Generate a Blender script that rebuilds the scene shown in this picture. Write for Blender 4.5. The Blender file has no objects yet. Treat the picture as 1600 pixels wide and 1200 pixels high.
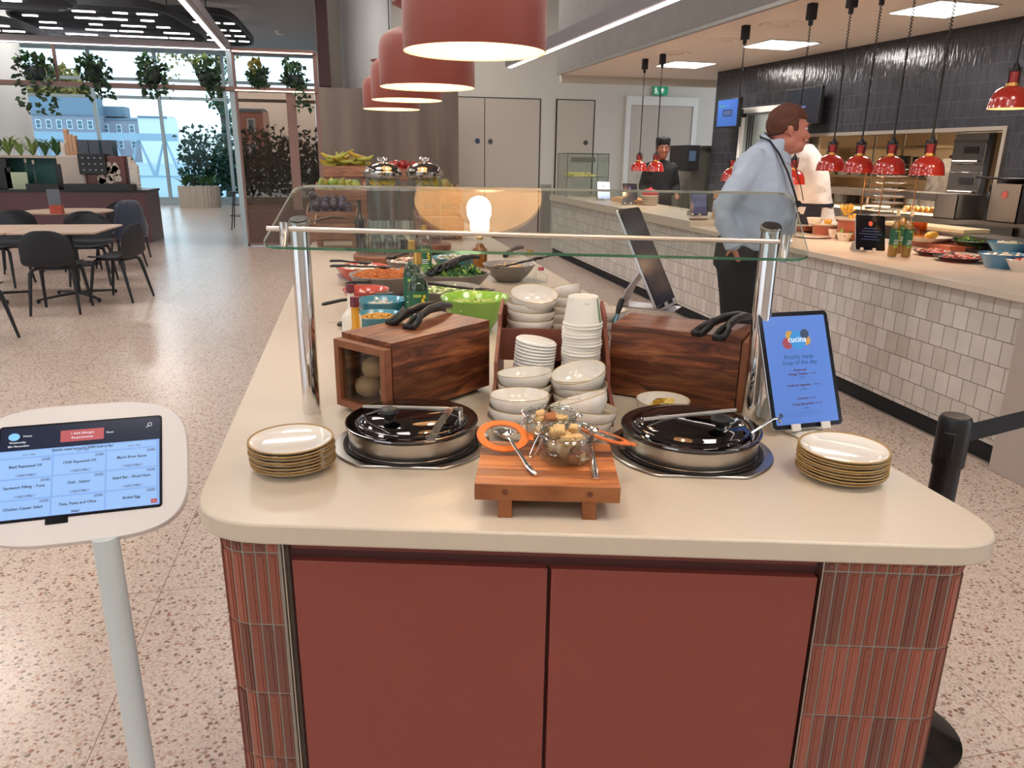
import bpy, bmesh, math, random
from mathutils import Vector, Matrix, Euler, noise
random.seed(7)
PI=math.pi
S=bpy.context.scene
COL=S.collection
# ------------------------------------------------------------------ camera
F=1160.0; EYE=1.5
_d=Vector(((548-800)/F,(245-600)/F,1.0)).normalized()
_up=_d.cross(Vector((1,0.0125,0))).normalized()
if _up.y>0: _up=-_up
_x=_d.cross(_up)
def RW(c): return Vector((_x.dot(c),_d.dot(c),_up.dot(c)))
cam=bpy.data.cameras.new('camera'); camo=bpy.data.objects.new('camera',cam); COL.objects.link(camo)
cam.sensor_width=36; cam.sensor_fit='HORIZONTAL'; cam.lens=36*F/1600; cam.clip_start=0.05; cam.clip_end=400
cr,cu,cf=RW(Vector((1,0,0))),RW(Vector((0,-1,0))),RW(Vector((0,0,1)))
camo.matrix_world=Matrix(((cr.x,cu.x,-cf.x,0),(cr.y,cu.y,-cf.y,0),(cr.z,cu.z,-cf.z,EYE),(0,0,0,1)))
S.camera=camo
def ray(px,py): return RW(Vector(((px-800)/F,(py-600)/F,1.0)))
def PZ(px,py,z): r=ray(px,py); t=(z-EYE)/r.z; return Vector((r.x*t,r.y*t,z))
def PY(px,py,y): r=ray(px,py); t=y/r.y; return Vector((r.x*t,y,EYE+r.z*t))
def PX(px,py,x): r=ray(px,py); t=x/r.x; return Vector((x,r.y*t,EYE+r.z*t))
# ------------------------------------------------------------------ world, exposure
S.view_settings.view_transform='Standard'; S.view_settings.look='None'; S.view_settings.gamma=1
S.cycles.transparent_max_bounces=32; S.view_settings.use_curve_mapping=False; S.view_settings.exposure=-0.32
W=bpy.data.worlds.new('sky'); S.world=W; W.use_nodes=True
nt=W.node_tree; bg=nt.nodes['Background']
tc=nt.nodes.new('ShaderNodeTexCoord'); sx=nt.nodes.new('ShaderNodeSeparateXYZ'); rp=nt.nodes.new('ShaderNodeValToRGB')
nt.links.new(tc.outputs['Generated'],sx.inputs[0]); nt.links.new(sx.outputs['Z'],rp.inputs[0]); nt.links.new(rp.outputs[0],bg.inputs[0])
rp.color_ramp.elements[0].position=0.0; rp.color_ramp.elements[0].color=(0.45,0.47,0.5,1)
rp.color_ramp.elements[1].position=0.5; rp.color_ramp.elements[1].color=(0.66,0.82,1.0,1)
e=rp.color_ramp.elements.new(0.06); e.color=(0.86,0.95,1.0,1)
bg.inputs[1].default_value=3.1
def lamp(kind,name,loc,rot,energy,color,**k):
    l=bpy.data.lights.new(name,kind); l.energy=energy; l.color=color
    for a,b in k.items(): setattr(l,a,b)
    o=bpy.data.objects.new(name,l); COL.objects.link(o); o.location=loc; o.rotation_euler=rot
    return o
# fill lights added under the hall ceiling (their panels come further down)
HALL_FILL=[(x,y) for y in (-3.5,.3,4.4,8.5) for x in (-8.5,-4.6,-.8)]+[(2.0,-3.5),(2.0,.3)]
HALL_FILL+=[(x,y) for y in (13,17.2,21.6) for x in (-9.4,-5.4)]+[(1.6,12.4)]
for (x,y) in HALL_FILL: lamp('AREA','hall_fill_light',(x,y,4.5),(0,0,0),({-8.5:5,-4.6:8,-.8:14,2.0:44}[x] if y<3 else (40 if y<10 else (62 if x<0 else 60))),(1,.94,.89),shape='SQUARE',size=1.15)
# ------------------------------------------------------------------ materials
def lin(c):
    if isinstance(c,str): c=[int(c[i:i+2],16)/255 for i in (0,2,4)]
    return tuple(v/12.92 if v<=.04045 else ((v+.055)/1.055)**2.4 for v in c[:3])+(1,)
_M={}
class NT:
    def __init__(s,name):
        s.m=bpy.data.materials.new(name); s.m.use_nodes=True; s.t=s.m.node_tree; s.b=s.t.nodes['Principled BSDF']; s.out=s.t.nodes['Material Output']
    def n(s,typ,**k):
        x=s.t.nodes.new('ShaderNode'+typ)
        for a,b in k.items():
            if hasattr(x,a) and not a[0].isupper(): setattr(x,a,b)
            else: x.inputs[a.replace('_',' ')].default_value=b
        return x
    def l(s,a,b): s.t.links.new(a,b)
    def set(s,**k):
        for a,b in k.items(): s.b.inputs[a.replace('_',' ')].default_value=b
        return s
    def coord(s,scale=(1,1,1),rot=(0,0,0),kind='Object'):
        c=s.n('TexCoord'); m=s.n('Mapping'); m.inputs['Scale'].default_value=scale; m.inputs['Rotation'].default_value=rot
        s.l(c.outputs[kind],m.inputs[0]); return m.outputs[0]
    def ramp(s,inp,stops,const=False):
        r=s.n('ValToRGB'); cr=r.color_ramp
        if const: cr.interpolation='CONSTANT'
        while len(cr.elements)<len(stops): cr.elements.new(0.5)
        for e,(p,c) in zip(cr.elements,stops): e.position=p; e.color=lin(c)
        s.l(inp,r.inputs[0]); return r.outputs[0]
    def bump(s,h,strength=.3,dist=.01):
        b=s.n('Bump'); b.inputs['Strength'].default_value=strength; b.inputs['Distance'].default_value=dist
        s.l(h,b.inputs['Height']); s.l(b.outputs[0],s.b.inputs['Normal'])
def M(name,color='808080',rough=.5,metal=0.,emit=None,es=0.,spec=.5,coat=0.,var=0.,vscale=8.,bump=0.,bscale=60.,trans=0.,alpha=1.,sheen=0.):
    if name in _M: return _M[name]
    s=NT(name); c=lin(color); s.set(Base_Color=c,Roughness=rough,Metallic=metal)
    s.b.inputs['Specular IOR Level'].default_value=spec
    if coat: s.set(Coat_Weight=coat,Coat_Roughness=.05)
    if trans: s.set(Transmission_Weight=trans)
    if sheen: s.set(Sheen_Weight=sheen)
    if alpha<1: s.set(Alpha=alpha)
    if emit: s.set(Emission_Color=lin(emit),Emission_Strength=es)
    if var or True:
        v=var or .03
        nz=s.n('TexNoise'); nz.inputs['Scale'].default_value=vscale; nz.inputs['Detail'].default_value=4
        s.l(s.coord(),nz.inputs['Vector'])
        mr=s.n('MapRange'); mr.inputs[3].default_value=1-v; mr.inputs[4].default_value=1+v
        s.l(nz.outputs[0],mr.inputs[0])
        hs=s.n('HueSaturation'); hs.inputs['Color'].default_value=c; s.l(mr.outputs[0],hs.inputs['Value']); s.l(hs.outputs[0],s.b.inputs['Base Color'])
    if bump:
        n2=s.n('TexNoise'); n2.inputs['Scale'].default_value=bscale; n2.inputs['Detail'].default_value=5
        s.l(s.coord(),n2.inputs['Vector']); s.bump(n2.outputs[0],bump,.01)
    _M[name]=s.m; return s.m
def glass(name,tint='ffffff',ior=1.45,rough=0.0,fac=1.0):
    if name in _M: return _M[name]
    s=NT(name); s.t.nodes.remove(s.b)
    tr=s.n('BsdfTransparent'); tr.inputs[0].default_value=lin(tint); gl=s.n('BsdfGlossy'); gl.inputs['Roughness'].default_value=rough
    mx=s.n('MixShader'); f0=((ior-1)/(ior+1))**2
    ge=s.n('NewGeometry'); dt=s.n('VectorMath',operation='DOT_PRODUCT'); s.l(ge.outputs['Normal'],dt.inputs[0]); s.l(ge.outputs['Incoming'],dt.inputs[1])
    ab=s.n('Math',operation='ABSOLUTE'); s.l(dt.outputs['Value'],ab.inputs[0]); om=s.n('Math',operation='SUBTRACT'); om.inputs[0].default_value=1; s.l(ab.outputs[0],om.inputs[1])
    pw=s.n('Math',operation='POWER'); s.l(om.outputs[0],pw.inputs[0]); pw.inputs[1].default_value=5
    mu=s.n('Math',operation='MULTIPLY_ADD'); s.l(pw.outputs[0],mu.inputs[0]); mu.inputs[1].default_value=(1-f0)*fac; mu.inputs[2].default_value=f0*fac
    s.l(mu.outputs[0],mx.inputs[0]); s.l(tr.outputs[0],mx.inputs[1]); s.l(gl.outputs[0],mx.inputs[2]); s.l(mx.outputs[0],s.out.inputs[0])
    _M[name]=s.m; return s.m
def wood(name,c1,c2,c3,scale=(1,12,12),rough=.45,plank=None,coat=0):
    if name in _M: return _M[name]
    s=NT(name); v=s.coord(scale)
    nz=s.n('TexNoise'); nz.inputs['Scale'].default_value=3; nz.inputs['Detail'].default_value=8; nz.inputs['Distortion'].default_value=1.2; s.l(v,nz.inputs['Vector'])
    col=s.ramp(nz.outputs[0],[(.3,c1),(.5,c2),(.68,c3)])
    if plank:
        # glued staves: brightness steps across one axis
        ax,w=plank
        c=s.n('TexCoord'); sp=s.n('SeparateXYZ'); s.l(c.outputs['Object'],sp.inputs[0])
        d=s.n('Math',operation='DIVIDE'); s.l(sp.outputs[ax],d.inputs[0]); d.inputs[1].default_value=w
        f=s.n('Math',operation='FLOOR'); s.l(d.outputs[0],f.inputs[0]); wn=s.n('TexWhiteNoise',noise_dimensions='1D'); s.l(f.outputs[0],wn.inputs['W'])
        mr=s.n('MapRange'); mr.inputs[3].default_value=.55; mr.inputs[4].default_value=1.35; s.l(wn.outputs[0],mr.inputs[0])
        hs=s.n('HueSaturation'); s.l(col,hs.inputs['Color']); s.l(mr.outputs[0],hs.inputs['Value']); col=hs.outputs[0]
    s.l(col,s.b.inputs['Base Color']); s.set(Roughness=rough)
    if coat: s.set(Coat_Weight=coat)
    s.bump(nz.outputs[0],.08,.002)
    _M[name]=s.m; return s.m
def tiles(name,axes,w,h,c1,c2,mortar,off=0.,ms=.04,rough=.3,bumpy=.3,wave=0.,phase=(0,0)):
    "tiled surface: axes picks the two object axes that run across and up the tiles"
    if name in _M: return _M[name]
    s=NT(name); c=s.n('TexCoord'); sp=s.n('SeparateXYZ'); s.l(c.outputs['Object'],sp.inputs[0]); cb=s.n('CombineXYZ')
    for k,a in enumerate(axes):
        ad=s.n('Math',operation='ADD'); s.l(sp.outputs[a],ad.inputs[0]); ad.inputs[1].default_value=phase[k]; s.l(ad.outputs[0],cb.inputs[k])
    b=s.n('TexBrick'); b.offset=off; b.squash=1; b.inputs['Scale'].default_value=1.0
    b.inputs['Color1'].default_value=lin(c1); b.inputs['Color2'].default_value=lin(c2); b.inputs['Mortar'].default_value=lin(mortar)
    b.inputs['Mortar Size'].default_value=ms*min(w,h); b.inputs['Mortar Smooth'].default_value=.25; b.inputs['Bias'].default_value=0
    b.inputs['Brick Width'].default_value=w; b.inputs['Row Height'].default_value=h
    s.l(cb.outputs[0],b.inputs['Vector'])
    nz=s.n('TexNoise'); nz.inputs['Scale'].default_value=9; nz.inputs['Detail'].default_value=5; s.l(cb.outputs[0],nz.inputs['Vector'])
    mr=s.n('MapRange'); mr.inputs[3].default_value=.82; mr.inputs[4].default_value=1.15; s.l(nz.outputs[0],mr.inputs[0])
    hs=s.n('HueSaturation'); s.l(b.outputs[0],hs.inputs['Color']); s.l(mr.outputs[0],hs.inputs['Value']); s.l(hs.outputs[0],s.b.inputs['Base Color'])
    r=s.n('MapRange'); r.inputs[3].default_value=rough; r.inputs[4].default_value=.8; s.l(b.outputs['Fac'],r.inputs[0]); s.l(r.outputs[0],s.b.inputs['Roughness'])
    # joints sink; each tile tips a little
    h1=s.n('Math',operation='MULTIPLY'); s.l(b.outputs['Fac'],h1.inputs[0]); h1.inputs[1].default_value=-1.0
    hh=h1.outputs[0]
    if wave:
        n2=s.n('TexNoise'); n2.inputs['Scale'].default_value=1; n2.inputs['Detail'].default_value=1
        vm=s.n('VectorMath',operation='MULTIPLY'); vm.inputs[1].default_value=(.9/w,1.2/h,1); s.l(cb.outputs[0],vm.inputs[0]); s.l(vm.outputs[0],n2.inputs['Vector'])
        m2=s.n('Math',operation='MULTIPLY_ADD'); s.l(n2.outputs[0],m2.inputs[0]); m2.inputs[1].default_value=wave; s.l(hh,m2.inputs[2]); hh=m2.outputs[0]
    s.bump(hh,bumpy,.004)
    _M[name]=s.m; return s.m
# ------------------------------------------------------------------ mesh building
class MB:
    def __init__(s): s.v=[];s.f=[];s.mi=[];s.m=0;s.T=Matrix.Identity(4)
    def add(s,vs,fs,mi=None):
        o=len(s.v); s.v+=[s.T@Vector(v) for v in vs]; s.f+=[[i+o for i in f] for f in fs]; s.mi+=[s.m if mi is None else mi]*len(fs); return s
    def box(s,c,d,rz=0,R=None):
        m=(R.to_4x4() if R else Matrix.Rotation(rz,4,'Z')); x,y,z=d[0]/2,d[1]/2,d[2]/2; c=Vector(c)
        vs=[c+(m@Vector(p)) for p in [(-x,-y,-z),(x,-y,-z),(x,y,-z),(-x,y,-z),(-x,-y,z),(x,-y,z),(x,y,z),(-x,y,z)]]
        return s.add(vs,[[0,3,2,1],[4,5,6,7],[0,1,5,4],[1,2,6,5],[2,3,7,6],[3,0,4,7]])
    def span(s,a,b): return s.box([(a[i]+b[i])/2 for i in range(3)],[abs(b[i]-a[i]) for i in range(3)])
    def prism(s,poly,z0,z1):
        n=len(poly); vs=[(p[0],p[1],z0) for p in poly]+[(p[0],p[1],z1) for p in poly]
        a=sum(poly[i][0]*poly[(i+1)%n][1]-poly[(i+1)%n][0]*poly[i][1] for i in range(n))
        fs=[[i,(i+1)%n,(i+1)%n+n,i+n] for i in range(n)]+[list(range(n))[::-1],list(range(n,2*n))]
        if a<0: fs=[f[::-1] for f in fs]
        return s.add(vs,fs)
    def plate(s,poly,axis,t0,t1):
        "extrude a 2D outline along an axis; poly in the two other axes (x: y,z; y: x,z)"
        n=len(poly)
        def q(p,t): return (t,p[0],p[1]) if axis=='x' else ((p[0],t,p[1]) if axis=='y' else (p[0],p[1],t))
        vs=[q(p,t0) for p in poly]+[q(p,t1) for p in poly]
        fs=[[i,(i+1)%n,(i+1)%n+n,i+n] for i in range(n)]+[list(range(n))[::-1],list(range(n,2*n))]
        return s.add(vs,fs)
    def lathe(s,prof,n=32,c=(0,0,0),mis=None,sx=1,sy=1):
        c=Vector(c); vs=[];fs=[];mi=[];idx=[]
        for r,z in prof:
            if r<1e-6: idx.append([len(vs)]); vs.append(c+Vector((0,0,z)))
            else:
                idx.append(list(range(len(vs),len(vs)+n)))
                vs+=[c+Vector((r*sx*math.cos(2*PI*k/n),r*sy*math.sin(2*PI*k/n),z)) for k in range(n)]
        o=len(s.v); s.v+=[s.T@v for v in vs]
        for j in range(len(prof)-1):
            a,b=idx[j],idx[j+1]; m=(mis[j] if mis else s.m)
            for k in range(n):
                k2=(k+1)%n
                if len(a)==1 and len(b)==1: continue
                if len(a)==1: f=[a[0],b[k2],b[k]]
                elif len(b)==1: f=[a[k],a[k2],b[0]]
                else: f=[a[k],a[k2],b[k2],b[k]]
                s.f.append([i+o for i in f]); s.mi.append(m)
        return s
    def cyl(s,a,b,r0,r1=None,n=16,caps=True):
        a,b=Vector(a),Vector(b); r1=r0 if r1 is None else r1; d=b-a; L=d.length
        if L<1e-9: return s
        q=d.to_track_quat('Z','Y').to_matrix().to_4x4(); T=s.T.copy(); s.T=T@Matrix.Translation(a)@q
        s.lathe(([(0,0)] if caps else [])+[(r0,0),(r1,L)]+([(0,L)] if caps else []),n); s.T=T; return s
    def tube(s,pts,r,n=8,closed=False,flat=1.0):
        pts=[Vector(p) for p in pts]; N=len(pts); rs=r if isinstance(r,(list,tuple)) else [r]*N; vs=[];fs=[]
        up=None
        for i,p in enumerate(pts):
            if closed: t=(pts[(i+1)%N]-pts[i-1])
            else: t=pts[min(i+1,N-1)]-pts[max(i-1,0)]
            t.normalize()
            if up is None: up=Vector((0,0,1)) if abs(t.z)<.95 else Vector((1,0,0))
            a=t.cross(up)
            if a.length<1e-5: a=t.orthogonal()
            a.normalize(); b=a.cross(t).normalized(); up=b
            vs+=[p+a*(rs[i]*math.cos(2*PI*k/n))+b*(rs[i]*flat*math.sin(2*PI*k/n)) for k in range(n)]
        for i in range(N if closed else N-1):
            j=(i+1)%N
            for k in range(n): fs.append([i*n+k,i*n+(k+1)%n,j*n+(k+1)%n,j*n+k])
        if not closed: fs+=[list(range(n))[::-1],[ (N-1)*n+k for k in range(n)]]
        return s.add(vs,[f[::-1] for f in fs])
    def ball(s,c,r,n=16,m=10):
        if not isinstance(r,(tuple,list)): r=(r,r,r)
        T=s.T.copy(); s.T=T@Matrix.Translation(Vector(c))@Matrix.Diagonal((r[0],r[1],r[2],1))
        s.lathe([(0 if j in(0,m) else math.sin(PI*j/m),-math.cos(PI*j/m)) for j in range(m+1)],n); s.T=T; return s
    def loft(s,rings,caps=True):
        n=len(rings[0]); vs=[p for r in rings for p in r]; fs=[]
        for i in range(len(rings)-1):
            for k in range(n): fs.append([i*n+k,i*n+(k+1)%n,(i+1)*n+(k+1)%n,(i+1)*n+k])
        if caps: fs+=[list(range(n))[::-1],[(len(rings)-1)*n+k for k in range(n)]]
        return s.add(vs,fs)
    def build(s,name,mats,parent=None,smooth=True,bevel=0,loc=None,rz=0,angle=35,mods=None,label=None):
        me=bpy.data.meshes.new(name); me.from_pydata(s.v,[],s.f)
        if not isinstance(mats,(list,tuple)): mats=[mats]
        for m in mats: me.materials.append(m)
        me.polygons.foreach_set('material_index',[min(i,len(mats)-1) for i in s.mi])
        me.update(); 
        bm=bmesh.new(); bm.from_mesh(me); bmesh.ops.recalc_face_normals(bm,faces=bm.faces); bm.to_mesh(me); bm.free()
        if smooth:
            me.shade_smooth(); me.set_sharp_from_angle(angle=math.radians(angle))
        o=bpy.data.objects.new(name,me); COL.objects.link(o)
        if parent: o.parent=parent
        if loc is not None: o.location=loc
        if rz: o.rotation_euler[2]=rz
        if bevel:
            b=o.modifiers.new('bevel','BEVEL'); b.width=bevel; b.segments=2; b.limit_method='ANGLE'; b.angle_limit=math.radians(40); b.harden_normals=False
        for m in (mods or []):
            q=o.modifiers.new(m[0],m[0])
            for a,bb in m[1].items(): setattr(q,a,bb)
        if label: o['label']=label
        return o
def tag(o,label,cat,group=None,kind=None):
    o['label']=label; o['category']=cat
    if group: o['group']=group
    if kind: o['kind']=kind
    return o
def thing(name,label,cat,loc=(0,0,0),rz=0,group=None):
    o=bpy.data.objects.new(name,None); COL.objects.link(o); o.location=loc; o.rotation_euler=(0,0,rz); o.empty_display_size=.05
    return tag(o,label,cat,group)
def struct(o): o['kind']='structure'; return o
def dup(root,loc,rz=None,label=None,group=None,rot=None,scale=None):
    r=root.copy(); COL.objects.link(r); r.location=loc
    if rz is not None: r.rotation_euler=(0,0,rz)
    if rot is not None: r.rotation_euler=rot
    if scale: r.scale=(scale,)*3 if not isinstance(scale,(tuple,list)) else scale
    if label: r['label']=label
    if group: r['group']=group
    for ch in list(root.children):
        c=ch.copy(); COL.objects.link(c); c.parent=r
        for g in list(ch.children):
            d=g.copy(); COL.objects.link(d); d.parent=c
    return r
def text_mesh(mb,txt,x,y,size,align='CENTER',bold=0.0,mi=0,z=0.0,extr=0.0):
    "lettering as faces in the XY plane of the mesh being built"
    cu=bpy.data.curves.new('t','FONT'); cu.body=txt; cu.size=size; cu.align_x=align; cu.align_y='CENTER'; cu.offset=bold; cu.extrude=extr; cu.resolution_u=2
    ob=bpy.data.objects.new('t',cu); me=bpy.data.meshes.new_from_object(ob)
    mb.add([(v.co.x+x,v.co.y+y,v.co.z+z) for v in me.vertices],[list(p.vertices) for p in me.polygons],mi)
    bpy.data.objects.remove(ob); bpy.data.curves.remove(cu); bpy.data.meshes.remove(me)
ORD=['topmost','second from the top','third from the top','fourth from the top','fifth from the top','sixth from the top','seventh from the top','eighth from the top','ninth from the top','tenth from the top']
for k,w in enumerate('eleven twelve thirteen fourteen fifteen sixteen seventeen eighteen nineteen twenty'.split()): ORD.append(('twelf' if w=='twelve' else 'twentie' if w=='twenty' else w)+'th from the top')
ORD+= ['twenty-first from the top','twenty-second from the top','twenty-third from the top','lowest']
def rrect(w,h,r,n=6,cx=0,cy=0):
    pts=[]
    for (sx,sy,a0) in ((1,1,0),(-1,1,90),(-1,-1,180),(1,-1,270)):
        for k in range(n+1):
            a=math.radians(a0+90*k/n); pts.append((cx+sx*(w/2-r)+r*math.cos(a),cy+sy*(h/2-r)+r*math.sin(a)))
    return pts
# common materials
m_steel=M('brushed_steel','b9b4ae',.28,1.0,var=.05)
m_chrome=M('chrome','e6e6e8',.06,1.0)
m_lidsteel=M('polished_steel','8f8c8a',.09,1.0)
m_black=M('black_plastic','17171a',.45)
m_blackmat=M('matt_black','1b1d22',.7)
m_char=M('chair_black','181c25',.55)
m_white=M('white_paint','d9d8d4',.6)
m_counter=M('cream_stone','c9bca9',.33,var=.03,vscale=40)
m_red=M('terracotta_laminate','823d34',.38,var=.03)
m_glaze=M('cream_glaze','ebe6dd',.12,coat=.6)
m_rim=M('brown_rim','a58550',.4)
m_spk=None
s=NT('speckled_glaze'); nz=s.n('TexNoise'); nz.inputs['Scale'].default_value=260; s.l(s.coord(),nz.inputs['Vector'])
c=s.ramp(nz.outputs[0],[(.0,'e4ddd4'),(.66,'e4ddd4'),(.74,'a99d90')]); s.l(c,s.b.inputs['Base Color']); s.set(Roughness=.16,Coat_Weight=.5); m_spk=s.m
m_glass=glass('clear_glass','fcfefd',1.45)
m_walnut=wood('acacia_wood','3a1c12','6d3a22','96603a',(2.2,14,14),.4,plank=('Z',.052))
m_board=wood('board_wood','8a4a26','b06a3a','bf7c48',(2,16,3),.4,plank=('Y',.032))
m_terrab=M('terracotta_wood','7d4638',.55,var=.08,vscale=30)
# ================================================================== ROOM
# --- terrazzo floor
s=NT('terrazzo'); v=s.coord()
vo=s.n('TexVoronoi'); vo.inputs['Scale'].default_value=66; vo.inputs['Randomness'].default_value=1; s.l(v,vo.inputs['Vector'])
sp=s.n('SeparateColor'); s.l(vo.outputs['Color'],sp.inputs[0])
chip=s.ramp(sp.outputs[0],[(0,'8d6a5a'),(.25,'a3877a'),(.45,'b89684'),(.62,'7d7068'),(.78,'c2ab9b'),(.9,'9a6f5d')],True)
thr=s.n('MapRange'); thr.inputs[3].default_value=.0; thr.inputs[4].default_value=.5; s.l(sp.outputs[1],thr.inputs[0])
nz=s.n('TexNoise'); nz.inputs['Scale'].default_value=150; s.l(v,nz.inputs['Vector'])
dd=s.n('Math',operation='MULTIPLY_ADD'); dd.inputs[1].default_value=.25; s.l(nz.outputs[0],dd.inputs[0]); s.l(vo.outputs['Distance'],dd.inputs[2])
lt=s.n('Math',operation='LESS_THAN'); s.l(dd.outputs[0],lt.inputs[0]); ad=s.n('Math',operation='ADD'); s.l(thr.outputs[0],ad.inputs[0]); ad.inputs[1].default_value=.13; s.l(ad.outputs[0],lt.inputs[1])
v2=s.n('TexVoronoi'); v2.inputs['Scale'].default_value=170; s.l(v,v2.inputs['Vector'])
fine=s.ramp(v2.outputs['Color'],[(0,'bba799'),(.3,'cdbbad'),(.6,'d5c4b7'),(.85,'b19b8d')],True)
mx=s.n('Mix',data_type='RGBA'); s.l(lt.outputs[0],mx.inputs[0]); s.l(fine,mx.inputs[6]); s.l(chip,mx.inputs[7])
# fine joints of the terrazzo tiles (0.6 m x 1.2 m)
br=s.n('TexBrick'); br.offset=0; br.inputs['Scale'].default_value=1; br.inputs['Brick Width'].default_value=.62; br.inputs['Row Height'].default_value=1.23; br.inputs['Mortar Size'].default_value=.0016
cb=s.n('Mapping'); cb.inputs['Location'].default_value=(.12,-.08,0); s.l(v,cb.inputs[0]); s.l(cb.outputs[0],br.inputs['Vector'])
mj=s.n('Mix',data_type='RGBA'); s.l(br.outputs['Fac'],mj.inputs[0]); s.l(mx.outputs[2],mj.inputs[6]); mj.inputs[7].default_value=lin('8f7b6f')
wn=s.n('TexNoise'); wn.inputs['Scale'].default_value=.7; s.l(v,wn.inputs['Vector'])
mr=s.n('MapRange'); mr.inputs[3].default_value=.9; mr.inputs[4].default_value=1.08; s.l(wn.outputs[0],mr.inputs[0])
hs=s.n('HueSaturation'); s.l(mj.outputs[2],hs.inputs['Color']); s.l(mr.outputs[0],hs.inputs['Value'])
s.l(hs.outputs[0],s.b.inputs['Base Color']); s.set(Roughness=.24); m_floor=s.m
b=MB(); b.span((-18,-6,-.1),(9,27,0)); struct(b.build('floor',m_floor))
# --- painted walls, ceilings
m_wall=M('wall_paint','c6c1b8',.7,var=.02); m_ceil=M('ceiling_grey','a5a1a0',.8); m_concrete=M('bulkhead_concrete','8a8584',.65,var=.14,vscale=7,bump=.1,bscale=30)
m_kceil=M('kitchen_ceiling','ddd0c4',.7); m_winframe=M('window_frame_grey','a9bcc4',.4,.3); m_col=M('column_paint','a7a8a8',.6)
YB=14.7
def box_s(name,a,c,m,bevel=0): b=MB(); b.span(a,c); return struct(b.build(name,m,bevel=bevel))
box_s('wall_back',(-.5,YB,0),(9,YB+.25,4.6),m_wall)
box_s('ceiling',(-18,-6,4.6),(9,27,4.8),m_ceil)
box_s('wall_left',(-13.2,2,0),(-13,27,4.6),m_wall)
box_s('wall_behind',(-6,-6.2,0),(9,-6,4.6),m_wall)
# bulkhead over the servery: grey side, pale soffit
B0,B1=Vector((3.06,11.5)),Vector((3.72,.2))
D0,D1=Vector((4.99,11.5)),Vector((6.25,.2))
b=MB(); b.prism([(B0.x,B0.y),(B1.x,B1.y),(B1.x+.06,B1.y),(B0.x+.06,B0.y)],2.7,4.6); struct(b.build('trim_1',m_concrete))
b=MB(); b.prism([(B0.x+.06,B0.y),(B1.x+.06,B1.y),(7.4,.2),(7.4,11.5)],2.7,2.78); struct(b.build('ceiling_kitchen',m_kceil))
b=MB(); b.prism([(B0.x+.06,B0.y-.05),(B0.x+.06,B0.y),(6,B0.y),(6,B0.y-.05)],2.6,2.7); b.prism([(B0.x+.06,B0.y),(7.4,B0.y),(7.4,B0.y+.08),(B0.x+.06,B0.y+.08)],2.6,4.6); struct(b.build('trim_2',m_wall))
# light slot edge along the bulkhead foot
b=MB(); b.prism([(B0.x-.015,B0.y),(B1.x-.015,B1.y),(B1.x,B1.y),(B0.x,B0.y)],2.69,2.72); struct(b.build('trim_3',m_steel))
# --- doors in the back wall
m_door=M('door_paint','b9afa4',.5); m_gap=M('shadow_gap','3a3632',.9)
def door(name,l,r,t,frame,discs,split=None,z0=.12):
    a=PY(l[0],l[1],YB-.01); c=PY(r[0],r[1],YB-.01); zt=PY((l[0]+r[0])/2,t,YB-.01).z
    e=bpy.data.objects.new(name,None); COL.objects.link(e); e.location=((a.x+c.x)/2,YB,0); struct(e); w=c.x-a.x
    b=MB(); b.span((-w/2-.02,-.012,0),(w/2+.02,0,zt+.02)); b.build('door_gap',m_gap,e)
    spl=[-w/2]+([PY(split,200,YB).x-(a.x+c.x)/2] if split else [])+[w/2]
    for i in range(len(spl)-1):
        b=MB(); b.span((spl[i]+.008,-.03,.02),(spl[i+1]-.008,-.005,zt)); b.build('door_leaf',m_door,e)
    if frame:
        b=MB()
        for x in (-w/2-.05,w/2+.05): b.span((x-.05,-.05,0),(x+.05,0,zt+.1))
        b.span((-w/2-.1,-.052,zt+.1),(w/2+.1,0,zt+.16)); b.span((-w/2,-.05,zt),(w/2,-.031,zt+.1)); b.build('door_frame',m_white,e)
    for (px,py,colr) in discs:
        q=PY(px,py,YB-.03); b=MB(); b.cyl((q.x-e.location.x,-.045,q.z),(q.x-e.location.x,-.03,q.z),.045,n=20); b.cyl((q.x-e.location.x,-.048,q.z),(q.x-e.location.x,-.045,q.z),.018,n=12)
        b.build('door_disc',M('disc_'+colr,colr,.4),e)
    return e
door('door_1',(716,250),(842,250),154,False,[(746,220,'2d4468'),(766,221,'4a4744')],split=757)
door('door_2',(868,250),(925,250),157,False,[(915,223,'4a4744')])
door('door_3',(981,250),(1076,250),165,True,[])
q=PY(853,287,YB); b=MB(); b.box((q.x,YB-.02,.55),(.2,.03,.95)); 
for k in range(14): b.box((q.x,YB-.04,.15+k*.06),(.17,.02,.012))
tag(b.build('floor_grille',M('grille_grey','8f8982',.5)),'grey louvred air grille low on the white wall between the two doors','vent')
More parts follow.
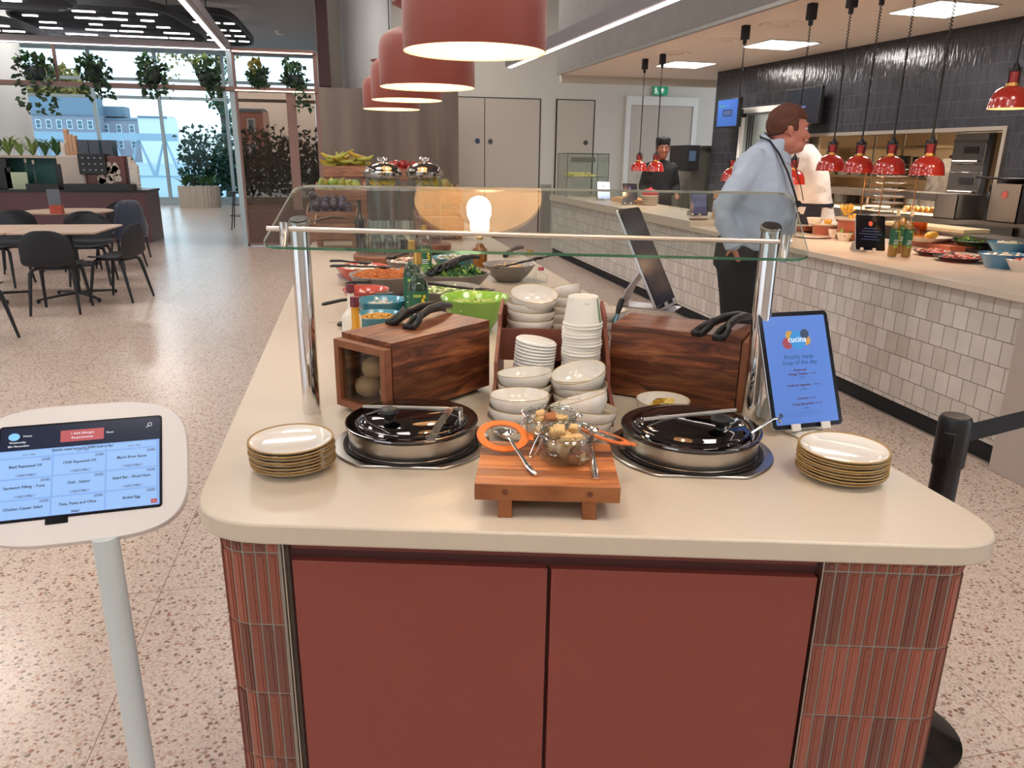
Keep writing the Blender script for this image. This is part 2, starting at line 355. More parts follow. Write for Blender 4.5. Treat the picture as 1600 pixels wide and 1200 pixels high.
# exit sign
a=PY(1021,135,YB-.06); c=PY(1044,148,YB-.06); cx=(a.x+c.x)/2; cz=(a.z+c.z)/2
e=thing('exit_sign','green running man exit sign with white arrow above the grey door','sign',(cx,YB-.04,cz))
w,h=.3,.17; b=MB(); b.box((0,0,0),(w,.04,h)); b.build('sign_panel',M('exit_green','0f8a5f',.4,emit='0f8a5f',es=.35),e)
b=MB(); yy=-.024
b.plate([(.02,-.045),(.045,-.045),(.045,.0),(.075,.0),(.032,.055),(-.01,.0),(.02,.0)],'y',yy,-.02)   # arrow
b.plate([(p[0]+.0,p[1]) for p in [(-.13,-.06),(-.055,-.06),(-.055,-.05),(-.12,-.05)]],'y',yy,-.02)
b.plate([(-.105+.014*math.cos(t*PI/5),.045+.014*math.sin(t*PI/5)) for t in range(10)],'y',yy,-.02)
b.plate([(-.12,.03),(-.09,.035),(-.08,.0),(-.055,-.045),(-.067,-.05),(-.09,-.015),(-.115,-.05),(-.13,-.045),(-.108,.0),(-.112,.018),(-.13,.0),(-.138,.008)],'y',yy,-.02)
b.build('sign_symbols',M('sign_white','f2f2ee',.5,emit='f2f2ee',es=.4),e)
# --- round columns
def column(x,y,r,lab,m):
    b=MB(); b.cyl((x,y,0),(x,y,4.6),r,n=48); o=b.build('column',m); tag(o,lab,'column'); return o
column(.36,14.2,.44,'thick round grey column rising behind the steel panel and pendants',m_col)
column(-6.75-.55,18.2,.75,'thick round white column behind the coffee station by the windows',M('column_white','cfd4d4',.6))
# --- window wall
YW=25.5
m_wglass=glass('window_glass','e8f4f8',1.3,fac=.6)
mx_=[-12.9,-11.05,-9.2,-7.35,-5.55,-3.66,-1.8,.1]
for k in range(len(mx_)-1):
    e=bpy.data.objects.new('window_%d'%(k+1),None); COL.objects.link(e); struct(e); e.location=((mx_[k]+mx_[k+1])/2,YW,0); w=mx_[k+1]-mx_[k]
    b=MB()
    b.span((-w/2-.045,-.08,.12),(-w/2+.045,.04,4.58))
    for z in (.19,3.12,3.62,4.42): b.span((-w/2+.046,-.05,z-.045),(w/2-.046,.03,z+.045))
    b.build('window_frame',m_winframe,e,bevel=.008)
    b=MB(); b.span((-w/2+.04,-.012,.2),(w/2-.04,-.004,4.4)); b.build('window_pane',m_wglass,e)
b=MB(); b.span((-13,YW-.12,0),(.2,YW+.1,.14)); struct(b.build('baseboard_window',m_winframe))
b=MB(); b.span((.1,YW-.1,0),(.3,YW+.1,4.6)); b.span((-.5,YB+.25,0),(-.3,YW,4.6)); struct(b.build('wall_corridor',m_wall))
# --- outside: street, terraces, hedge, tree
m_pave=M('paving','9fb0b6',.8)
b=MB(); b.span((-90,27,-.3),(40,230,-.1)); tag(b.build('street_paving',m_pave),'pale blue grey paving outside the windows','paving',kind='structure')
m_brick=tiles('far_brick','XZ',.6,.2,'8b8a94','9a96a0','a7adb5',.5); m_brick2=tiles('far_red_brick','XZ',.6,.2,'b56a5a','c27a68','a98',.5) if 0 else tiles('far_red_brick','XZ',.6,.2,'b5695a','c27a68','aa9988',.5)
m_slate=M('slate_roof','6f7f8c',.7); m_wwin=M('far_window','dfe9ee',.3)
def terrace(x0,x1,y,z1,cols,lab,m,roof=1.6,nm='terraced_house'):
    e=thing(nm,lab,'building',((x0+x1)/2,y,-.1)); w=x1-x0
    b=MB(); b.span((-w/2,0,0),(w/2,8,z1)); b.build('wall',m,e)
    b=MB(); b.plate([(0,z1),(8,z1),(6,z1+roof),(2,z1+roof)],'x',-w/2,w/2); b.span((-w/2,-.2,z1-.25),(w/2,0,z1+.05)); b.build('roof',m_slate,e)
    n=int(w/cols)
    for r in range(3):
        for k in range(n):
            x=-w/2+(k+.5)*w/n; z=z1-1.9-r*3.1
            if z<1: continue
            f=MB(); f.span((x-.5,-.12,z-.85),(x+.5,-.02,z+.85)); fo=f.build('window',m_wwin,e)
            g=MB(); g.span((x-.36,-.15,z-.7),(x+.36,-.11,z-.04)); g.span((x-.36,-.15,z+.04),(x+.36,-.11,z+.7)); g.build('pane',M('far_pane','5f7480',.2),fo)
    return e
def PT(a,c,row,y,rr=1.6,cols=1.76,lab='',m=m_brick,nm='terraced_house'):
    return terrace(PY(a,200,y).x,PY(c,200,y).x,y,PY((a+c)/2,row,y).z+.1,cols,lab,m,rr,nm)
PT(20,150,178,170,3.6,1.8,'grey brick terrace with a slate roof seen through the left windows')
PT(156,216,186,176,.4,1.9,'lower grey brick terrace with a rooftop box beyond the middle windows')
a_=PY(166,184,180); c_=PY(200,168,180); b=MB(); b.span((a_.x,177,PY(180,186,178).z+.45),(c_.x,181,c_.z)); tag(b.build('rooftop_box',m_slate),'slate clad dormer box on the roof of the lower brick terrace','roof box')
PT(217,263,182,150,.1,30,'plain white rendered block between the brick terraces outside',M('render_white','e4e8ea',.8),'rendered_block')
PT(374,412,172,110,.3,2.2,'red brick building seen past the tree behind the bronze divider',m_brick2,'brick_building')
e=thing('footbridge','pale blue steel footbridge girder crossing outside the left windows','bridge',(PY(150,210,60).x,60,-.1))
w=PY(275,210,60).x-PY(20,210,60).x; z1=PY(150,207,60).z+.1
b=MB(); b.span((-w/2,0,z1-.5),(w/2,.6,z1)); b.span((-w/2,0,z1-3.2),(w/2,.6,z1-2.9)); 
for k in range(6):
    x0=-w/2+k*w/6; b.tube([(x0,.3,z1-3),(x0+w/12,.3,z1-.3),(x0+w/6,.3,z1-3)],.14,6)
b.build('girder',M('bridge_blue','9fb4c2',.6),e)
b=MB(); b.span((-w/2,.1,-.1),(w/2,.5,z1-3.2)); b.build('abutment',M('bridge_blue'),e)
m_leaf=[M('leaf_dark','35523a',.6,var=.25,vscale=30),M('leaf_mid','3f6a3c',.55,var=.25,vscale=30),M('leaf_pale','7f9a58',.5,var=.25,vscale=30),M('leaf_autumn','a08a4a',.6,var=.25)]
def leaves(b,c,rad,n,L,rng,flat=.5,mi=0,up=0.):
    for _ in range(n):
        while 1:
            p=Vector((rng.uniform(-1,1),rng.uniform(-1,1),rng.uniform(-1,1)))
            if p.length<1: break
        p=Vector((p.x*rad[0],p.y*rad[1],p.z*rad[2]))+Vector(c)
        d=Vector((rng.gauss(0,1),rng.gauss(0,1),rng.gauss(0,1)+up)).normalized(); u=d.orthogonal().normalized(); u=(Matrix.Rotation(rng.uniform(0,6.28),3,d)@u)
        l=L*rng.uniform(.6,1.3); w=l*flat/2; n_=d.cross(u)*l*.06
        b.add([p,p+d*l*.35+u*w+n_,p+d*l,p+d*l*.35-u*w+n_,p+d*l*.5-n_],[[0,1,4],[1,2,4],[2,3,4],[3,0,4]],mi)
rng=random.Random(3)
b=MB()
for k in range(26): leaves(b,(-5.6+k*.42,29.2+rng.uniform(-.2,.2),1.35),(.4,.5,1.25),190,.2,rng,.6)
for k in range(26): leaves(b,(-5.6+k*.42,29.5,.9),(.4,.3,.9),120,.22,rng,.7)
tag(b.build('hedge',m_leaf[0],smooth=False),'clipped dark green hedge outside behind the divider glass','hedge')
e=thing('street_tree','slender ivy covered tree standing outside beside the third window','tree',(-4.6,31,-.1))
b=MB(); b.tube([(0,0,0),(.1,0,2),(-.05,0,4),(.1,0,6.5)],[.16,.14,.11,.06],8); b.tube([(0,0,3),(-.8,0,4.6),(-1.6,0,6)],[.07,.05,.03],6); b.build('trunk',M('bark','5a5148',.9,var=.3),e)
b=MB()
for k in range(12): leaves(b,(rng.uniform(-.25,.25),0,1.5+k*.42),(.35,.3,.4),80,.16,rng,.7)
for k in range(16): leaves(b,(rng.uniform(-2,.9),rng.uniform(-.5,.5),4.2+rng.uniform(0,2.4)),(.7,.5,.45),60,.17,rng,.7,1)
b.build('foliage',[m_leaf[1],m_leaf[3]],e,smooth=False)
e=thing('autumn_tree','yellowing tree rising behind the grey brick terrace outside','tree',(PY(85,200,190).x,190,-.1))
b=MB(); b.tube([(0,0,0),(0,0,13)],[.6,.4],8); b.build('trunk',M('bark'),e)
b=MB()
for k in range(14): leaves(b,(rng.uniform(-9,9),rng.uniform(-1,1),13+rng.uniform(-1,5)),(3.5,2,2.6),150,1.5,rng,.8)
b.build('foliage',m_leaf[3],e,smooth=False)
# --- bronze divider and pergola frame
YD=13.6
m_frame=M('warm_grey_frame','8c6e66',.45,.2); m_bronze=glass('bronze_glass','cbb1a2',1.5,fac=1.0); m_brown=M('brown_panel','5f4743',.3)
xl=PY(372,200,YD).x; xr=-.5
e=thing('glazed_divider','tall bronze glass divider with brown panel foot beside the walkway','divider',((xl+xr)/2,YD,0)); w=xr-xl
b=MB(); 
for x in (-w/2,w/2): b.span((x-.035,-.04,0),(x+.035,.04,3.12))
b.span((-w/2,-.04,.02),(w/2,.04,.06)); b.build('frame',m_frame,e,bevel=.004)
b=MB(); b.span((-w/2+.04,-.02,.05),(w/2-.04,.02,.62)); b.build('foot_panel',m_brown,e)
b=MB(); b.span((-w/2+.04,-.006,.62),(w/2-.04,.006,2.5)); b.build('glass_panel',m_bronze,e)
b=MB(); b.span((.15,-.03,.62),(.3,.03,2.5)); b.build('mullion',m_frame,e)
b=MB(); b.span((-w/2,-.16,2.5),(w/2,.16,2.56)); b.build('shelf',m_frame,e)
b=MB(); b.span((-w/2+.03,-.17,2.498),(w/2-.03,-.13,2.51)); b.build('light_strip',M('strip_warm','ffffff',.5,emit='ffd8c0',es=6),e)
b=MB(); b.span((-w/2,-.16,3.08),(w/2,.16,3.14)); b.build('top_beam',m_frame,e)
b=MB(); b.span((-w/2+.03,-.17,3.078),(w/2-.03,-.13,3.09)); b.build('light_strip',M('strip_warm'),e)
e=thing('pergola_frame','long overhead frame with lit top beam and plant rail across the windows','frame',(xl,YD,0))
b=MB(); b.span((-9,-.14,3.1),(0,.02,3.2)); b.build('top_beam',M('frame_grey','7c7679',.5),e)
b=MB(); b.span((-9,-.15,3.095),(0,-.11,3.105)); b.build('light_strip',M('strip_cool','ffffff',.5,emit='fff2f0',es=7),e)
b=MB(); b.span((-9,-.14,2.5),(0,.14,2.56)); b.build('plant_rail',m_frame,e)
b=MB(); b.prism([(-.12,-.1),(0,-.1),(.6,-12.6),(.36,-12.6)][::-1],3.1,3.22); b.build('side_beam',M('frame_grey'),e)
b=MB(); b.prism([(-.1,-.2),(-.05,-.2),(.47,-12.6),(.40,-12.6)][::-1],3.09,3.1); b.build('light_strip',M('strip_cool'),e)
b=MB(); b.span((-.08,-.05,0),(0,.05,3.1)); b.build('post',m_winframe,e)
b=MB(); b.span((-2.62,-.02,2.56),(-2.58,.02,3.1)); b.build('post',m_frame,e)
# steel panel and dark fin
b=MB(); b.span((-.47,YD-.03,0),(1.86,YD+.03,2.6))
s=NT('satin_panel'); nz=s.n('TexNoise'); nz.inputs['Scale'].default_value=1; nz.inputs['Detail'].default_value=4; s.l(s.coord((3,3,.25)),nz.inputs['Vector'])
s.l(s.ramp(nz.outputs[0],[(.3,'6a605a'),(.7,'8c8078')]),s.b.inputs['Base Color']); s.set(Roughness=.38,Metallic=.85)
tag(b.build('steel_partition',s.m,bevel=.004),'wide satin steel panel standing behind the fruit crates','panel')
b=MB(); b.span((-.45,YD-.02,2.62),(-.27,YD+.35,3.95)); tag(b.build('dark_fin',M('dark_red_fin','3a1d1f',.5)),'dark red vertical fin above the left end of the steel panel','fin')
q=PZ(437,50,4.58); b=MB(); b.cyl((q.x,q.y,4.52),(q.x,q.y,4.6),.09,.13,n=20); tag(b.build('smoke_detector',m_white),'white smoke detector on the pale ceiling above the divider','detector')
# --- slatted ceiling rafts, upper left
m_raft=M('raft_dark','3a3d45',.6); m_slot=M('slot_light','ffffff',.5,emit='fff6f4',es=7)
def raft(name,lab,pts,z,slots):
    c=sum((Vector(p) for p in pts),Vector((0,0)))/len(pts); e=thing(name,lab,'ceiling raft',(c.x,c.y,z))
    # rounded outline
    P=[Vector(p)-c for p in pts]; out=[]
    n=len(P)
    for i in range(n):
        a,b_,d=P[i-1],P[i],P[(i+1)%n]; r=.28
        p0=b_+(a-b_)*r; p1=b_+(d-b_)*r
        for k in range(7):
            t=k/6; out.append(((1-t)**2*p0.x+2*t*(1-t)*b_.x+t*t*p1.x,(1-t)**2*p0.y+2*t*(1-t)*b_.y+t*t*p1.y))
    b=MB(); m=len(out); inn=[(x*.97,y*.97) for x,y in out]
    vs=[(x,y,0) for x,y in out]+[(x,y,.12) for x,y in out]+[(x,y,.12) for x,y in inn]+[(x,y,0) for x,y in inn]
    b.add(vs,[[k*m+i,k*m+(i+1)%m,((k+1)%4)*m+(i+1)%m,((k+1)%4)*m+i] for k in range(4) for i in range(m)]); b.build('rim',m_raft,e)
    # louvre blades clipped to outline
    b=MB(); ys=[p[1] for p in out]; y=min(ys)+.1
    def spanx(y):
        xs=[]
        for i in range(m):
            (x0,y0),(x1,y1)=out[i],out[(i+1)%m]
            if (y0<=y)!=(y1<=y): xs.append(x0+(x1-x0)*(y-y0)/(y1-y0))
        return (min(xs),max(xs)) if len(xs)>=2 else None
    while y<max(ys)-.05:
        q=spanx(y)
        if q: b.span((q[0]+.02,y-.012,.01),(q[1]-.02,y+.012,.1))
        y+=.16
    b.build('louvres',m_raft,e,smooth=False)
    for (fy,f0,f1) in slots:
        y=min(ys)+(max(ys)-min(ys))*fy; q=spanx(y)
        if not q: continue
        x0=q[0]+(q[1]-q[0])*f0; x1=q[0]+(q[1]-q[0])*f1
        b=MB(); b.span((x0,y-.025,-.01),(x1,y+.025,.01)); b.build('light_slot',m_slot,e)
    b=MB()
    for fx in (-.5,.5):
        for fy in (-.5,.5): 
            xx=(max(p[0] for p in out))*fx; yy=max(ys)*fy; b.cyl((xx,yy,.1),(xx,yy,4.6-z),.012,n=6)
    b.build('hanger',m_raft,e)
    return e
rr=random.Random(11)
def rpts(z,px): return [tuple(PZ(a,b_,z)[:2]) for a,b_ in px]
sl=[(fy,f,f+rr.uniform(.07,.2)) for fy in (.15,.3,.45,.6,.75,.9) for f in (rr.uniform(.03,.12),rr.uniform(.28,.4),rr.uniform(.5,.62),rr.uniform(.72,.82))]
raft('ceiling_raft','wide dark slatted ceiling raft with short light slots above the windows',rpts(3.75,[(70,52),(300,74),(330,62),(250,12),(60,4),(0,20)]),3.75,sl)
raft('ceiling_raft','rounded dark slatted ceiling raft nearest the grey post, upper left',rpts(4.1,[(230,64),(405,75),(362,25),(290,18),(200,20)]),4.1,[(fy,f,f+.1) for fy in (.25,.45,.62,.8) for f in (.55,.72,.86)])
raft('ceiling_raft','dark slatted ceiling raft with a curved edge in the top left corner',rpts(3.55,[(-260,40),(60,63),(88,66),(20,38),(-200,10)]),3.55,[(fy,f,f+.12) for fy in (.2,.4,.6,.8) for f in (.5,.7,.84)])
raft('ceiling_raft','close dark ceiling raft with a pale lip cropped by the top edge',rpts(3.5,[(-500,-60),(-60,12),(95,20),(128,12),(60,-22),(-300,-120)]),3.5,[(fy,f,f+.1) for fy in (.3,.55,.8) for f in (.45,.62)])
b=MB()
for k,(px) in enumerate((168,182)):
    a=PZ(px,2,4.2); b.cyl((a.x,a.y,3.2),(a.x,a.y,4.6),.05,n=8)
# --- long linear light beside the bulkhead
a=PZ(800,105,2.62); c=PZ(1058,0,2.62); d=(c-a).normalized(); n_=Vector((d.y,-d.x,0)); c2=a+d*12.5
e=thing('linear_light','long linear light with grey housing running beside the grey bulkhead','light',a)
b=MB(); r=c2-a
b.prism([(0,0),(r.x,r.y),(r.x+n_.x*.09,r.y+n_.y*.09),(n_.x*.09,n_.y*.09)],.0,.12); b.build('housing',M('frame_grey'),e)
b=MB(); b.prism([(n_.x*.01,n_.y*.01),(r.x+n_.x*.01,r.y+n_.y*.01),(r.x+n_.x*.05,r.y+n_.y*.05),(n_.x*.05,n_.y*.05)],-.012,0); b.build('light_strip',M('strip_long','ffffff',.5,emit='fff0ea',es=9),e)
b=MB()
for f in (.05,.3,.55,.8):
    p=r*f; b.cyl((p.x,p.y,.1),(p.x,p.y,4.59-2.62),.004,n=6)
b.build('suspension_wire',m_black,e)
for (x,y) in HALL_FILL:  # glowing panels added to house the hall fill lights
    e=thing('hall_fill_panel','square fill light panel added high above the hall floor','ceiling light',(x,y,4.578),0,'square fill light panels added under the hall ceiling')
    bb=MB(); bb.span((-.62,-.62,-.05),(.62,.62,0)); bb.build('housing',m_white,e)
    bb=MB(); bb.span((-.58,-.58,-.056),(.58,.58,-.05)); bb.build('diffuser',M('panel_glow','ffffff',.5,emit='fff8f2',es=9),e)
# --- LED panels, vents in servery soffit
for (cx,cy,lab) in ((4.52,7.83,'middle square LED panel set in the servery ceiling'),(4.3,9.72,'farthest square LED panel set in the servery ceiling'),(4.72,5.75,'nearest square LED panel set in the servery ceiling'),(4.9,3.4,'square LED panel in the servery ceiling just beyond the frame')):
    if cy<4: continue
    e=thing('led_panel',lab,'ceiling light',(cx,cy,2.7),.07,'LED panels in the servery ceiling')
    b=MB(); b.span((-.3,-.28,-.012),(.3,.28,0)); b.build('frame',m_white,e)
    b=MB(); b.span((-.28,-.26,-.016),(.28,.26,-.012)); b.build('diffuser',M('panel_glow','ffffff',.5,emit='fff8f2',es=9),e)
    lamp('AREA','panel_light',(cx,cy,2.66),(0,0,.07),38,(1,.93,.86),shape='SQUARE',size=.55)
for (px,py,lab) in ((1222,37,'round ceiling air diffuser between the middle and near LED panels'),(1128,63,'round ceiling air diffuser before the middle LED panel'),(1053,83,'round ceiling air diffuser near the farthest LED panel')):
    q=PZ(px,py,2.7); e=thing('ceiling_diffuser',lab,'vent',(q.x,q.y,2.7),0,'round ceiling diffusers')
    b=MB(); b.lathe([(0,-.03),(.05,-.03),(.06,-.015),(.1,-.02),(.11,-.008),(.19,-.012),(.2,0)],24); b.build('diffuser_cone',m_kceil,e)
# ================================================================== ISLAND
A_I=math.atan(-.253); U=Vector((math.cos(A_I),math.sin(A_I),0)); V=Vector((-U.y,U.x,0))
def depth(p): return cf.x*p.x+cf.y*p.y+cf.z*(p.z-EYE)
def WR(px,p): return px/F*depth(p)          # size in metres of px pixels at p
ZT=.9
def roundpoly(pts,rs,n=8):
    out=[]
    for i,p in enumerate(pts):
        a,b_,d=Vector(pts[i-1]),Vector(p),Vector(pts[(i+1)%len(pts)]); r=rs[i]
        if r<=0: out.append(tuple(b_)); continue
        p0=b_+(a-b_).normalized()*r; p1=b_+(d-b_).normalized()*r
        for k in range(n+1):
            t=k/n; q=p0*(1-t)**2+b_*2*t*(1-t)+p1*t*t; out.append((q.x,q.y))
    return out
b=MB(); b.prism(roundpoly([(-.305,7.6),(-.305,1.153+.253*.305),(1.068,1.153-.253*1.068),(1.068,7.6)],[.05,.13,.15,.05]),.862,.9)
tag(b.build('worktop',m_counter,bevel=.004),'long cream stone worktop of the island with rounded front corners','worktop')
e=thing('island_cabinet','terracotta cabinet base of the island with finger tiled corners','cabinet',(0,0,0))
fy=lambda x,a=1.17:a-.253*x
b=MB(); b.prism([(-.245,7.5),(-.245,fy(-.245)+.05),(-.20,fy(-.2)+.02),(.95,fy(.95)+.02),(.995,fy(.995)+.05),(.995,7.5)],0,.862); b.build('carcass',M('grout_brown','978d82',.8),e)
# tile columns around the two front corners
def tilecol(path,name):
    bt=MB(); L=[0]
    for i in range(1,len(path)): L.append(L[-1]+(Vector(path[i])-Vector(path[i-1])).length)
    r=random.Random(5); d=.0105
    while d<L[-1]-.008:
        i=max(k for k in range(len(L)-1) if L[k]<=d); t=(d-L[i])/(L[i+1]-L[i]); p=Vector(path[i]).lerp(Vector(path[i+1]),t); q=(Vector(path[i+1])-Vector(path[i])).normalized()
        ang=math.atan2(q.y,q.x)
        zz=[.860,.840,.695,.548,.401,.254,.107,.0]
        for k in range(len(zz)-1):
            z1,z0=zz[k]-.0023,zz[k+1]+.0023; bt.m=r.choice([0,0,1,2])
            bt.box((p.x,p.y,(z0+z1)/2),(.0166,.012,z1-z0),ang)
            n2=Vector((q.y,-q.x)); bt.box((p.x+n2.x*.006,p.y+n2.y*.006,(z0+z1)/2),(.007,.003,z1-z0-.006),ang)
        d+=.0211
    bt.build(name,[M('tile_terracotta','834535',.35,coat=.3),M('tile_terracotta_dark','6c3b2f',.35,coat=.3),M('tile_terracotta_pale','93503e',.35,coat=.3)],e,smooth=False)
pl=roundpoly([(-.256,2.6),(-.256,fy(-.256)),(-.151,fy(-.151))],[0,.05,0],6)
tilecol([p for p in pl][::1],'tile_cladding')
gp_=None
pr=roundpoly([(.749,fy(.749)),(.99,fy(.99)),(.99,2.4)],[0,.05,0],6)
tilecol(pr,'tile_cladding')
for path in (pl,pr):
    b=MB(); pv=[Vector(p) for p in path]; off=[]
    for i_,p in enumerate(pv):
        t_=(pv[min(i_+1,len(pv)-1)]-pv[max(i_-1,0)]).normalized(); n_=Vector((-t_.y,t_.x)); off.append((p-n_*.0035,p+n_*.012))
    for i_ in range(len(off)-1): b.prism([tuple(off[i_][0]),tuple(off[i_+1][0]),tuple(off[i_+1][1]),tuple(off[i_][1])],0,.861)
    b.build('grout',M('grout_brown'),e,smooth=False)
m_redd=M('terracotta_channel','6b2c28',.4)
for (x0,x1) in ((-.134,.2975),(.3045,.742)):
    b=MB(); c0=(x0+x1)/2
    b.prism([(x0,fy(x0)-.003),(x1,fy(x1)-.003),(x1,fy(x1)+.018),(x0,fy(x0)+.018)],.1,.826); b.build('door',m_red,e,bevel=.0012)
b=MB(); x0,x1=-.134,.742; b.prism([(x0,fy(x0)+.03),(x1,fy(x1)+.03),(x1,fy(x1)+.04),(x0,fy(x0)+.04)],.78,.862); b.prism([(x0,fy(x0)+.004),(x1,fy(x1)+.004),(x1,fy(x1)+.04),(x0,fy(x0)+.04)],.846,.861); b.build('handle_channel',m_redd,e)
for x in (-.1475,.7465):
    b=MB(); b.prism([(x-.0012,fy(x)-.006),(x+.0012,fy(x)-.006),(x+.0012,fy(x)+.03),(x-.0012,fy(x)+.03)],0,.861); b.build('edge_trim',m_steel,e)
b=MB(); b.prism([(-.14,fy(-.14)+.012),(.745,fy(.745)+.012),(.745,fy(.745)+.03),(-.14,fy(-.14)+.03)],0,.862); b.build('shadow_gap',M('channel_shadow','47201f',.6),e)
# ---------------- sneeze guard: shallow tilted pane on two posts
def plane3(px,py,A_,B_,C_):
    n=(B_-A_).cross(C_-A_); r=ray(px,py); E_=Vector((0,0,EYE)); t=(A_-E_).dot(n)/r.dot(n); return E_+r*t
gBL=PY(407,389,1.58); gTL=PY(462,292,1.945); gBR=PY(1266,409,1.58-.253*1.09)
gTR=plane3(1237,304,gBL,gBR,gTL)
e=thing('sneeze_guard','tilted clear glass sneeze guard on two chrome posts above the soup kettles','sneeze guard',(gBL.x,gBL.y,ZT))
O=Vector((gBL.x,gBL.y,ZT)); ex_=(gBR-gBL).normalized(); nn=ex_.cross(gTL-gBL).normalized(); ey_=nn.cross(ex_)
for (px,py) in ((-.122,1.78),(.922,1.551)):
    lx,ly=px-O.x,py-O.y; b=MB(); b.cyl((lx,ly,0),(lx,ly,.462),.0215,n=32); hz_=Vector((-ex_.y,ex_.x,0)).normalized()
    for i_,v_ in enumerate(b.v):
        if v_.z>.2: b.v[i_]=v_+Vector((0,0,.30*((v_.x-lx)*hz_.x+(v_.y-ly)*hz_.y)))
    p=b.build('post',m_chrome,e)
    Mc=Matrix(((ex_.x,ey_.x,nn.x,lx),(ex_.y,ey_.y,nn.y,ly),(ex_.z,ey_.z,nn.z,.462),(0,0,0,1)))
    b=MB(); b.T=Mc; b.lathe([(.0222,-.012),(.0236,-.010),(.0236,-.002),(.0222,.0)],32); b.build('collar',m_steel,p)
    b=MB(); b.T=Mc; b.lathe([(0,.0035),(.020,.003),(.0205,0),(0,.0)],32); b.build('cap',M('post_cap','2b1a18',.3),p)
def to2(p): d_=p-gBL; return (d_.dot(ex_),d_.dot(ey_))
out=roundpoly([to2(gBL),to2(gBR),to2(gTR),to2(gTL)],[.04,.04,.05,.05],8); n=len(out); t=.006
Mp=Matrix(((ex_.x,ey_.x,nn.x,0),(ex_.y,ey_.y,nn.y,0),(ex_.z,ey_.z,nn.z,gBL.z-ZT),(0,0,0,1)))
b=MB(); b.T=Mp; vs=[(x,y,0) for x,y in out]+[(x,y,t) for x,y in out]
b.add(vs,[list(range(n))[::-1],list(range(n,2*n))],0); fr_=[i for i in range(n) if out[i][1]<.03 and out[(i+1)%n][1]<.03]; b.add(vs,[[i,(i+1)%n,(i+1)%n+n,i+n] for i in fr_],1); b.add(vs,[[i,(i+1)%n,(i+1)%n+n,i+n] for i in range(n) if i not in fr_],2)
s=NT('glass_edge_green'); s.set(Base_Color=lin('3f7a5c'),Roughness=.15,Transmission_Weight=.35); m_gedge=s.m
b.build('glass_pane',[glass('pane_glass','f6faf8',1.5,fac=1.0),m_gedge,M('glass_edge_pale','c8cfc6',.2,trans=.6)],e,smooth=False)
w=(gBR-gBL).length
ra=Mp.inverted()@(PY(417,357,1.58+.03)-O); rb2=Mp.inverted()@(PY(1237,378,1.58-.253*1.09+.03)-O)
b=MB(); b.T=Mp; b.cyl(ra,rb2,.0050,n=12); b.build('rail',M('rail_satin','e0d3c8',.3,.8),e)
for f in (.035,.987):
    q=ra.lerp(rb2,f); q0=Vector((q.x+(.004 if f<.5 else -.004),.004,-.002)); b=MB(); b.T=Mp; b.tube([q+Vector((0,.004,.008)),q+Vector((0,0,.012)),q+(q0-q)*.15,q+(q0-q)*.6,q0],[.006,.010,.0095,.008,.006],14); b.build('clamp',m_steel,e)
# ---------------- plates
def plate_mb(r):
    b=MB(); k=r/.085
    b.lathe([(0,.002),(.045*k,.002),(.048*k,0),(.052*k,.0015),(.070*k,.006),(.083*k,.0125),(.085*k,.0145),(.0845*k,.016),(.083*k,.0163),(.080*k,.0145),(.068*k,.009),(.056*k,.0055),(0,.005)],48,mis=[0,0,0,0,0,1,1,1,1,0,0,0]); return b
def stack(proto,n,base,pitch,jit,group,labf,rz=0,tilt=None,seed=1,nm=None):
    r=random.Random(seed); L=[]
    for i in range(n):
        k=n-1-i
        loc_=(base[0]+r.uniform(-jit,jit),base[1]+r.uniform(-jit,jit),base[2]+i*pitch)
        o=dup(proto,loc_,label=labf(k,n),group=group,rot=(r.uniform(-.01,.01)+(tilt[0] if tilt else 0),r.uniform(-.01,.01)+(tilt[1] if tilt else 0),r.uniform(0,6.28)))
        if n-1==i or True: L.append(o)
    bpy.data.objects.remove(proto); return L
def ordl(k,n): return 'lowest' if k==n-1 else ORD[k]
for (px,py,n,gr,side,sd,zt) in ((455,684,8,'side plates stacked at the left front corner','left front corner',2,.963),(1318,697,9,'side plates stacked at the right front corner','right front corner',5,.963)):
    q=PZ(px,py,zt); r=WR(131 if px<800 else 136,q)/2
    pb=plate_mb(r); proto=pb.build('side_plate',[m_glaze,m_rim]); tag(proto,'x','plate')
    stack(proto,n,(q.x,q.y,ZT+.001),(.963-.9-.017)/(n-1),.0015,gr,lambda k,nn,side=side:'white side plate, %s of the stack at the %s'%(ordl(k,nn),side),seed=sd)
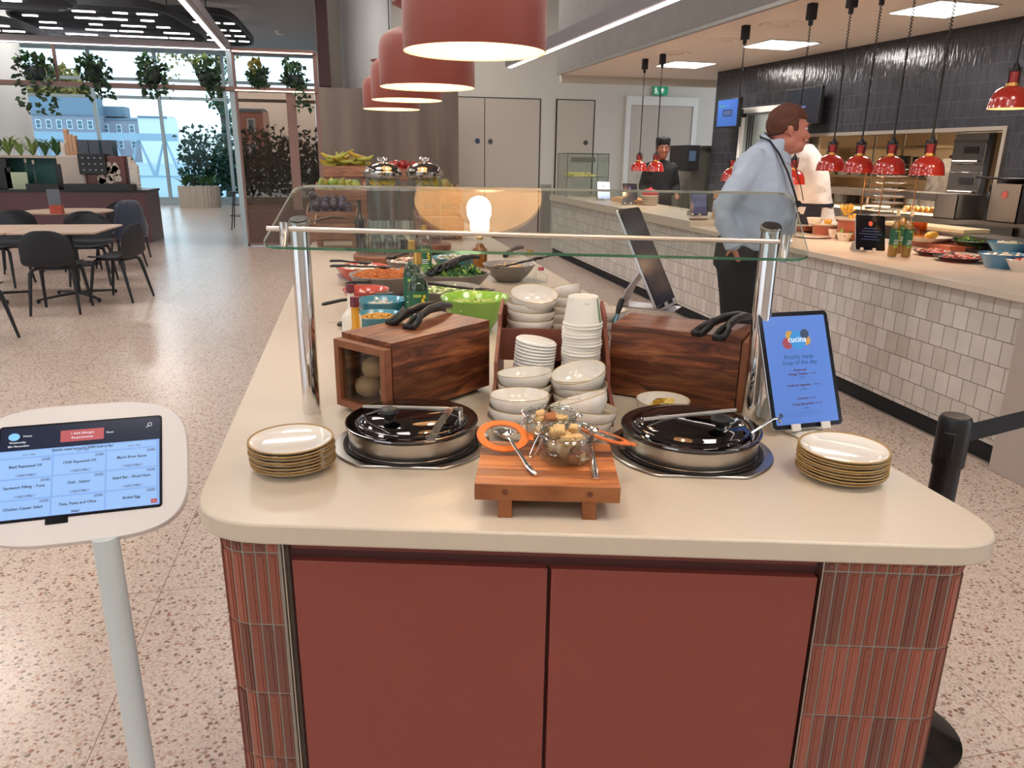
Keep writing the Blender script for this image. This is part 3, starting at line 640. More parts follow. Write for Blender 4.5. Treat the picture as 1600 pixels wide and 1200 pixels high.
# ---------------- soup kettles
def kettle(px,py,wpx,rz,name_lab,knob,bar_tilt,ladle):
    q=PZ(px,py,.952); R=WR(wpx,q)/2; e=thing('soup_kettle',name_lab,'soup kettle',(q.x,q.y,ZT),rz)
    # flange with flattened front
    pts=[]
    for k in range(72):
        a=2*PI*k/72; x,y=1.18*R*math.cos(a),1.18*R*math.sin(a); 
        if y<-1.02*R:
            y=-1.02*R
        pts.append((x,y))
    b=MB(); b.prism(pts,0,.006); b.build('flange',m_steel,e,bevel=.003)
    b=MB(); b.lathe([(R*1.02,.006),(R*1.04,.010),(R*1.0,.010),(R*.96,.006),(R*.93,.004),(R*.93,.012)],64); b.build('dark_gasket',M('gasket','1a1817',.5),e)
    b=MB(); b.lathe([(R*.94,.008),(R*.955,.012),(R*.955,.046),(R*.99,.0505),(R,.0535),(R*.995,.0565),(R*.97,.0572),(R*.80,.052),(R*.79,.045)],64,mis=[0,0,0,1,1,1,1,1])
    b.build('kettle_body',[m_steel,M('rim_mirror','757070',.07,1.0)],e)
    # domed lid, back half hinged on a straight bar
    prof=[(R*.845,.052),(R*.85,.055),(R*.83,.059),(R*.79,.060),(R*.775,.062),(R*.745,.067),(R*.70,.070),(R*.5,.0755),(R*.25,.078),(0,.0785)]
    b=MB(); b.lathe(prof,64); lid=b.build('lid',M('lid_mirror','5a5656',.05,1.0),e)
    ca,sa=math.cos(bar_tilt),math.sin(bar_tilt); hw=R*.80
    b=MB(); b.box((0,0.008,.079),(2*hw*.95,.006,.005),bar_tilt); b.build('hinge_bar',M('bar_bright','dcd8d2',.3,.4),lid)
    kx,ky=knob; b=MB(); b.lathe([(.0,.0),(.011,0),(.009,.009),(.012,.016),(.018,.021),(.021,.026),(.018,.032),(.009,.036),(0,.037)],28,(kx,ky,.069)); b.build('knob',m_black,lid)
    return e,q,R
k1,q1,R1=kettle(644,657,206,A_I,'left steel soup kettle with mirrored hinged lid and wide flat ladle handle',(-.036,-.068),.0,None)
k2,q2,R2=kettle(1079,668,216,A_I,'right steel soup kettle with mirrored hinged lid and thin hooked ladle',(.046,-.064),.36,None)
def ladle(lab,pts,flat,wd):
    e=thing('soup_ladle',lab,'ladle',pts[0])
    b=MB(); b.tube([Vector(p)-Vector(pts[0]) for p in pts],wd,10,flat=flat); b.build('handle',m_chrome,e)
    b=MB(); p=Vector(pts[-1])-Vector(pts[0]); b.lathe([(0,0),(.02,.004),(.03,.018),(.031,.026),(.029,.026),(.027,.018),(.0,.003)],20,(p.x,p.y,p.z-.03)); b.build('bowl',m_steel,e)
# left ladle: broad bent strip resting up from the rim notch
b=MB(); e=thing('soup_ladle','broad steel ladle handle standing out of the left soup kettle','ladle',(q1.x,q1.y,ZT),A_I)
p0=Vector((R1*.58,-R1*.62,.058))
a=PZ(672,690,.965)-Vector((q1.x,q1.y,ZT)); c=PZ(704,639,1.0)-Vector((q1.x,q1.y,ZT)); d=PZ(720,640,.995)-Vector((q1.x,q1.y,ZT))
Ri=Matrix.Rotation(-A_I,3,'Z'); a=Ri@a; c=Ri@c; d=Ri@d
def strip(b,pts,w,th,side):
    side=Vector(side).normalized(); rings=[]
    for i,p in enumerate(pts):
        p=Vector(p); t=(Vector(pts[min(i+1,len(pts)-1)])-Vector(pts[max(i-1,0)])).normalized(); nn=t.cross(side).normalized()*th/2; ss=side*w/2
        rings.append([p-ss-nn,p+ss-nn,p+ss+nn,p-ss+nn])
    b.loft(rings)
strip(b,[a,a.lerp(c,.5)+Vector((0,0,.006)),c,c.lerp(d,.3)+Vector((0,.004,.003))],.018,.0025,(.9,.3,0)); strip(b,[c+Vector((.006,0,.001)),d+Vector((0,0,0)),d+Vector((.002,-.002,-.03))],.02,.0025,(.2,1,0)); b.build('handle',m_chrome,e)
b=MB(); a2=a+Vector((-.035,.085,-.045)); b.lathe([(0,0),(.02,.004),(.03,.018),(.031,.026),(.029,.026),(.027,.018),(.0,.003)],20,a2-Vector((0,0,.02))); b.build('bowl',m_steel,e)
g=lambda px,py,z:PZ(px,py,z)
ladle('thin wire ladle with hooked end sticking out of the right soup kettle',[g(1219,660,.975),g(1216,653,.985),g(1207,655,.985),g(1175,676,.965),g(1160,690,.925)],1.0,.0028)
# ---------------- crouton stand
c0=PZ(779,808,.9); ang=math.atan2((PZ(928,812,.9)-c0).y,(PZ(928,812,.9)-c0).x)
O2=PZ(731,770,ZT+.03); O2=Vector((c0.x,c0.y,ZT)); e=thing('wooden_stand','low slatted acacia stand on two feet holding the crouton jars','serving stand',O2,ang)
u2=Vector((math.cos(ang),math.sin(ang),0)); v2=Vector((-u2.y,u2.x,0))
gx=(PZ(928,812,.9)-c0).length
tl=Vector((O2.x,O2.y,0))-u2*.045
W2=gx+.085; D2=.205
b=MB()
for k in range(5): b.span((-.042,-.004+k*D2/5,.034),(-.042+W2,-.004+(k+1)*D2/5-.0006,.064))
b.build('board',m_board,e,bevel=.0012)
for x in (.011,gx-.009):
    b=MB(); b.span((x-.012,-.002,0),(x+.012,.19,.034)); b.build('leg',m_board,e,bevel=.001)
    b=MB(); b.cyl((x,-.0055,.05),(x,-.004,.05),.0052,n=16); b.build('dowel',M('dowel_dark','6b3a20',.5),e)
ZB=ZT+.0645
def SP(px,py,z=ZB): return PZ(px,py,z)
m_seal=M('orange_seal','ea7a34',.45)
m_jar=glass('jar_glass','f2f5f4',1.62,fac=1.5)
def jar(lab,p,r,h,ang,lidp,lidrot,croutons,seed):
    e=thing('clip_top_jar',lab,'jar',p,ang)
    b=MB(); b.lathe([(0,.001),(r*.86,.001),(r*.97,.006),(r,.014),(r,h*.72),(r*.93,h*.8),(r*.90,h*.86),(r*.97,h*.92),(r*.98,h*.97),(r*.95,h),(r*.90,h*.98),(r*.86,h*.86),(r*.89,h*.78),(r*.95,h*.7),(r*.95,.016),(r*.9,.008),(0,.006)],48); b.build('glass_body',m_jar,e)
    b=MB(); b.tube([(r*.98*math.cos(t*PI/12),r*.98*math.sin(t*PI/12),h*.84) for t in range(24)],.0013,6,closed=True)
    for sgn in (-1,1):
        b.tube([(sgn*r*.99,-.012,h*.84),(sgn*(r+.006),-.010,h*.93),(sgn*(r+.010),0,h*.90),(sgn*(r+.006),.010,h*.93),(sgn*r*.99,.012,h*.84)],.0013,6)
    b.tube([(-r*.99,-.010,h*.80),(-r*1.12,-.013,h*.55),(-r*1.32,-.011,h*.18),(-r*1.36,0,h*.12),(-r*1.32,.011,h*.18),(-r*1.12,.013,h*.55),(-r*.99,.010,h*.80)],.0013,6)
    b.build('wire_clip',m_chrome,e)
    lo=MB(); R_=Matrix.Translation(lidp)@Euler(lidrot).to_matrix().to_4x4(); lo.T=R_
    lo.lathe([(0,.004),(r*.72,.004),(r*.8,.001),(r*.98,.002),(r,.006),(r*.98,.009),(r*.8,.010),(r*.7,.013),(0,.013)],40); li=lo.build('glass_lid',m_glass,e)
    lo=MB(); lo.T=R_; lo.lathe([(r*.70,.0095),(r*1.0,.0095),(r*1.01,.0125),(r*.70,.0125),(r*.70,.0095)],40); lo.box((r*1.03,0,.011),(r*.3,r*.45,.003)); lo.build('rubber_seal',m_seal,li)
    rr=random.Random(seed); out=[]
    for k in range(croutons):
        lay=k//6; a=rr.uniform(0,6.28) if lay<4 else k*2.1; rad=r*(.58 if k%6 else .08)*rr.uniform(.8,1) if lay<4 else r*.3
        z=.012+lay*.0115
        s_=rr.uniform(.0075,.0105); c=MB(); base=MB(); bm=bmesh.new(); bmesh.ops.create_cube(bm,size=2); bmesh.ops.subdivide_edges(bm,edges=bm.edges,cuts=2,use_grid_fill=True)
        for v in bm.verts:
            v.co=v.co*s_*(1+.16*noise.noise(v.co*1.7+Vector((k,seed,0)))-.08*(v.co.length-1.2)); v.co+=Vector((noise.noise(v.co*160+Vector((k,0,0))),noise.noise(v.co*160+Vector((0,k,0))),noise.noise(v.co*160+Vector((0,0,k)))))*.0012
        me=bpy.data.meshes.new('crouton'); bm.to_mesh(me); bm.free(); me.shade_smooth(); me.materials.append(m_crouton if rr.random()<.75 else m_croutond)
        o=bpy.data.objects.new('crouton',me); COL.objects.link(o); o.location=p+Matrix.Rotation(ang,3,'Z')@Vector((rad*math.cos(a+k*1.05),rad*math.sin(a+k*1.05),z)); o.rotation_euler=(rr.uniform(0,1.5),rr.uniform(0,1.5),rr.uniform(0,3))
        tag(o,'toasted crouton in the %s'%('front clip top jar, one of a heap' if seed==1 else 'rear clip top jar, one of a heap'),'crouton','croutons in the front jar' if seed==1 else 'croutons in the rear jar')
    return e
m_crouton=M('crouton_gold','d9b47c',.8,var=.25,vscale=160,bump=.4,bscale=300); m_croutond=M('crouton_brown','a8683e',.8,var=.25,vscale=160,bump=.4,bscale=300)
pj1=SP(884,718); r1=WR(84,pj1)/2
Rm=Matrix.Rotation(-(ang+.25),3,'Z')
l1=Rm@(SP(944,690,ZB+.012)-pj1)
jar('front glass clip top jar heaped with croutons, lid open to the right',pj1,r1,.062,ang+.25,l1,(-.20,.26,-.3),26,1)
pj2=SP(860,688); Rm=Matrix.Rotation(-(ang-.1),3,'Z'); l2=Rm@(SP(785,688,ZB+.012)-pj2)
jar('rear glass clip top jar of croutons, lid with orange seal open to the left',pj2,r1*1.0,.062,ang-.1,l2,(.26,.06,.2),22,2)
def spoon(lab,a,c,br=.017):
    a=Vector(a); c=Vector(c); d=(c-a); L=d.length; e=thing('teaspoon',lab,'spoon',a,math.atan2(d.y,d.x)); dz=d.z
    b=MB(); pts=[(.014,0,.004),(.03,0,.004+.2*0),(.05,0,.005+dz*.35),(.09,0,.003+dz*.7),(L*.8,0,dz+.002),(L,0,dz+.001)]
    b.tube(pts,[.0035,.0028,.0028,.0035,.0058,.006],10,flat=.35); b.build('handle',m_chrome,e)
    b=MB(); b.T=Matrix.Translation((0,0,.006)); b.lathe([(0,-.006),(br*.5,-.005),(br*.85,-.001),(br,.002),(br*.95,.002),(br*.8,0),(br*.45,-.004),(0,-.005)],24,sx=1.25); b.build('spoon_bowl',m_chrome,e)
spoon('steel teaspoon resting its bowl on the left orange sealed jar lid',SP(787,681,ZB+.026),SP(838,742,ZB+.002))
spoon('steel teaspoon lying beside the front crouton jar on its right',SP(924,676,ZB+.026),SP(931,748,ZB+.002),.015)
# ---------------- bread boxes
m_acr=glass('acrylic','eef2f2',1.4)
m_bread=M('bread_crust','c79a6a',.75,var=.2,vscale=20,bump=.2,bscale=50)
m_bread2=M('bread_dust','d8b893',.8,var=.2,vscale=30)
def breadbox(lab,corner,ang,L,Wd,z0,z1,window_at_start,flip=1):
    e=thing('bread_box',lab,'bread box',(corner[0],corner[1],ZT),ang); t=.014; z0-=ZT; z1-=ZT; f=flip
    def sp(b,a,c): b.span((a[0],a[1]*f,a[2]),(c[0],c[1]*f,c[2]))
    b=MB(); sp(b,(0,0,z0),(L,t,z1-t)); b.build('side_panel',m_walnut,e,bevel=.001)
    b=MB(); sp(b,(0,Wd-t,z0),(L,Wd,z1-t)); b.build('side_panel',m_walnut,e,bevel=.001)
    b=MB(); sp(b,(0,0,z1-t),(L,Wd,z1)); b.build('top_panel',m_walnut,e,bevel=.001)
    b=MB(); sp(b,(.002,t,z0),(L,Wd-t,z0+t)); b.build('bottom_panel',m_walnut,e)
    b=MB(); sp(b,(L-t,t,z0+t),(L,Wd-t,z1-t)); b.build('end_panel',m_walnut,e)
    # framed window door at the open end
    b=MB(); fx0,fx1=-.026,-.003
    sp(b,(fx0,.0,z0),(fx1,.016,z1-.012)); sp(b,(fx0,Wd-.016,z0),(fx1,Wd,z1-.012)); sp(b,(fx0,.016,z0),(fx1,Wd-.016,z0+.016)); sp(b,(fx0,.016,z1-.03),(fx1,Wd-.016,z1-.012))
    d=b.build('window_frame',M('acacia_pale','8a5436',.45,var=.3,vscale=30),e,bevel=.001)
    b=MB(); sp(b,(-.016,.016,z0+.016),(-.013,Wd-.016,z1-.03)); b.build('window_pane',m_acr,d)
    if z0>.005:
        for x in (.03,L-.03):
            for y in (.03,Wd-.03):
                b=MB(); b.cyl((x,y*f,0),(x,y*f,z0),.008,n=12); b.build('foot',m_black,e)
    return e
C=Vector((.072,1.675)); aL=math.radians(39.5)
breadbox('left acacia bread box with bread rolls behind its clear end window',C,aL,.345,.18,.912,1.092,True)
R2d=lambda a:Matrix.Rotation(a,2)
def roll(nm,lab,p,r,rot,gr):
    bm=bmesh.new(); bmesh.ops.create_icosphere(bm,subdivisions=3,radius=1)
    for v in bm.verts:
        n=v.co.copy(); v.co=Vector((n.x*r[0],n.y*r[1],n.z*r[2]))*(1+.07*noise.noise(n*2+Vector((p[0]*50,0,0)))-(.10 if abs(n.x)<.08 and n.z>0 else 0))
    me=bpy.data.meshes.new(nm); bm.to_mesh(me); bm.free(); me.shade_smooth(); me.materials.append(m_bread)
    o=bpy.data.objects.new(nm,me); COL.objects.link(o); o.location=p; o.rotation_euler=rot; tag(o,lab,'bread roll',gr); return o
for (lx,ly,lz,lab) in ((.02,.135,.026,'bread roll low in the left box window, far corner'),(.03,.055,.026,'bread roll low in the left box window, near corner'),(.03,.12,.075,'bread roll upper left behind the left box window'),(.035,.05,.076,'bread roll upper right behind the left box window')):
    q=R2d(aL)@Vector((lx+.018,ly)); roll('bread_roll',lab,(C.x+q.x,C.y+q.y,ZT+.028+lz),(.04,.032,.028),(.1,lx*9,aL+ly*9),'bread rolls in the left box')
# right box: long side towards us, window end at its right
cR=PZ(962,610,.9); 
rl=Vector((.645,1.80)); rr_=Vector((.905,1.60))
dR=(rl-rr_).normalized(); angR=math.atan2(dR.y,dR.x)
breadbox('right acacia bread box standing behind the right soup kettle',rr_,angR,.33,.17,.905,1.092,True,flip=-1)
for (lx,ly,lz,lab) in ((.04,.05,.03,'bread roll low behind the right box window, near side'),(.04,.115,.03,'bread roll low behind the right box window, far side')):
    q=R2d(angR)@Vector((lx+.01,-ly)); roll('bread_roll',lab,(rr_.x+q.x,rr_.y+q.y,ZT+.022+lz),(.04,.03,.03),(.1,lx*9,angR+ly*9),'bread rolls in the right box')
# ---------------- tongs
def tongs(lab,t1,t2,joint,r=.0085):
    "black tongs: two bars meeting at a joint, each ending in a slotted hook"
    t1,t2,J=Vector(t1),Vector(t2),Vector(joint); e=thing('serving_tongs',lab,'tongs',J)
    for k,t_ in enumerate((t1,t2)):
        a=t_-J; L=a.length; d_=a.normalized(); sd=Vector((-d_.y,d_.x,0)).normalized()*(1 if k else 1); up=Vector((0,0,1))
        n0=J*0+d_*(L-.062)
        b=MB(); b.tube([Vector((0,0,.004)),d_*(L*.25)+up*.016,d_*(L*.55)+up*.020,n0+up*.014],[r*.8,r*1.15,r*1.1,r],10,flat=1.2)
        tip=d_*L-up*.004
        b.tube([n0+up*.015,n0+d_*.03+sd*.012+up*.010,tip+sd*.010+up*.002,tip-sd*.004],[r,r*.8,r*.8,r*.75],8,flat=1.5)
        b.tube([n0+up*.014,n0+d_*.028-sd*.010+up*.006,tip-sd*.012+up*.0,tip+sd*.006],[r,r*.8,r*.8,r*.75],8,flat=1.5)
        b.build('arm',m_black,e,angle=60)
    return e
zt=1.094
tongs('black tongs lying open across the top of the left bread box',PZ(611,503,zt+.006),PZ(640,510,zt+.006),PZ(704,480,zt+.008))
tongs('black tongs lying open across the top of the right bread box',PZ(1090,519,zt+.006),PZ(1124,526,zt+.006),PZ(1172,497,zt+.008))
# long utensil crossing behind the left box
def spoonlong(lab,a,c,r=.008,bowl=True,nm='serving_spoon',hd=.25):
    a=Vector(a); c=Vector(c); d=c-a; L=d.length; e=thing(nm,lab,'serving spoon',a,math.atan2(d.y,d.x)); q=[(0,0,0),(.01,0,.002),(L*.3,0,d.z*.3+.004),(L*.6,0,d.z*.6),(L*.85,0,d.z*.85)]
    b=MB(); b.tube(q,[r*.8,r*1.25,r*1.1,r*.8,r*.7],10,flat=.7); b.build('handle',m_black,e,angle=60)
    b=MB(); b.T=Matrix.Translation((L,0,d.z)); b.lathe([(0,-.01),(.018,-.008),(.028,-.001),(.03,.003),(.027,.002),(.016,-.005),(0,-.007)],20,sx=1.35); b.build('spoon_bowl',m_black,e)
    return e
# ---------------- tiered rack
RO=PZ(765,662,ZT); RO=Vector((RO.x,RO.y,ZT)); WRK=.292; e=thing('tiered_rack','three tier terracotta wooden rack holding stacked bowls, lids and cups','rack',RO,A_I)
t=.009
for x in (0,WRK-t):
    b=MB(); b.plate([(.0,0),(.0,.05),(.14,.065),(.15,.11),(.30,.17),(.31,.20),(.46,.215),(.46,0)],'x',x,x+t); b.build('side_panel',m_terrab,e,bevel=.0008)
for (v0,za,zb) in ((.0,.0,.03),(.165,.0,.068),(.325,.07,.158)):
    b=MB(); b.span((t,v0,za),(WRK-t,v0+.008,zb)); b.build('front_panel',m_terrab,e)
for (v0,v1,z) in ((.008,.165,.006),(.173,.325,.030),(.333,.46,.095)):
    b=MB(); b.span((t,v0,z-.006),(WRK-t,v1,z)); b.build('shelf',m_terrab,e)
b=MB(); b.span((t,.452,.1),(WRK-t,.46,.2)); b.build('back_panel',m_terrab,e)
def RK(u,v,z): return RO+U*u+V*v+Vector((0,0,z))
def bowl_mb(r,h):
    b=MB(); b.lathe([(0,.003),(r*.48,.003),(r*.52,0),(r*.58,.002),(r*.8,h*.28),(r*.95,h*.62),(r,h*.97),(r*.99,h),(r*.965,h*.985),(r*.92,h*.62),(r*.76,h*.32),(r*.5,h*.14),(0,h*.12)],44,mis=[0,0,0,0,0,0,1,1,0,0,0,0]); return b
m_rimb=M('bowl_rim','a8894f',.35)
rb=.0675; hb=.052
bp=bowl_mb(rb,hb).build('speckled_bowl',[m_spk,m_rimb]); tag(bp,'x','bowl')
def bowls(base,items,group,where):
    n=len(items)
    for i,(dz,tx,ty) in enumerate(items):
        o=dup(bp,Vector(base)+Vector((tx*.12,0,dz)),label='speckled bowl, %s of the %s'%('topmost' if i==n-1 else ('lowest' if i==0 else ORD[n-1-i]),where),group=group,rot=(tx,ty,i*1.3+A_I))
bowls(RK(.066,-.078,.001),[(0,.0,0),(.021,.02,.03),(.046,.05,.05)],'speckled bowls before the rack, left stack','left front bowl stack before the rack')
bowls(RK(.214,-.075,.001),[(0,0,.03),(.020,.06,.10),(.040,.02,.36)],'speckled bowls before the rack, right stack','leaning right front bowl stack')
bowls(RK(.080,.083,.008),[(0,0,0),(.022,0,0),(.046,.02,.1)],'speckled bowls in the lowest tier, left','left bowl stack in the lowest rack tier')
bowls(RK(.214,.083,.008),[(0,0,0),(.022,.0,.0),(.042,-.03,.1),(.054,.04,.26)],'speckled bowls in the lowest tier, right','right bowl stack in the lowest rack tier')
bowls(RK(.086,.40,.097),[(0,0,0),(.026,.0,0),(.052,0,-.04),(.076,.0,.05),(.098,.04,.24)],'speckled bowls in the top tier, left','left bowl stack in the top rack tier')
bowls(RK(.165,.50,-.0),[(.10,0,0),(.126,.0,0),(.150,0,-.06),(.170,.0,-.12),(.190,.10,-.35)],'speckled bowls behind the top tier','tipped stack behind the top tier')
bowls(RK(.30,.52,-.0),[(.05,0,0),(.076,.0,0),(.102,0,0),(.128,.0,0)],'speckled bowls at the right end behind','bowl stack half hidden behind the paper cups')
for (u,v,z) in ((.165,.50,.098),(.30,.52,.048)):
    p=RK(u,v,0); b=MB(); b.cyl((p.x,p.y,ZT),(p.x,p.y,ZT+z),.06,n=24); tag(b.build('stacking_block',m_terrab),'round terracotta block under the bowls tucked behind the rack, %s'%('left' if u<.2 else 'right'),'block')
bpy.data.objects.remove(bp)
# paper cups, upside down, and lids
m_cup=M('paper_cup','efe9e1',.55,var=.02); rc=.0495
def cup_mb(top):
    b=MB(); b.lathe([(rc,.0),(rc+.0022,.0015),(rc+.0022,.0045),(rc-.0005,.006),(rc*.78,.070),(rc*.765,.072),(rc*.75,.0705),(0,.0695)],36)
    return b
cb_=RK(.222,.235,.032); cupm=cup_mb(True).build('paper_cup',m_cup); tag(cupm,'x','cup'); N=22; pit=.0078
for i in range(N):
    k=N-1-i; lab='upturned white paper soup cup, %s of the tall stack'%('topmost, with a green stripe,' if k==0 else ('lowest' if i==0 else ORD[k]))
    o=dup(cupm,cb_+Vector((.0012*math.sin(i),.001*math.cos(i*2),i*pit)),label=lab,group='paper soup cups in the tall stack',rot=(0,-.012+.0,i*.7))
    if i==N-1: topcup=o
bpy.data.objects.remove(cupm)
topcup.rotation_euler=(0,-.012,0)
b=MB(); a0=-.75
b.add([(( rc*(1-.22*t)+.0008)*math.cos(a0+s_*.075),(rc*(1-.22*t)+.0008)*math.sin(a0+s_*.075),.008+t*.060) for t in (0,1) for s_ in (-1,1)],[[0,1,3,2]]); b.build('green_stripe',M('stripe_green','6f9a5e',.5),topcup,smooth=False)
b=MB(); 
for zz,da in ((.058,-1.7),(.0575,-1.55)): b.add([((rc*.84)*math.cos(da+s_*.1),(rc*.84)*math.sin(da+s_*.1),zz+t*.001) for t in (0,1) for s_ in (-1,1)],[[0,1,3,2]])
b.build('faint_print',M('print_grey','a9a29a',.6),topcup,smooth=False)
lidm=MB(); lidm.lathe([(.0535,0),(.0545,.002),(.0535,.005),(.050,.0065),(.049,.0085),(.044,.0095),(.040,.0085),(0,.0085)],36); lidm=lidm.build('cup_lid',M('lid_white','eeeae6',.4)); tag(lidm,'x','lid')
lb=RK(.098,.235,.032); NL=14
for i in range(NL):
    k=NL-1-i; dup(lidm,lb+Vector((.0018*i*.4-.003,0,.004+i*.0082)),label='white plastic cup lid, %s of the leaning stack'%('topmost' if k==0 else ('lowest' if i==0 else ORD[k])),group='white lids in the leaning stack',rot=(.0,.012*i,0))
bpy.data.objects.remove(lidm)
# ---------------- butter bowl
q=PZ(1036,622,.955); pb=bowl_mb(WR(84,q)/2,.052).build('butter_bowl',[m_spk,m_rimb]); pb.location=(q.x,q.y,ZT+.001); tag(pb,'shallow speckled bowl of butter portions behind the right kettle','bowl')
r=random.Random(4); m_foil=M('gold_foil','c9a23c',.3,.7); m_foil2=M('butter_yellow','d9c070',.4)
for i,(dx,dy,dz) in enumerate([(-.02,.005,0),(.0,-.01,0),(.02,.008,0),(-.008,.01,.014),(.014,-.004,.015),(.005,.018,.012)]):
    b=MB(); b.box((0,0,0),(.028,.018,.011)); o=b.build('butter_portion',m_foil if i%2 else m_foil2,bevel=.002,loc=(q.x+dx,q.y+dy,ZT+.030+dz)); o.rotation_euler=(r.uniform(-.4,.4),r.uniform(-.4,.4),r.uniform(0,3)); tag(o,'gold wrapped butter portion in the shallow speckled bowl','butter portion','butter portions in the bowl')
# ---------------- tablets on stands
m_bezel=M('tablet_bezel','0d1016',.12,coat=.5); m_alu=M('aluminium','c4c4c8',.32,.9); m_cream=M('stand_cream','e2dcd2',.4)
def tablet(lab,TL,TR,BR,BL,scr,draw=None,thick=.008,stand=True,standmat=None,gr=None,es=1.0,base_z=ZT,screen='5579c4'):
    "TL..BL: corners of the front face in the room"
    TL,TR,BR,BL=[Vector(p) for p in (TL,TR,BR,BL)]
    w=((TR-TL).length+(BR-BL).length)/2; h=((TL-BL).length+(TR-BR).length)/2; c=(TL+TR+BR+BL)/4
    x=((TR+BR)-(TL+BL)).normalized(); y=((TL+TR)-(BL+BR)); y=(y-x*y.dot(x)).normalized(); z=x.cross(y)
    base=Vector((c.x,c.y,base_z)); base=base-Vector((z.x,z.y,0))*.03
    e=thing('display_tablet',lab,'tablet',base,0,gr)
    Mx=Matrix(((x.x,y.x,z.x,c.x-base.x),(x.y,y.y,z.y,c.y-base.y),(x.z,y.z,z.z,c.z-base.z),(0,0,0,1)))
    b=MB(); b.T=Mx; b.prism(rrect(w,h,.012),-thick,-.0005); p=b.build('tablet_case',m_alu,e,bevel=.0015)
    b=MB(); b.T=Mx; b.prism(rrect(w-.002,h-.002,.011),-.0006,.0004); b.build('bezel',m_bezel,p)
    bw=.011; b=MB(); b.T=Mx; b.prism(rrect(w-2*bw,h-2*bw,.003),.0003,.0006); b.build('screen',M('screen_'+screen,screen,.15,emit=screen,es=es,coat=.3),p)
    if draw:
        b=MB(); b.T=Mx@Matrix.Translation((0,0,.0008)); mats=draw(b,w-2*bw,h-2*bw); b.build('screen_graphics',mats,p,smooth=False)
    if stand:
        sm=standmat or m_alu
        bc=Vector((0,0,0)); fb=(BL+BR)/2-base; bk=Vector((-z.x,-z.y,0)).normalized()
        b=MB(); xx=Vector((x.x,x.y,0)).normalized(); mid=fb+Vector((0,0,0))
        s0=Vector((mid.x,mid.y,.0035))
        strip(b,[s0-bk*.03,s0+bk*.06,s0+bk*.12,s0+bk*.128+Vector((0,0,.006)),s0+bk*.112+Vector((0,0,.05)),(c-base)-z*.0065+y*(-.02),],min(.085,w*.5),.003,xx); b.build('stand',sm,e)
        b=MB()
        for sg in (-1,1):
            q=fb+x*(sg*w*.21); b.T=Matrix.Translation(q)@Matrix(((x.x,y.x,z.x,0),(x.y,y.y,z.y,0),(x.z,y.z,z.z,0),(0,0,0,1))); b.box((0,-.003,.0),(.024,.005,.026)); b.box((0,.004,.011),(.024,.014,.004))
        b.T=Matrix.Identity(4); strip(b,[fb-z*.012+y*(-.001),Vector((fb.x,fb.y,.004))+bk*.055],.06,.003,xx)
        b.build('cradle_hooks',sm,e,bevel=.001)
    return e
def flat_mat(c,es=.55): return M('px_'+c,c,.4,emit=c,es=es)
def draw_soup(b,w,h):
    mats=[flat_mat('2d7fc0'),flat_mat('8a3c4a'),flat_mat('b08a3c'),flat_mat('2f3f5a'),flat_mat('e8eef6'),flat_mat('5a1a26',.0),flat_mat('1f5f8a',.1),flat_mat('4a63ad',.2)]
    def disc(x,y,r,mi,z=0): b.add([(x+r*math.cos(t*PI/16),y+r*math.sin(t*PI/16),z) for t in range(32)],[list(range(32))],mi)
    k=w/.152
    y0=h*.5-.052*k
    disc(.027*k*-.85,y0-.006*k,.0125*k,1,0); disc(.024*k,y0-.002*k,.010*k,2,0); disc(-.016*k,y0+.011*k,.0095*k,2,0.0001); disc(0.003*k,y0,.020*k,0,.0002); disc(.021*k,y0+.012*k,.0105*k,3,.0003)
    text_mesh(b,'cucina',.001*k,y0+.001*k,.018*k,mi=4,z=.0005,bold=.0001)
    text_mesh(b,'Freshly made',0,y0-.036*k,.0135*k,mi=6,z=.0003); text_mesh(b,'Soup of the day',0,y0-.048*k,.0135*k,mi=6,z=.0003)
    y=y0-.064*k
    text_mesh(b,'Potato and',-.002*k,y,.0070*k,mi=5,z=.0003,bold=.00012); text_mesh(b,'Vintage Cheddar',-.008*k,y-.0085*k,.0070*k,mi=5,z=.0003,bold=.00012); text_mesh(b,'(160 kcal)',.028*k,y-.0085*k,.0045*k,mi=5,z=.0003); text_mesh(b,'£1.70',0,y-.0165*k,.0062*k,mi=6,z=.0003)
    text_mesh(b,'Lentil and Vegetable',-.010*k,y-.032*k,.0070*k,mi=5,z=.0003,bold=.00012); text_mesh(b,'(130 kcal)',.034*k,y-.032*k,.0045*k,mi=5,z=.0003); text_mesh(b,'£1.70',0,y-.041*k,.0062*k,mi=6,z=.0003)
    text_mesh(b,'Croutons',-.004*k,y-.060*k,.0070*k,mi=5,z=.0003,bold=.00012); text_mesh(b,'(39 kcal)',.020*k,y-.060*k,.0045*k,mi=5,z=.0003)
    text_mesh(b,'Crusty Bread Roll',-.006*k,y-.072*k,.0070*k,mi=5,z=.0003,bold=.00012); text_mesh(b,'(184 kcal)',.032*k,y-.072*k,.0045*k,mi=5,z=.0003); text_mesh(b,'£0.45',0,y-.081*k,.0062*k,mi=6,z=.0003)
    disc(-w*.5+.013*k,-h*.5+.02*k,.005*k,3,.0003)
    for i in range(3): b.add([(-w*.5+.024*k,-h*.5+(.016+.004*i)*k,.0003),(w*.5-.04*k,-h*.5+(.016+.004*i)*k,.0003),(w*.5-.04*k,-h*.5+(.0165+.004*i)*k,.0003),(-w*.5+.024*k,-h*.5+(.0165+.004*i)*k,.0003)],[[0,1,2,3]],7)
    for yy in (h*.5-.021*k,h*.5-.026*k): b.add([(-w*.5+.008*k,yy,.0003),(-w*.5+.030*k,yy,.0003),(-w*.5+.030*k,yy+.0006,.0003),(-w*.5+.008*k,yy+.0006,.0003)],[[0,1,2,3]],7)
    return mats
BLp=PZ(1207,674,.915); BRp=PZ(1317,663,.915)
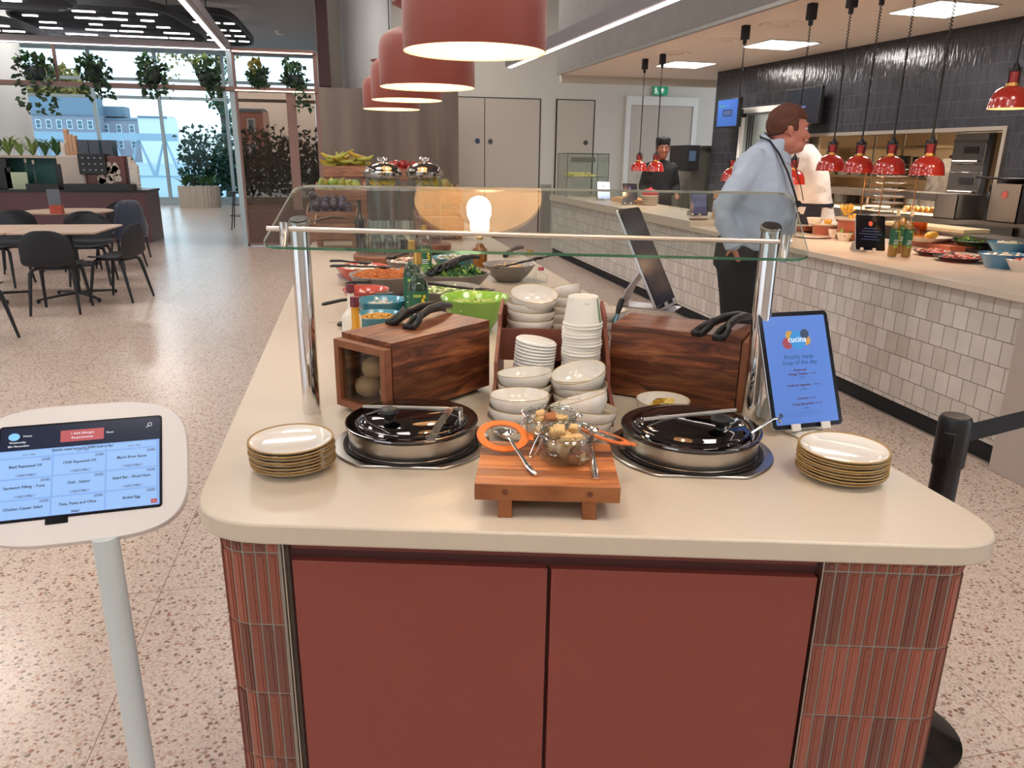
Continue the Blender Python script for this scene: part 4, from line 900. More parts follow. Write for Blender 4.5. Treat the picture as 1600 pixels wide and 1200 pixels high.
# face leans back: bottom edge fixed, top edge behind it
yb=(BLp.y+BRp.y)/2
TLp=PY(1184,489,BLp.y+.11); TRp=PY(1292,484,BRp.y+.11)
tablet('tall tablet showing the soup of the day menu on a blue screen, right corner',TLp,TRp,BRp,BLp,None,draw_soup,standmat=m_cream,es=.5)
# dark tablet on the right bread box, turned away to the right
BL2=PZ(1028,484,1.107); BR2=PY(1057,470,BL2.y+.15); TL2=PY(964,328,BL2.y+.08); TR2=PY(998,322,BR2.y+.08)
def draw_dark(b,w,h):
    mats=[flat_mat('c9cdd8',.5)]
    text_mesh(b,'MENU',0,h*.1,.012,mi=0); return mats
tablet('dark tablet seen almost edge on, leaning on a silver stand on the right bread box',TL2,TR2,BR2,BL2,None,None,es=.15,base_z=1.092,screen='14182a')
# ---------------- salad bar behind the rack
def obowl(lab,px,y,D,H,mats,zb=ZT,sx=1,fill=None,nm='serving_bowl',row=None,profile=0):
    "bowl whose centre column is px at distance y; fill=(material, kind, height)"
    p=PY(px,430,y); e=thing(nm,lab,'bowl',(p.x,y,zb)); r=D/2
    b=MB(); b.lathe([(0,.003),(r*.40,.003),(r*.43,0),(r*.47,.003),(r*.72,H*.38),(r*.9,H*.72),(r,H*.97),(r*.985,H),(r*.95,H*.97),(r*.85,H*.70),(r*.66,H*.38),(r*.4,H*.12),(0,H*.10)],48,mis=[0]*7+[1]*5,sx=sx); b.build('bowl_shell',mats,e)
    return e,Vector((p.x,y,zb)),r
def salad(lab,c,rad,z,n,kind,mat,seed,nm,cat='food'):
    "a loose heap nobody could count: one object"
    r=random.Random(seed); b=MB()
    b.ball((c.x,c.y,z-.012),(rad*.97,rad*.97,.02),20,8)
    for k in range(n):
        a=r.uniform(0,6.28); q=rad*math.sqrt(r.random()); h=z+.012*(1-(q/rad)**2)+r.uniform(-.003,.006); p=(c.x+q*math.cos(a),c.y+q*math.sin(a),h)
        if kind=='grain': s_=r.uniform(.004,.007); b.ball(p,(s_,s_*.8,s_*.7),6,4)
        elif kind=='shred': d=Vector((r.gauss(0,1),r.gauss(0,1),r.gauss(0,.3))).normalized()*r.uniform(.012,.03); b.tube([Vector(p)-d,Vector(p)+Vector((0,0,.004)),Vector(p)+d],.0018,5)
        elif kind=='leaf': leaves(b,p,(.01,.01,.006),1,.045,r,.6,r.choice([0,0,1]))
        elif kind=='chunk': s_=r.uniform(.008,.014); b.box(p,(s_,s_*1.1,s_*.8),r.uniform(0,3))
        elif kind=='slice': T=b.T.copy(); b.T=Matrix.Translation(p)@Euler((r.uniform(-.6,.6),r.uniform(-.6,.6),0)).to_matrix().to_4x4(); b.lathe([(0,0),(.012,0),(.013,.001),(.012,.003),(0,.003)],12,mis=[0,0,1,0]); b.T=T
    o=b.build(nm,mat,smooth=(kind!='leaf')); tag(o,lab,cat,kind='stuff'); return o
m_green=[M('bowl_green','6f9e33',.2,coat=.5,var=.12),M('bowl_green_in','8fbf45',.2,coat=.5)]
m_blue=[M('bowl_teal','2f7389',.2,coat=.5),M('bowl_teal_in','4f97ae',.2,coat=.5)]
m_redb=[M('bowl_coral','b5443a',.2,coat=.5),M('bowl_coral_in','c9584c',.2,coat=.5)]
m_grey=[M('bowl_grey','77706c',.45),M('bowl_grey_in','8d8884',.4)]
e,c,r=obowl('glossy green serving bowl of shredded slaw behind the left bread box',742,2.62,.25,.125,m_green)
salad('pale shredded slaw in the green bowl',c,r*.78,c.z+.088,90,'shred',M('slaw','c9cf86',.6,var=.2,vscale=200),2,'slaw')
e,c,r=obowl('teal bowl of golden grain salad at the left edge of the salad bar',588,2.55,.175,.085,m_blue); salad('golden corn and grain salad in the near teal bowl',c,r*.78,c.z+.066,330,'grain',M('corn','c9963a',.5,var=.35,vscale=200),3,'grain_salad')
e,c,r=obowl('teal bowl with shreds of cheese behind the grain salad',594,2.80,.19,.09,m_blue); salad('white cheese shreds in the far teal bowl',c,r*.72,c.z+.06,60,'shred',M('cheese','e2ddd0',.6),4,'grated_cheese')
e,c,r=obowl('coral red bowl with a black spoon, third bowl from the kettle side',571,3.08,.19,.085,m_redb); salad('dark red relish in the coral bowl',c,r*.7,c.z+.05,60,'grain',M('relish','7a2f2a',.4),5,'relish')
e,c,r=obowl('coral red bowl farthest along the left edge',567,3.75,.26,.085,m_redb); salad('white mozzarella pieces in the far coral bowl',c,r*.75,c.z+.07,30,'slice',M('mozzarella','e9e2d2',.5),6,'mozzarella')
e,c,r=obowl('wide grey bowl heaped with grated carrot',604,3.42,.34,.095,m_grey); salad('grated orange carrot heaped in the wide grey bowl',c,r*.82,c.z+.085,420,'shred',M('carrot','c4763c',.6,var=.3,vscale=150),7,'grated_carrot')
e,c,r=obowl('grey bowl of green leaves behind the oil bottles',706,3.42,.36,.10,m_grey); salad('mixed green salad leaves in the grey bowl behind the oil bottles',c,r*.8,c.z+.085,170,'leaf',[m_leaf[1],M('lettuce','8fae4e',.5,var=.2,vscale=60)],8,'salad_leaves')
e,c,r=obowl('large grey bowl of cucumber between the green bowl and the oil bottle',694,2.98,.30,.10,m_grey); salad('sliced cucumber in the large grey bowl',c,r*.8,c.z+.08,60,'slice',[M('cucumber','cfd9a0',.5),M('cucumber_skin','4f7a3a',.5)],9,'cucumber')
e,c,r=obowl('grey bowl of potato pieces beside the stacked bowls',795,3.72,.27,.09,m_grey); salad('boiled potato pieces in the grey bowl to the right',c,r*.75,c.z+.072,22,'chunk',M('potato','d9b98a',.6,var=.1),10,'potato_salad')
e,c,r=obowl('grey bowl of pale salad at the back centre of the salad bar',640,3.98,.24,.08,m_grey); salad('white onion and tomato salad at the back centre',c,r*.75,c.z+.07,50,'slice',[M('onion','e5dccb',.5),M('tomato','b5482e',.4)],12,'onion_salad')
e,c,r=obowl('teal bowl of mixed salad at the back right of the salad bar',712,4.10,.26,.08,m_blue); salad('mixed pale salad in the back teal bowl',c,r*.75,c.z+.07,60,'slice',[M('onion','e5dccb',.5),M('cucumber_skin')],13,'mixed_salad')
def sl(lab,a,c,**k): return spoonlong(lab,a,c,**k)
sl('black spoon handle pointing left from the carrot bowl',PZ(516,416,1.005),PZ(600,417,1.01))
sl('black spoon lying left over the far coral bowl',PZ(515,408,1.0),PZ(570,410,.995))
sl('black spoon inside the near coral bowl',PZ(541,443,.985),PZ(596,440,.975))
sl('black spoon handle jutting left from the grain salad bowl',PZ(503,476,.965),PZ(600,459,.985))
sl('black spoon lying across the green slaw bowl',PZ(640,441,1.04),PZ(757,453,1.02),r=.009)
sl('black spoon resting in the potato bowl, handle to the right',PZ(838,406,1.01),PZ(782,417,.985))
sl('black spoon at the back centre of the salad bar',PZ(640,396,.99),PZ(612,402,.985))
tongs('black tongs lying in the leaf salad bowl, lower pair',PZ(672,428,1.01),PZ(684,424,1.015),PZ(738,402,1.03))
tongs('black tongs lying in the leaf salad bowl, upper pair',PZ(694,420,1.02),PZ(702,417,1.025),PZ(748,403,1.04))
tongs('black tongs beyond the potato bowl, pointing at the right aisle',PZ(790,399,.915),PZ(794,396,.915),PZ(818,388,.915))
sl('black handled utensil at the far right of the salad bar',PZ(868,399,.915),PZ(842,403,.912))
sl('black spoon half hidden under the sauce bottles beside the left box',PZ(529,508,.915),PZ(640,484,.912),r=.011)
# small black handle with teal collar beside the right box
e=thing('palette_knife','short black handled tool with a teal collar right of the paper cups','knife',PZ(958,512,1.04)); a=PZ(972,466,1.12)-PZ(958,512,1.04)
b=MB(); b.tube([Vector((0,0,0))+a*.45,a*.7,a*.95,a],[.006,.009,.008,.004],12); b.build('handle',m_black,e)
b=MB(); b.tube([a*.15,a*.48],[.008,.006],12); b.build('collar',m_blue[0],e)
b=MB(); b.tube([a*-.4,a*.2],[.004,.004],8); b.build('blade',m_steel,e)
# bottles
def bottle(lab,px,y,H,D,liquid,cap,label=None,zb=ZT,nm='oil_bottle',blab=None,group=None,lh=(.10,.60),flower=True,m_body=None,capz=.12,shoulder=.62,pos=None):
    p=pos or PY(px,430,y); e=thing(nm,lab,'bottle',(p.x,p.y,zb),0,group); r=D/2; s_=shoulder
    prof=[(0,.003),(r*.9,0),(r,.006),(r,H*s_),(r*.93,H*(s_+.05)),(r*.55,H*(s_+.12)),(r*.36,H*(s_+.17)),(r*.33,H*(1-capz))]
    b=MB(); b.lathe(prof+[(0,H*(1-capz))],28); b.build('bottle_body',m_body or m_glass,e)
    if liquid:
        b=MB(); b.lathe([(0,.005),(r*.86,.005),(r*.94,.009),(r*.94,H*s_*.99),(r*.85,H*(s_+.05)),(r*.50,H*(s_+.115)),(r*.32,H*(s_+.15)),(0,H*(s_+.15))],28); b.build('liquid',liquid,e)
    b=MB(); b.lathe([(0,H*(1-capz)-.004),(r*.42,H*(1-capz)-.004),(r*.42,H*(1-capz*.55)),(r*.40,H*(1-capz*.5)),(r*.40,H),(0,H)],20); b.build('cap',cap,e)
    if label:
        b=MB(); b.lathe([(r*1.012,H*lh[0]),(r*1.012,H*lh[1])],28)
        lo=b.build('label',label,e)
        b=MB()
        def on(ang,z,w,h,mi):
            n=5; vs=[(r*1.02*math.cos(ang+w*(k/n-.5)),r*1.02*math.sin(ang+w*(k/n-.5)),z+s*h) for s in (-.5,.5) for k in range(n+1)]
            b.add(vs,[[k,k+1,k+n+2,k+n+1] for k in range(n)],mi)
        A0=-PI/2-.1
        if flower:
            for dz,da in ((.50,.45),(.54,.62),(.47,.6),(.43,.5),(.40,.68),(.36,.6)): on(A0+da,H*dz,.3,H*.035,0)
            on(A0-.1,H*.55,.8,H*.03,2)
        for i,wd in enumerate((1.1,.9,1.2)): on(A0-.05,H*(.36-i*.035),wd,H*.014,1)
        for i,wd in enumerate((1.0,1.1)): on(A0-.05,H*(.25-i*.035),wd,H*.016,3)
        b.build('label_print',[M('flower_yellow','d9c22e',.5),M('print_white','dfe5df',.5),M('leaf_print','8fae4a',.5),M('print_green','7dc04a',.5)],lo,smooth=False)
    return e
m_oil=M('rapeseed_oil','8a6212',.1,coat=.5); m_oilg=M('oil_dark','2f4a34',.15,trans=.3); m_gold=M('gold_cap','b8934c',.35,.7); m_lab=M('label_green','1f5c43',.5); m_amber=M('amber_vinegar','9a5f1f',.1,trans=.4)
def btl_y(px,top,y,H): return None
bottle('green labelled rapeseed oil bottle standing behind the left bread box',653,2.42,PY(653,392,2.42).z-ZT,.066,m_oilg,m_gold,m_lab)
bottle('green labelled oil bottle just behind the nearest one, half hidden',644,2.75,PY(648,376,2.75).z-ZT,.066,m_oilg,m_gold,m_lab)
bottle('clear bottle with a green label below the water dispensers',664,3.9,PY(664,352,3.9).z-ZT,.075,None,m_gold,m_lab)
bottle('amber vinegar bottle with gold cap in the middle of the salad bar',750,3.9,PY(750,365,3.9).z-ZT,.08,m_amber,m_gold,None,nm='vinegar_bottle')
bottle('clear bottle with gold cap behind the speckled bowls',827,3.35,PY(827,390,3.35).z-ZT,.07,None,m_gold,None,nm='vinegar_bottle')
bottle('short clear cruet right of the gold capped clear bottle',845,3.5,.10,.07,None,M('cap_red','a8505a',.4),None,nm='cruet')
bottle('white squeeze sauce bottle with a dark red cap, left edge of the salad bar',546,2.36,PY(552,444,2.36).z-ZT,.062,None,M('cap_maroon','6a2330',.4),None,nm='sauce_bottle',m_body=M('sauce_white','e6dfd2',.4),capz=.1,shoulder=.5)
bottle('yellow mustard sauce bottle with a dark red cap behind the left bread box',552,2.10,PY(548,464,2.10).z-ZT,.062,None,M('cap_maroon'),None,nm='sauce_bottle',m_body=M('mustard_yellow','d99a28',.4),capz=.1,shoulder=.45)
b=MB(); q=PZ(536,430,.94); b.box((0,0,0),(.06,.05,.008)); o=b.build('white_card',m_white,loc=(q.x,q.y,.93)); o.rotation_euler=(.5,.2,.3); tag(o,'small white ticket holder at the left edge beside the coral bowl','card')
b=MB(); b.prism(roundpoly([(.02,2.62),(.02,2.50),(.9,2.50),(.9,4.3),(.02,4.3)],[.02]*5,2),ZT,ZT+.003)
# ---------------- water dispensers, glasses and boards
m_wat=glass('water_glass','f3f7f8',1.4); m_lemon=M('lemon','d9b53a',.5); m_round=wood('round_board_wood','5a3020','7a4a30','96603c',(3,3,6),.5)
for (px,lab,bl) in ((601,'left water dispenser with a mirrored dome lid and lemon slices','thick round wooden board under the left water dispenser'),(665,'right water dispenser with a mirrored dome lid and lemon slices','round dark wooden board under the right water dispenser')):
    y=4.85 if px<640 else 4.95; p=PY(px,350,y); zt_=PY(px,254,y).z; zb=.965
    b=MB(); b.lathe([(0,.02),(.12,.02),(.16,.022),(.165,.028),(.165,.056),(.16,.062),(0,.062)],40,(p.x,p.y,ZT)); 
    for a in range(3): b.cyl((p.x+.1*math.cos(a*2.1),p.y+.1*math.sin(a*2.1),ZT),(p.x+.1*math.cos(a*2.1),p.y+.1*math.sin(a*2.1),ZT+.02),.02,n=12)
    tag(b.build('round_board',m_round),bl,'serving board')
    e=thing('water_dispenser',lab,'drink dispenser',(p.x,p.y,zb)); H=zt_-zb-.075
    r=.105
    b=MB(); b.lathe([(0,.0),(r*.9,0),(r,.01),(r,H),(r*.96,H),(r*.96,.014),(0,.012)],40); b.build('glass_vessel',m_wat,e)
    b=MB(); b.lathe([(r*1.08,H-.01),(r*1.12,H),(r*1.12,H+.018),(r*1.06,H+.024),(r*1.04,H+.03),(r*.9,H+.05),(r*.6,H+.068),(r*.25,H+.076),(0,H+.078)],44); li=b.build('dome_lid',M('dome_mirror','a5a3a0',.04,1.0),e)
    b=MB(); b.lathe([(.0,.0),(.012,.0),(.010,.01),(.020,.016),(.018,.026),(.006,.03),(0,.031)],16,(0,0,H+.076)); 
    for s_ in (-1,1): b.tube([(s_*.008,0,H+.09),(s_*.024,0,H+.088),(s_*.028,0,H+.1),(s_*.018,0,H+.106)],.004,8)
    b.build('lid_knob',m_chrome,li)
    rr2=random.Random(px)
    b=MB(); b.T=Matrix.Translation((0,0,H*.94)); b.lathe([(0,0),(r*.93,0),(r*.93,.002),(0,.002)],32); b.build('water_surface',glass('water_top','e4eef0',1.33),e)
    for k in range(6):
        a=rr2.uniform(-PI,0); b=MB(); b.T=Matrix.Translation((r*.68*math.cos(a),r*.68*math.sin(a),H*(.92-.03*rr2.random())))@Euler((rr2.uniform(0,1.2),rr2.uniform(0,1),0)).to_matrix().to_4x4(); b.lathe([(0,0),(.024,0),(.026,.002),(.024,.004),(0,.004)],16); b.build('lemon_slice',m_lemon,e)
    b=MB(); b.tube([(0,-r,.05),(0,-r-.03,.05),(0,-r-.05,.045)],[.012,.012,.009],12); b.tube([(0,-r-.035,.05),(0,-r-.035,.085)],[.004,.006],8); b.build('tap',m_chrome,e)
gm=MB(); gr_=.031; gm.lathe([(gr_*1.08,0),(gr_*1.1,.002),(gr_*.9,.098),(gr_*.8,.104),(0,.104),(0,.100),(gr_*.78,.1),(gr_*.86,.096),(gr_*1.03,.002),(gr_*1.08,0)],24); gm=gm.build('glass_tumbler',m_wat); tag(gm,'x','glass')
names=['front row, leftmost','front row, second from the left','front row, third from the left','front row, rightmost','middle row, leftmost','middle row, second from the left','middle row, third from the left','middle row, rightmost']
board=MB(); p=PY(597,360,4.45); board.lathe([(0,.02),(.15,.02),(.17,.024),(.172,.03),(.172,.052),(.165,.058),(0,.058)],40,(p.x,p.y,ZT))
for a in range(3): board.cyl((p.x+.12*math.cos(a*2.1),p.y+.12*math.sin(a*2.1),ZT),(p.x+.12*math.cos(a*2.1),p.y+.12*math.sin(a*2.1),ZT+.02),.02,n=12)
tag(board.build('round_board',m_round),'thick round wooden board carrying the upturned tumblers','serving board')
for k in range(8):
    rowi,ci=k//4,k%4; dup(gm,(p.x-.105+ci*.07,p.y-.06+rowi*.07,ZT+.0585),label='upturned clear tumbler on the round board, '+names[k],group='upturned tumblers on the round board')
for k in range(4): dup(gm,(p.x-.07+k*.07,p.y-.025,ZT+.1635),label='upturned clear tumbler stacked on top of the others, %s'%(['leftmost','second from the left','third from the left','rightmost'][k]),group='upturned tumblers on the round board')
bpy.data.objects.remove(gm)
p=PY(627,358,4.62); b=MB(); b.box((0,0,.055),(.045,.03,.11)); tag(b.build('black_caddy',m_black,loc=(p.x+.02,p.y+.1,ZT)),'small black upright caddy between the tumblers and the right dispenser','caddy')
bottle('dark glass bottle beside the tumblers',566,4.7,PY(566,312,4.7).z-ZT,.06,None,m_black,None,nm='dark_bottle',m_body=M('dark_glass','15130f',.1,coat=.5))
# ---------------- fruit crates, stepped back on wooden risers
m_crate=wood('crate_wood','6b4736','8d6450','a5785f',(2,10,14),.6)
def crate(lab,pxl,pxr,rowtop,y,h,D,riser=True):
    a=PY(pxl,rowtop,y); c=PY(pxr,rowtop,y); w=c.x-a.x; zt2=a.z; e=thing('fruit_crate',lab,'crate',((a.x+c.x)/2,y,zt2-h)); t=.012
    b=MB(); b.span((-w/2,0,0),(w/2,t,h)); b.build('front_board',m_crate,e,bevel=.001)
    b=MB(); b.span((-w/2,D-t,0),(w/2,D,h+.04)); b.build('back_board',m_crate,e)
    for s_ in (-1,1):
        b=MB(); b.plate([(t,0),(D-t,0),(D-t,h+.04),(t,h)],'x',s_*w/2-(t if s_>0 else 0),s_*w/2+(t if s_<0 else 0)); b.build('side_board',m_crate,e)
    b=MB(); b.span((-w/2+t,t,0),(w/2-t,D-t,t)); b.build('crate_base',m_crate,e)
    if zt2-h>ZT+.02:
        b=MB()
        for s_ in (-1,1): b.span((a.x+w/2+s_*(w/2-.03)-.015,y+.02,ZT),(a.x+w/2+s_*(w/2-.03)+.015,y+.05,zt2-h)); b.span((a.x+w/2+s_*(w/2-.03)-.015,y+D-.05,ZT),(a.x+w/2+s_*(w/2-.03)+.015,y+D-.02,zt2-h))
        b.span((a.x,y+.01,zt2-h-.012),(a.x+w,y+D-.01,zt2-h-.0005)); tag(b.build('crate_riser',m_crate),lab.split(' crate')[0]+' crate riser of plain wood standing on the island','riser')
    return Vector(((a.x+c.x)/2,y+D/2,zt2)),w,D,h
def fruits(c,w,D,h,n,kind,lab,gr,seed,m,nm,cat):
    r=random.Random(seed); nx=max(2,int(w/.07)); k=0
    for lay in range(3):
        for j in range(3):
            for i in range(nx):
                if k>=n: return
                x=c.x-w/2+.045+(w-.09)*(i+.5*(lay%2)*.8)/(nx-1+.5); y=c.y-D/2+.05+(D-.1)*j/2+r.uniform(-.01,.01); z=c.z-h+.075+.02*j+.050*lay
                if lay and (i==nx-1 or (lay==2 and j==0)): continue
                k+=1; o=None
                b=MB()
                if kind=='plum': b.ball((0,0,0),(.031,.031,.034),14,10); b.tube([(0,0,.032),(.002,0,.042)],.0015,5)
                elif kind=='apple': b.lathe([(0,-.026),(.012,-.03),(.028,-.02),(.035,0),(.032,.02),(.018,.031),(.006,.029),(0,.023)],16); b.tube([(0,0,.022),(.004,0,.042)],.0015,5)
                elif kind=='pear': b.lathe([(0,-.034),(.02,-.034),(.034,-.018),(.035,0),(.025,.02),(.015,.035),(.011,.045),(0,.05)],16); b.tube([(0,0,.048),(.006,0,.066)],.002,5)
                o=b.build(nm,m[k%len(m)],loc=(x,y,z)); o.rotation_euler=(r.uniform(-.9,.9),r.uniform(-.9,.9),r.uniform(0,6)); tag(o,lab,cat,gr)
c,w,D,h=crate('low box crate of napkins nearest on the left edge',490,560,350,5.15,.10,.30); 
b=MB(); b.tube([(c.x-w*.55,c.y-.05,c.z+.01),(c.x-w*.1,c.y,c.z+.035),(c.x+w*.3,c.y+.03,c.z+.02)],[.012,.02,.008],10,flat=.5); tag(b.build('fruit_tongs',M('dark_wood','3a2018',.4)),'dark wooden tongs lying across the lowest left crate','tongs')
b=MB(); b.span((c.x-w/2+.02,c.y-D/2+.02,c.z-h+.013),(c.x+w/2-.02,c.y+D/2-.02,c.z-.015)); tag(b.build('dark_napkins',M('napkin_dark','2a201e',.8)),'dark paper napkins filling the lowest left crate','napkins')
c,w,D,h=crate('plum crate on the left, below the pear crate',478,560,331,5.65,.09,.30)
fruits(c,w,D,h,28,'plum','dark purple plum heaped in the plum crate','plums in the crate',2,[M('plum','241a30',.3,coat=.3,var=.3,vscale=25),M('plum_blue','3a3350',.4,var=.3,vscale=25)],'plum','plum')
c,w,D,h=crate('pear crate on the left, above the plum crate',492,572,295,6.1,.085,.28)
fruits(c,w,D,h,18,'pear','green pear heaped in the pear crate','pears in the crate',3,[M('pear','8a8a3a',.45,var=.25,vscale=25),M('pear_green','6f8a35',.45,var=.2,vscale=25)],'pear','pear')
c,w,D,h=crate('banana crate topmost on the left, above the pears',505,574,259,6.55,.085,.28)
rb_=random.Random(8); m_ban=[M('banana','b89a35',.5,var=.25,vscale=20),M('banana_green','9a9a3f',.5,var=.25,vscale=20)]
for k in range(26):
    b=MB(); L=.17; b.tube([(-L/2,0,.028),(-L/2+.018,0,.018),(-L*.25,0,.004),(0,0,0),(L*.25,0,.004),(L/2-.018,0,.018),(L/2,0,.03)],[.004,.010,.016,.018,.016,.011,.004],8)
    o=b.build('banana',m_ban[k%2],loc=(c.x+rb_.uniform(-w*.42,w*.42),c.y+rb_.uniform(-.08,.08),c.z-.03+.10*rb_.random()+.02)); o.rotation_euler=(rb_.uniform(-.8,.8),rb_.uniform(-.3,.3),rb_.uniform(-.9,.9)); tag(o,'yellow green banana heaped in the topmost left crate','banana','bananas in the crate')
c,w,D,h=crate('apple crate topmost on the right, behind the dispensers',606,688,264,6.75,.085,.28)
fruits(c,w,D,h,20,'apple','red apple in the crate behind the dispensers','apples in the crate',5,[M('apple_red','9a2f2a',.3,coat=.3,var=.3,vscale=20)],'apple','apple')
c,w,D,h=crate('grape crate lower right, beside the right dispenser',655,722,298,6.2,.085,.28)
fruits(c,w,D,h,18,'pear','small olive pear heaped in the lower right crate','pears in the right crate',6,[M('pear'),M('pear_olive','8f7f45',.5,var=.2)],'pear','pear')
c,w,D,h=crate('plain crate behind the right dispenser, lowest on the right',650,725,340,5.7,.12,.28)
b=MB(); b.span((c.x-w/2+.015,c.y-D/2+.015,c.z-h+.013),(c.x+w/2-.015,c.y+D/2-.015,c.z-.01)); tag(b.build('paper_bags',M('kraft','8f6f55',.8)),'brown paper bags filling the lowest right crate','paper bags')
# ---------------- pendant lamps
m_shade=M('pendant_terracotta','8c4034',.5,sheen=.2); m_shin=M('pendant_inside','f2d9b8',.6)
pz=[2.0,2.0,2.0,2.02,2.02]
KP=.5875; ZP=1.5+.5*KP
ppos=[Vector((.42,1.16,ZP)),PZ(742,82,ZP),PZ(668,137,ZP)]
ppos+=[PY(636,157,8.0*KP),PY(612,171,10.0*KP)]
plabs=['terracotta pendant lamp above the kettles, just out of the frame','largest terracotta pendant lamp in view, cropped by the top edge','second terracotta pendant lamp, overlapped by the largest one','third terracotta pendant lamp in the row','farthest terracotta pendant lamp in the row']
proto=None
for i,p in enumerate(ppos):
    if proto is None:
        e=thing('pendant_lamp',plabs[i],'pendant lamp',p,0,'terracotta pendant lamps over the island'); proto=e
        R=.352*KP; k=R/.34; H=lambda L:[(r_*k,z_*k) for r_,z_ in L]
        out=H([(.338,0),(.34,.004),(.34,.24),(.334,.285),(.315,.325),(.27,.36),(.20,.385),(.12,.40),(.10,.405)])
        inn=H([(.098,.398),(.19,.378),(.265,.352),(.307,.32),(.327,.283),(.334,.24),(.334,.004),(.338,0)])
        b=MB(); b.lathe(out+inn,72,mis=[0]*8+[1]*9); b.build('shade',[m_shade,m_shin],e)
        b=MB(); b.lathe(H([(.10,.40),(.085,.43),(.09,.46),(.13,.495),(.20,.525),(.235,.54),(.232,.545),(.19,.532),(.12,.51),(.05,.48),(0,.47)]),48); b.build('flared_cap',m_shade,e)
        b=MB(); b.cyl((0,0,.47*k),(0,0,4.6-ZP),.0035,n=8); b.build('cord',m_black,e)
        b=MB(); b.cyl((0,0,.24*k),(0,0,.40*k),.018,n=16); b.build('lamp_holder',m_black,e)
        b=MB(); b.ball((0,0,.19*k),.033,24,16); b.build('bulb',M('bulb_glow','ffffff',.3,emit='ffe2b4',es=30),e)
    else: dup(proto,p,label=plabs[i],group='terracotta pendant lamps over the island')
    l=lamp('POINT','pendant_bulb_light',(p.x,p.y,p.z+.055),(0,0,0),6 if i else 3.5,(1,.76,.50),shadow_soft_size=.04)
# ================================================================== SERVERY
def FC(px,x=3.45,z=.951): q=PX(px,300,x); return Vector((x,q.y,z))
YS=6.75
m_ztile=tiles('zellige_tiles','YZ',.098,.128,'e2deda','cbc5be','8f867e',.5,.03,.3,.25,phase=(0,.0),wave=.25)
e=thing('servery_counter','long servery counter faced with pale glazed tiles above a black plinth','counter',(0,0,0))
b=MB(); b.span((3.2,2.95,.1),(3.9,12.1,.86)); b.build('tiled_front',m_ztile,e)
b=MB(); b.span((3.9,2.95,.02),(4.32,5.73,.86)); b.build('back_body',M('bench_steel','77716d',.35,.8),e)
b=MB(); b.span((3.22,2.95,0),(3.88,12.1,.1)); b.build('plinth',m_blackmat,e)
b=MB(); b.span((3.185,2.95,.0),(3.2,12.1,.012)); b.build('floor_trim',m_steel,e)
m_ctop=M('servery_stone','d5c8b8',.3)
b=MB(); b.prism([(3.15,2.3),(4.34,2.3),(4.34,5.75),(3.95,5.75),(3.95,YS),(3.15,YS)],.86,.9); b.build('worktop_near',m_ctop,e,bevel=.003)
b=MB(); b.span((3.15,YS,.86),(3.95,12.12,.95)); b.build('worktop_far',m_ctop,e,bevel=.003)
b=MB(); b.span((3.13,2.3,0),(3.95,2.95,.86)); tag(b.build('end_panel',M('pale_panel','b5aba4',.5),bevel=.003),'plain pale end panel closing the near end of the tiled counter','panel')
# --- dark tiled wall (own frame: X runs away from the camera)
A=Vector((5.596,5.853,0)); Bf=Vector((5.128,10.203,0)); dw=(Bf-A).normalized(); aw=math.atan2(dw.y,dw.x)
nw=Vector((-dw.y,dw.x,0))        # towards the customers
def PW(px,py,off=0):
    r=ray(px,py); n=Vector((dw.y,-dw.x,0)); a=A-n*off; t=(n.x*a.x+n.y*a.y)/(n.x*r.x+n.y*r.y); p=Vector((r.x*t,r.y*t,EYE+r.z*t)); return Vector(((p-A).dot(dw),(p-A).dot(nw),p.z))
def W2(s_,n_,z): return A+dw*s_+nw*n_+Vector((0,0,z))
h0=PW(1265,212); h1=PW(1571,206); hz1=(h0.z+h1.z)/2; hs0,hs1=h1.x,h0.x; hz0=1.0
m_dtile=tiles('black_finger_tiles','XZ',.021,.147,'25262c','34353c','4c4a4c',0,.07,.16,.7,wave=1.6)
e=thing('x','x','x',A,aw); bpy.data.objects.remove(e)
dl=PW(1232,168); dr=PW(1168,168)
b=MB(); 
for (x0,x1,z0,z1) in ((-5.5,hs0,0,2.75),(hs0,hs1,hz1,2.75),(hs0,hs1,0,hz0),(hs1,4.6,0,2.75)): b.span((x0,-.15,z0),(x1,0,z1))
w=b.build('wall_kitchen',m_dtile,loc=A); w.rotation_euler[2]=aw; struct(w)
def wthing(nm,lab,cat,gr=None): return thing(nm,lab,cat,A,aw,gr)
e=wthing('serving_hatch','steel framed serving hatch opening in the black tiled wall','hatch')
b=MB(); t=.035
for (x0,x1,z0,z1) in ((hs0-t,hs0,hz0-t,hz1+t),(hs1,hs1+t,hz0-t,hz1+t),(hs0,hs1,hz1,hz1+t),(hs0,hs1,hz0-t,hz0)): b.span((x0,-.17,z0),(x1,.03,z1))
b.build('frame',M('hatch_frame','b3a89c',.35,.7),e)
b=MB(); b.span((hs0,-.1,hz0-.04),(hs1,.34,hz0)); b.build('pass_shelf',m_steel,e)
zs=PW(1400,298,.1).z
b=MB(); b.span((hs0+.3,-.1,zs-.06),(hs1-.05,.28,zs)); b.build('heated_gantry',m_steel,e)
b=MB(); b.span((hs0+.35,.0,zs-.066),(hs1-.1,.05,zs-.0605)); b.build('gantry_lamp',M('gantry_glow','ffffff',.5,emit='ffd9a0',es=25),e)
for x in (hs0+.35,(hs0+hs1)/2,hs1-.1):
    b=MB(); b.cyl((x,.2,hz0),(x,.2,zs-.06),.012,n=10); b.build('gantry_post',m_steel,e)
g=W2((hs0+hs1)/2,.06,zs-.09); lamp('AREA','gantry_light',g,(0,0,aw),14,(1,.75,.45),shape='RECTANGLE',size=1.6,size_y=.1)
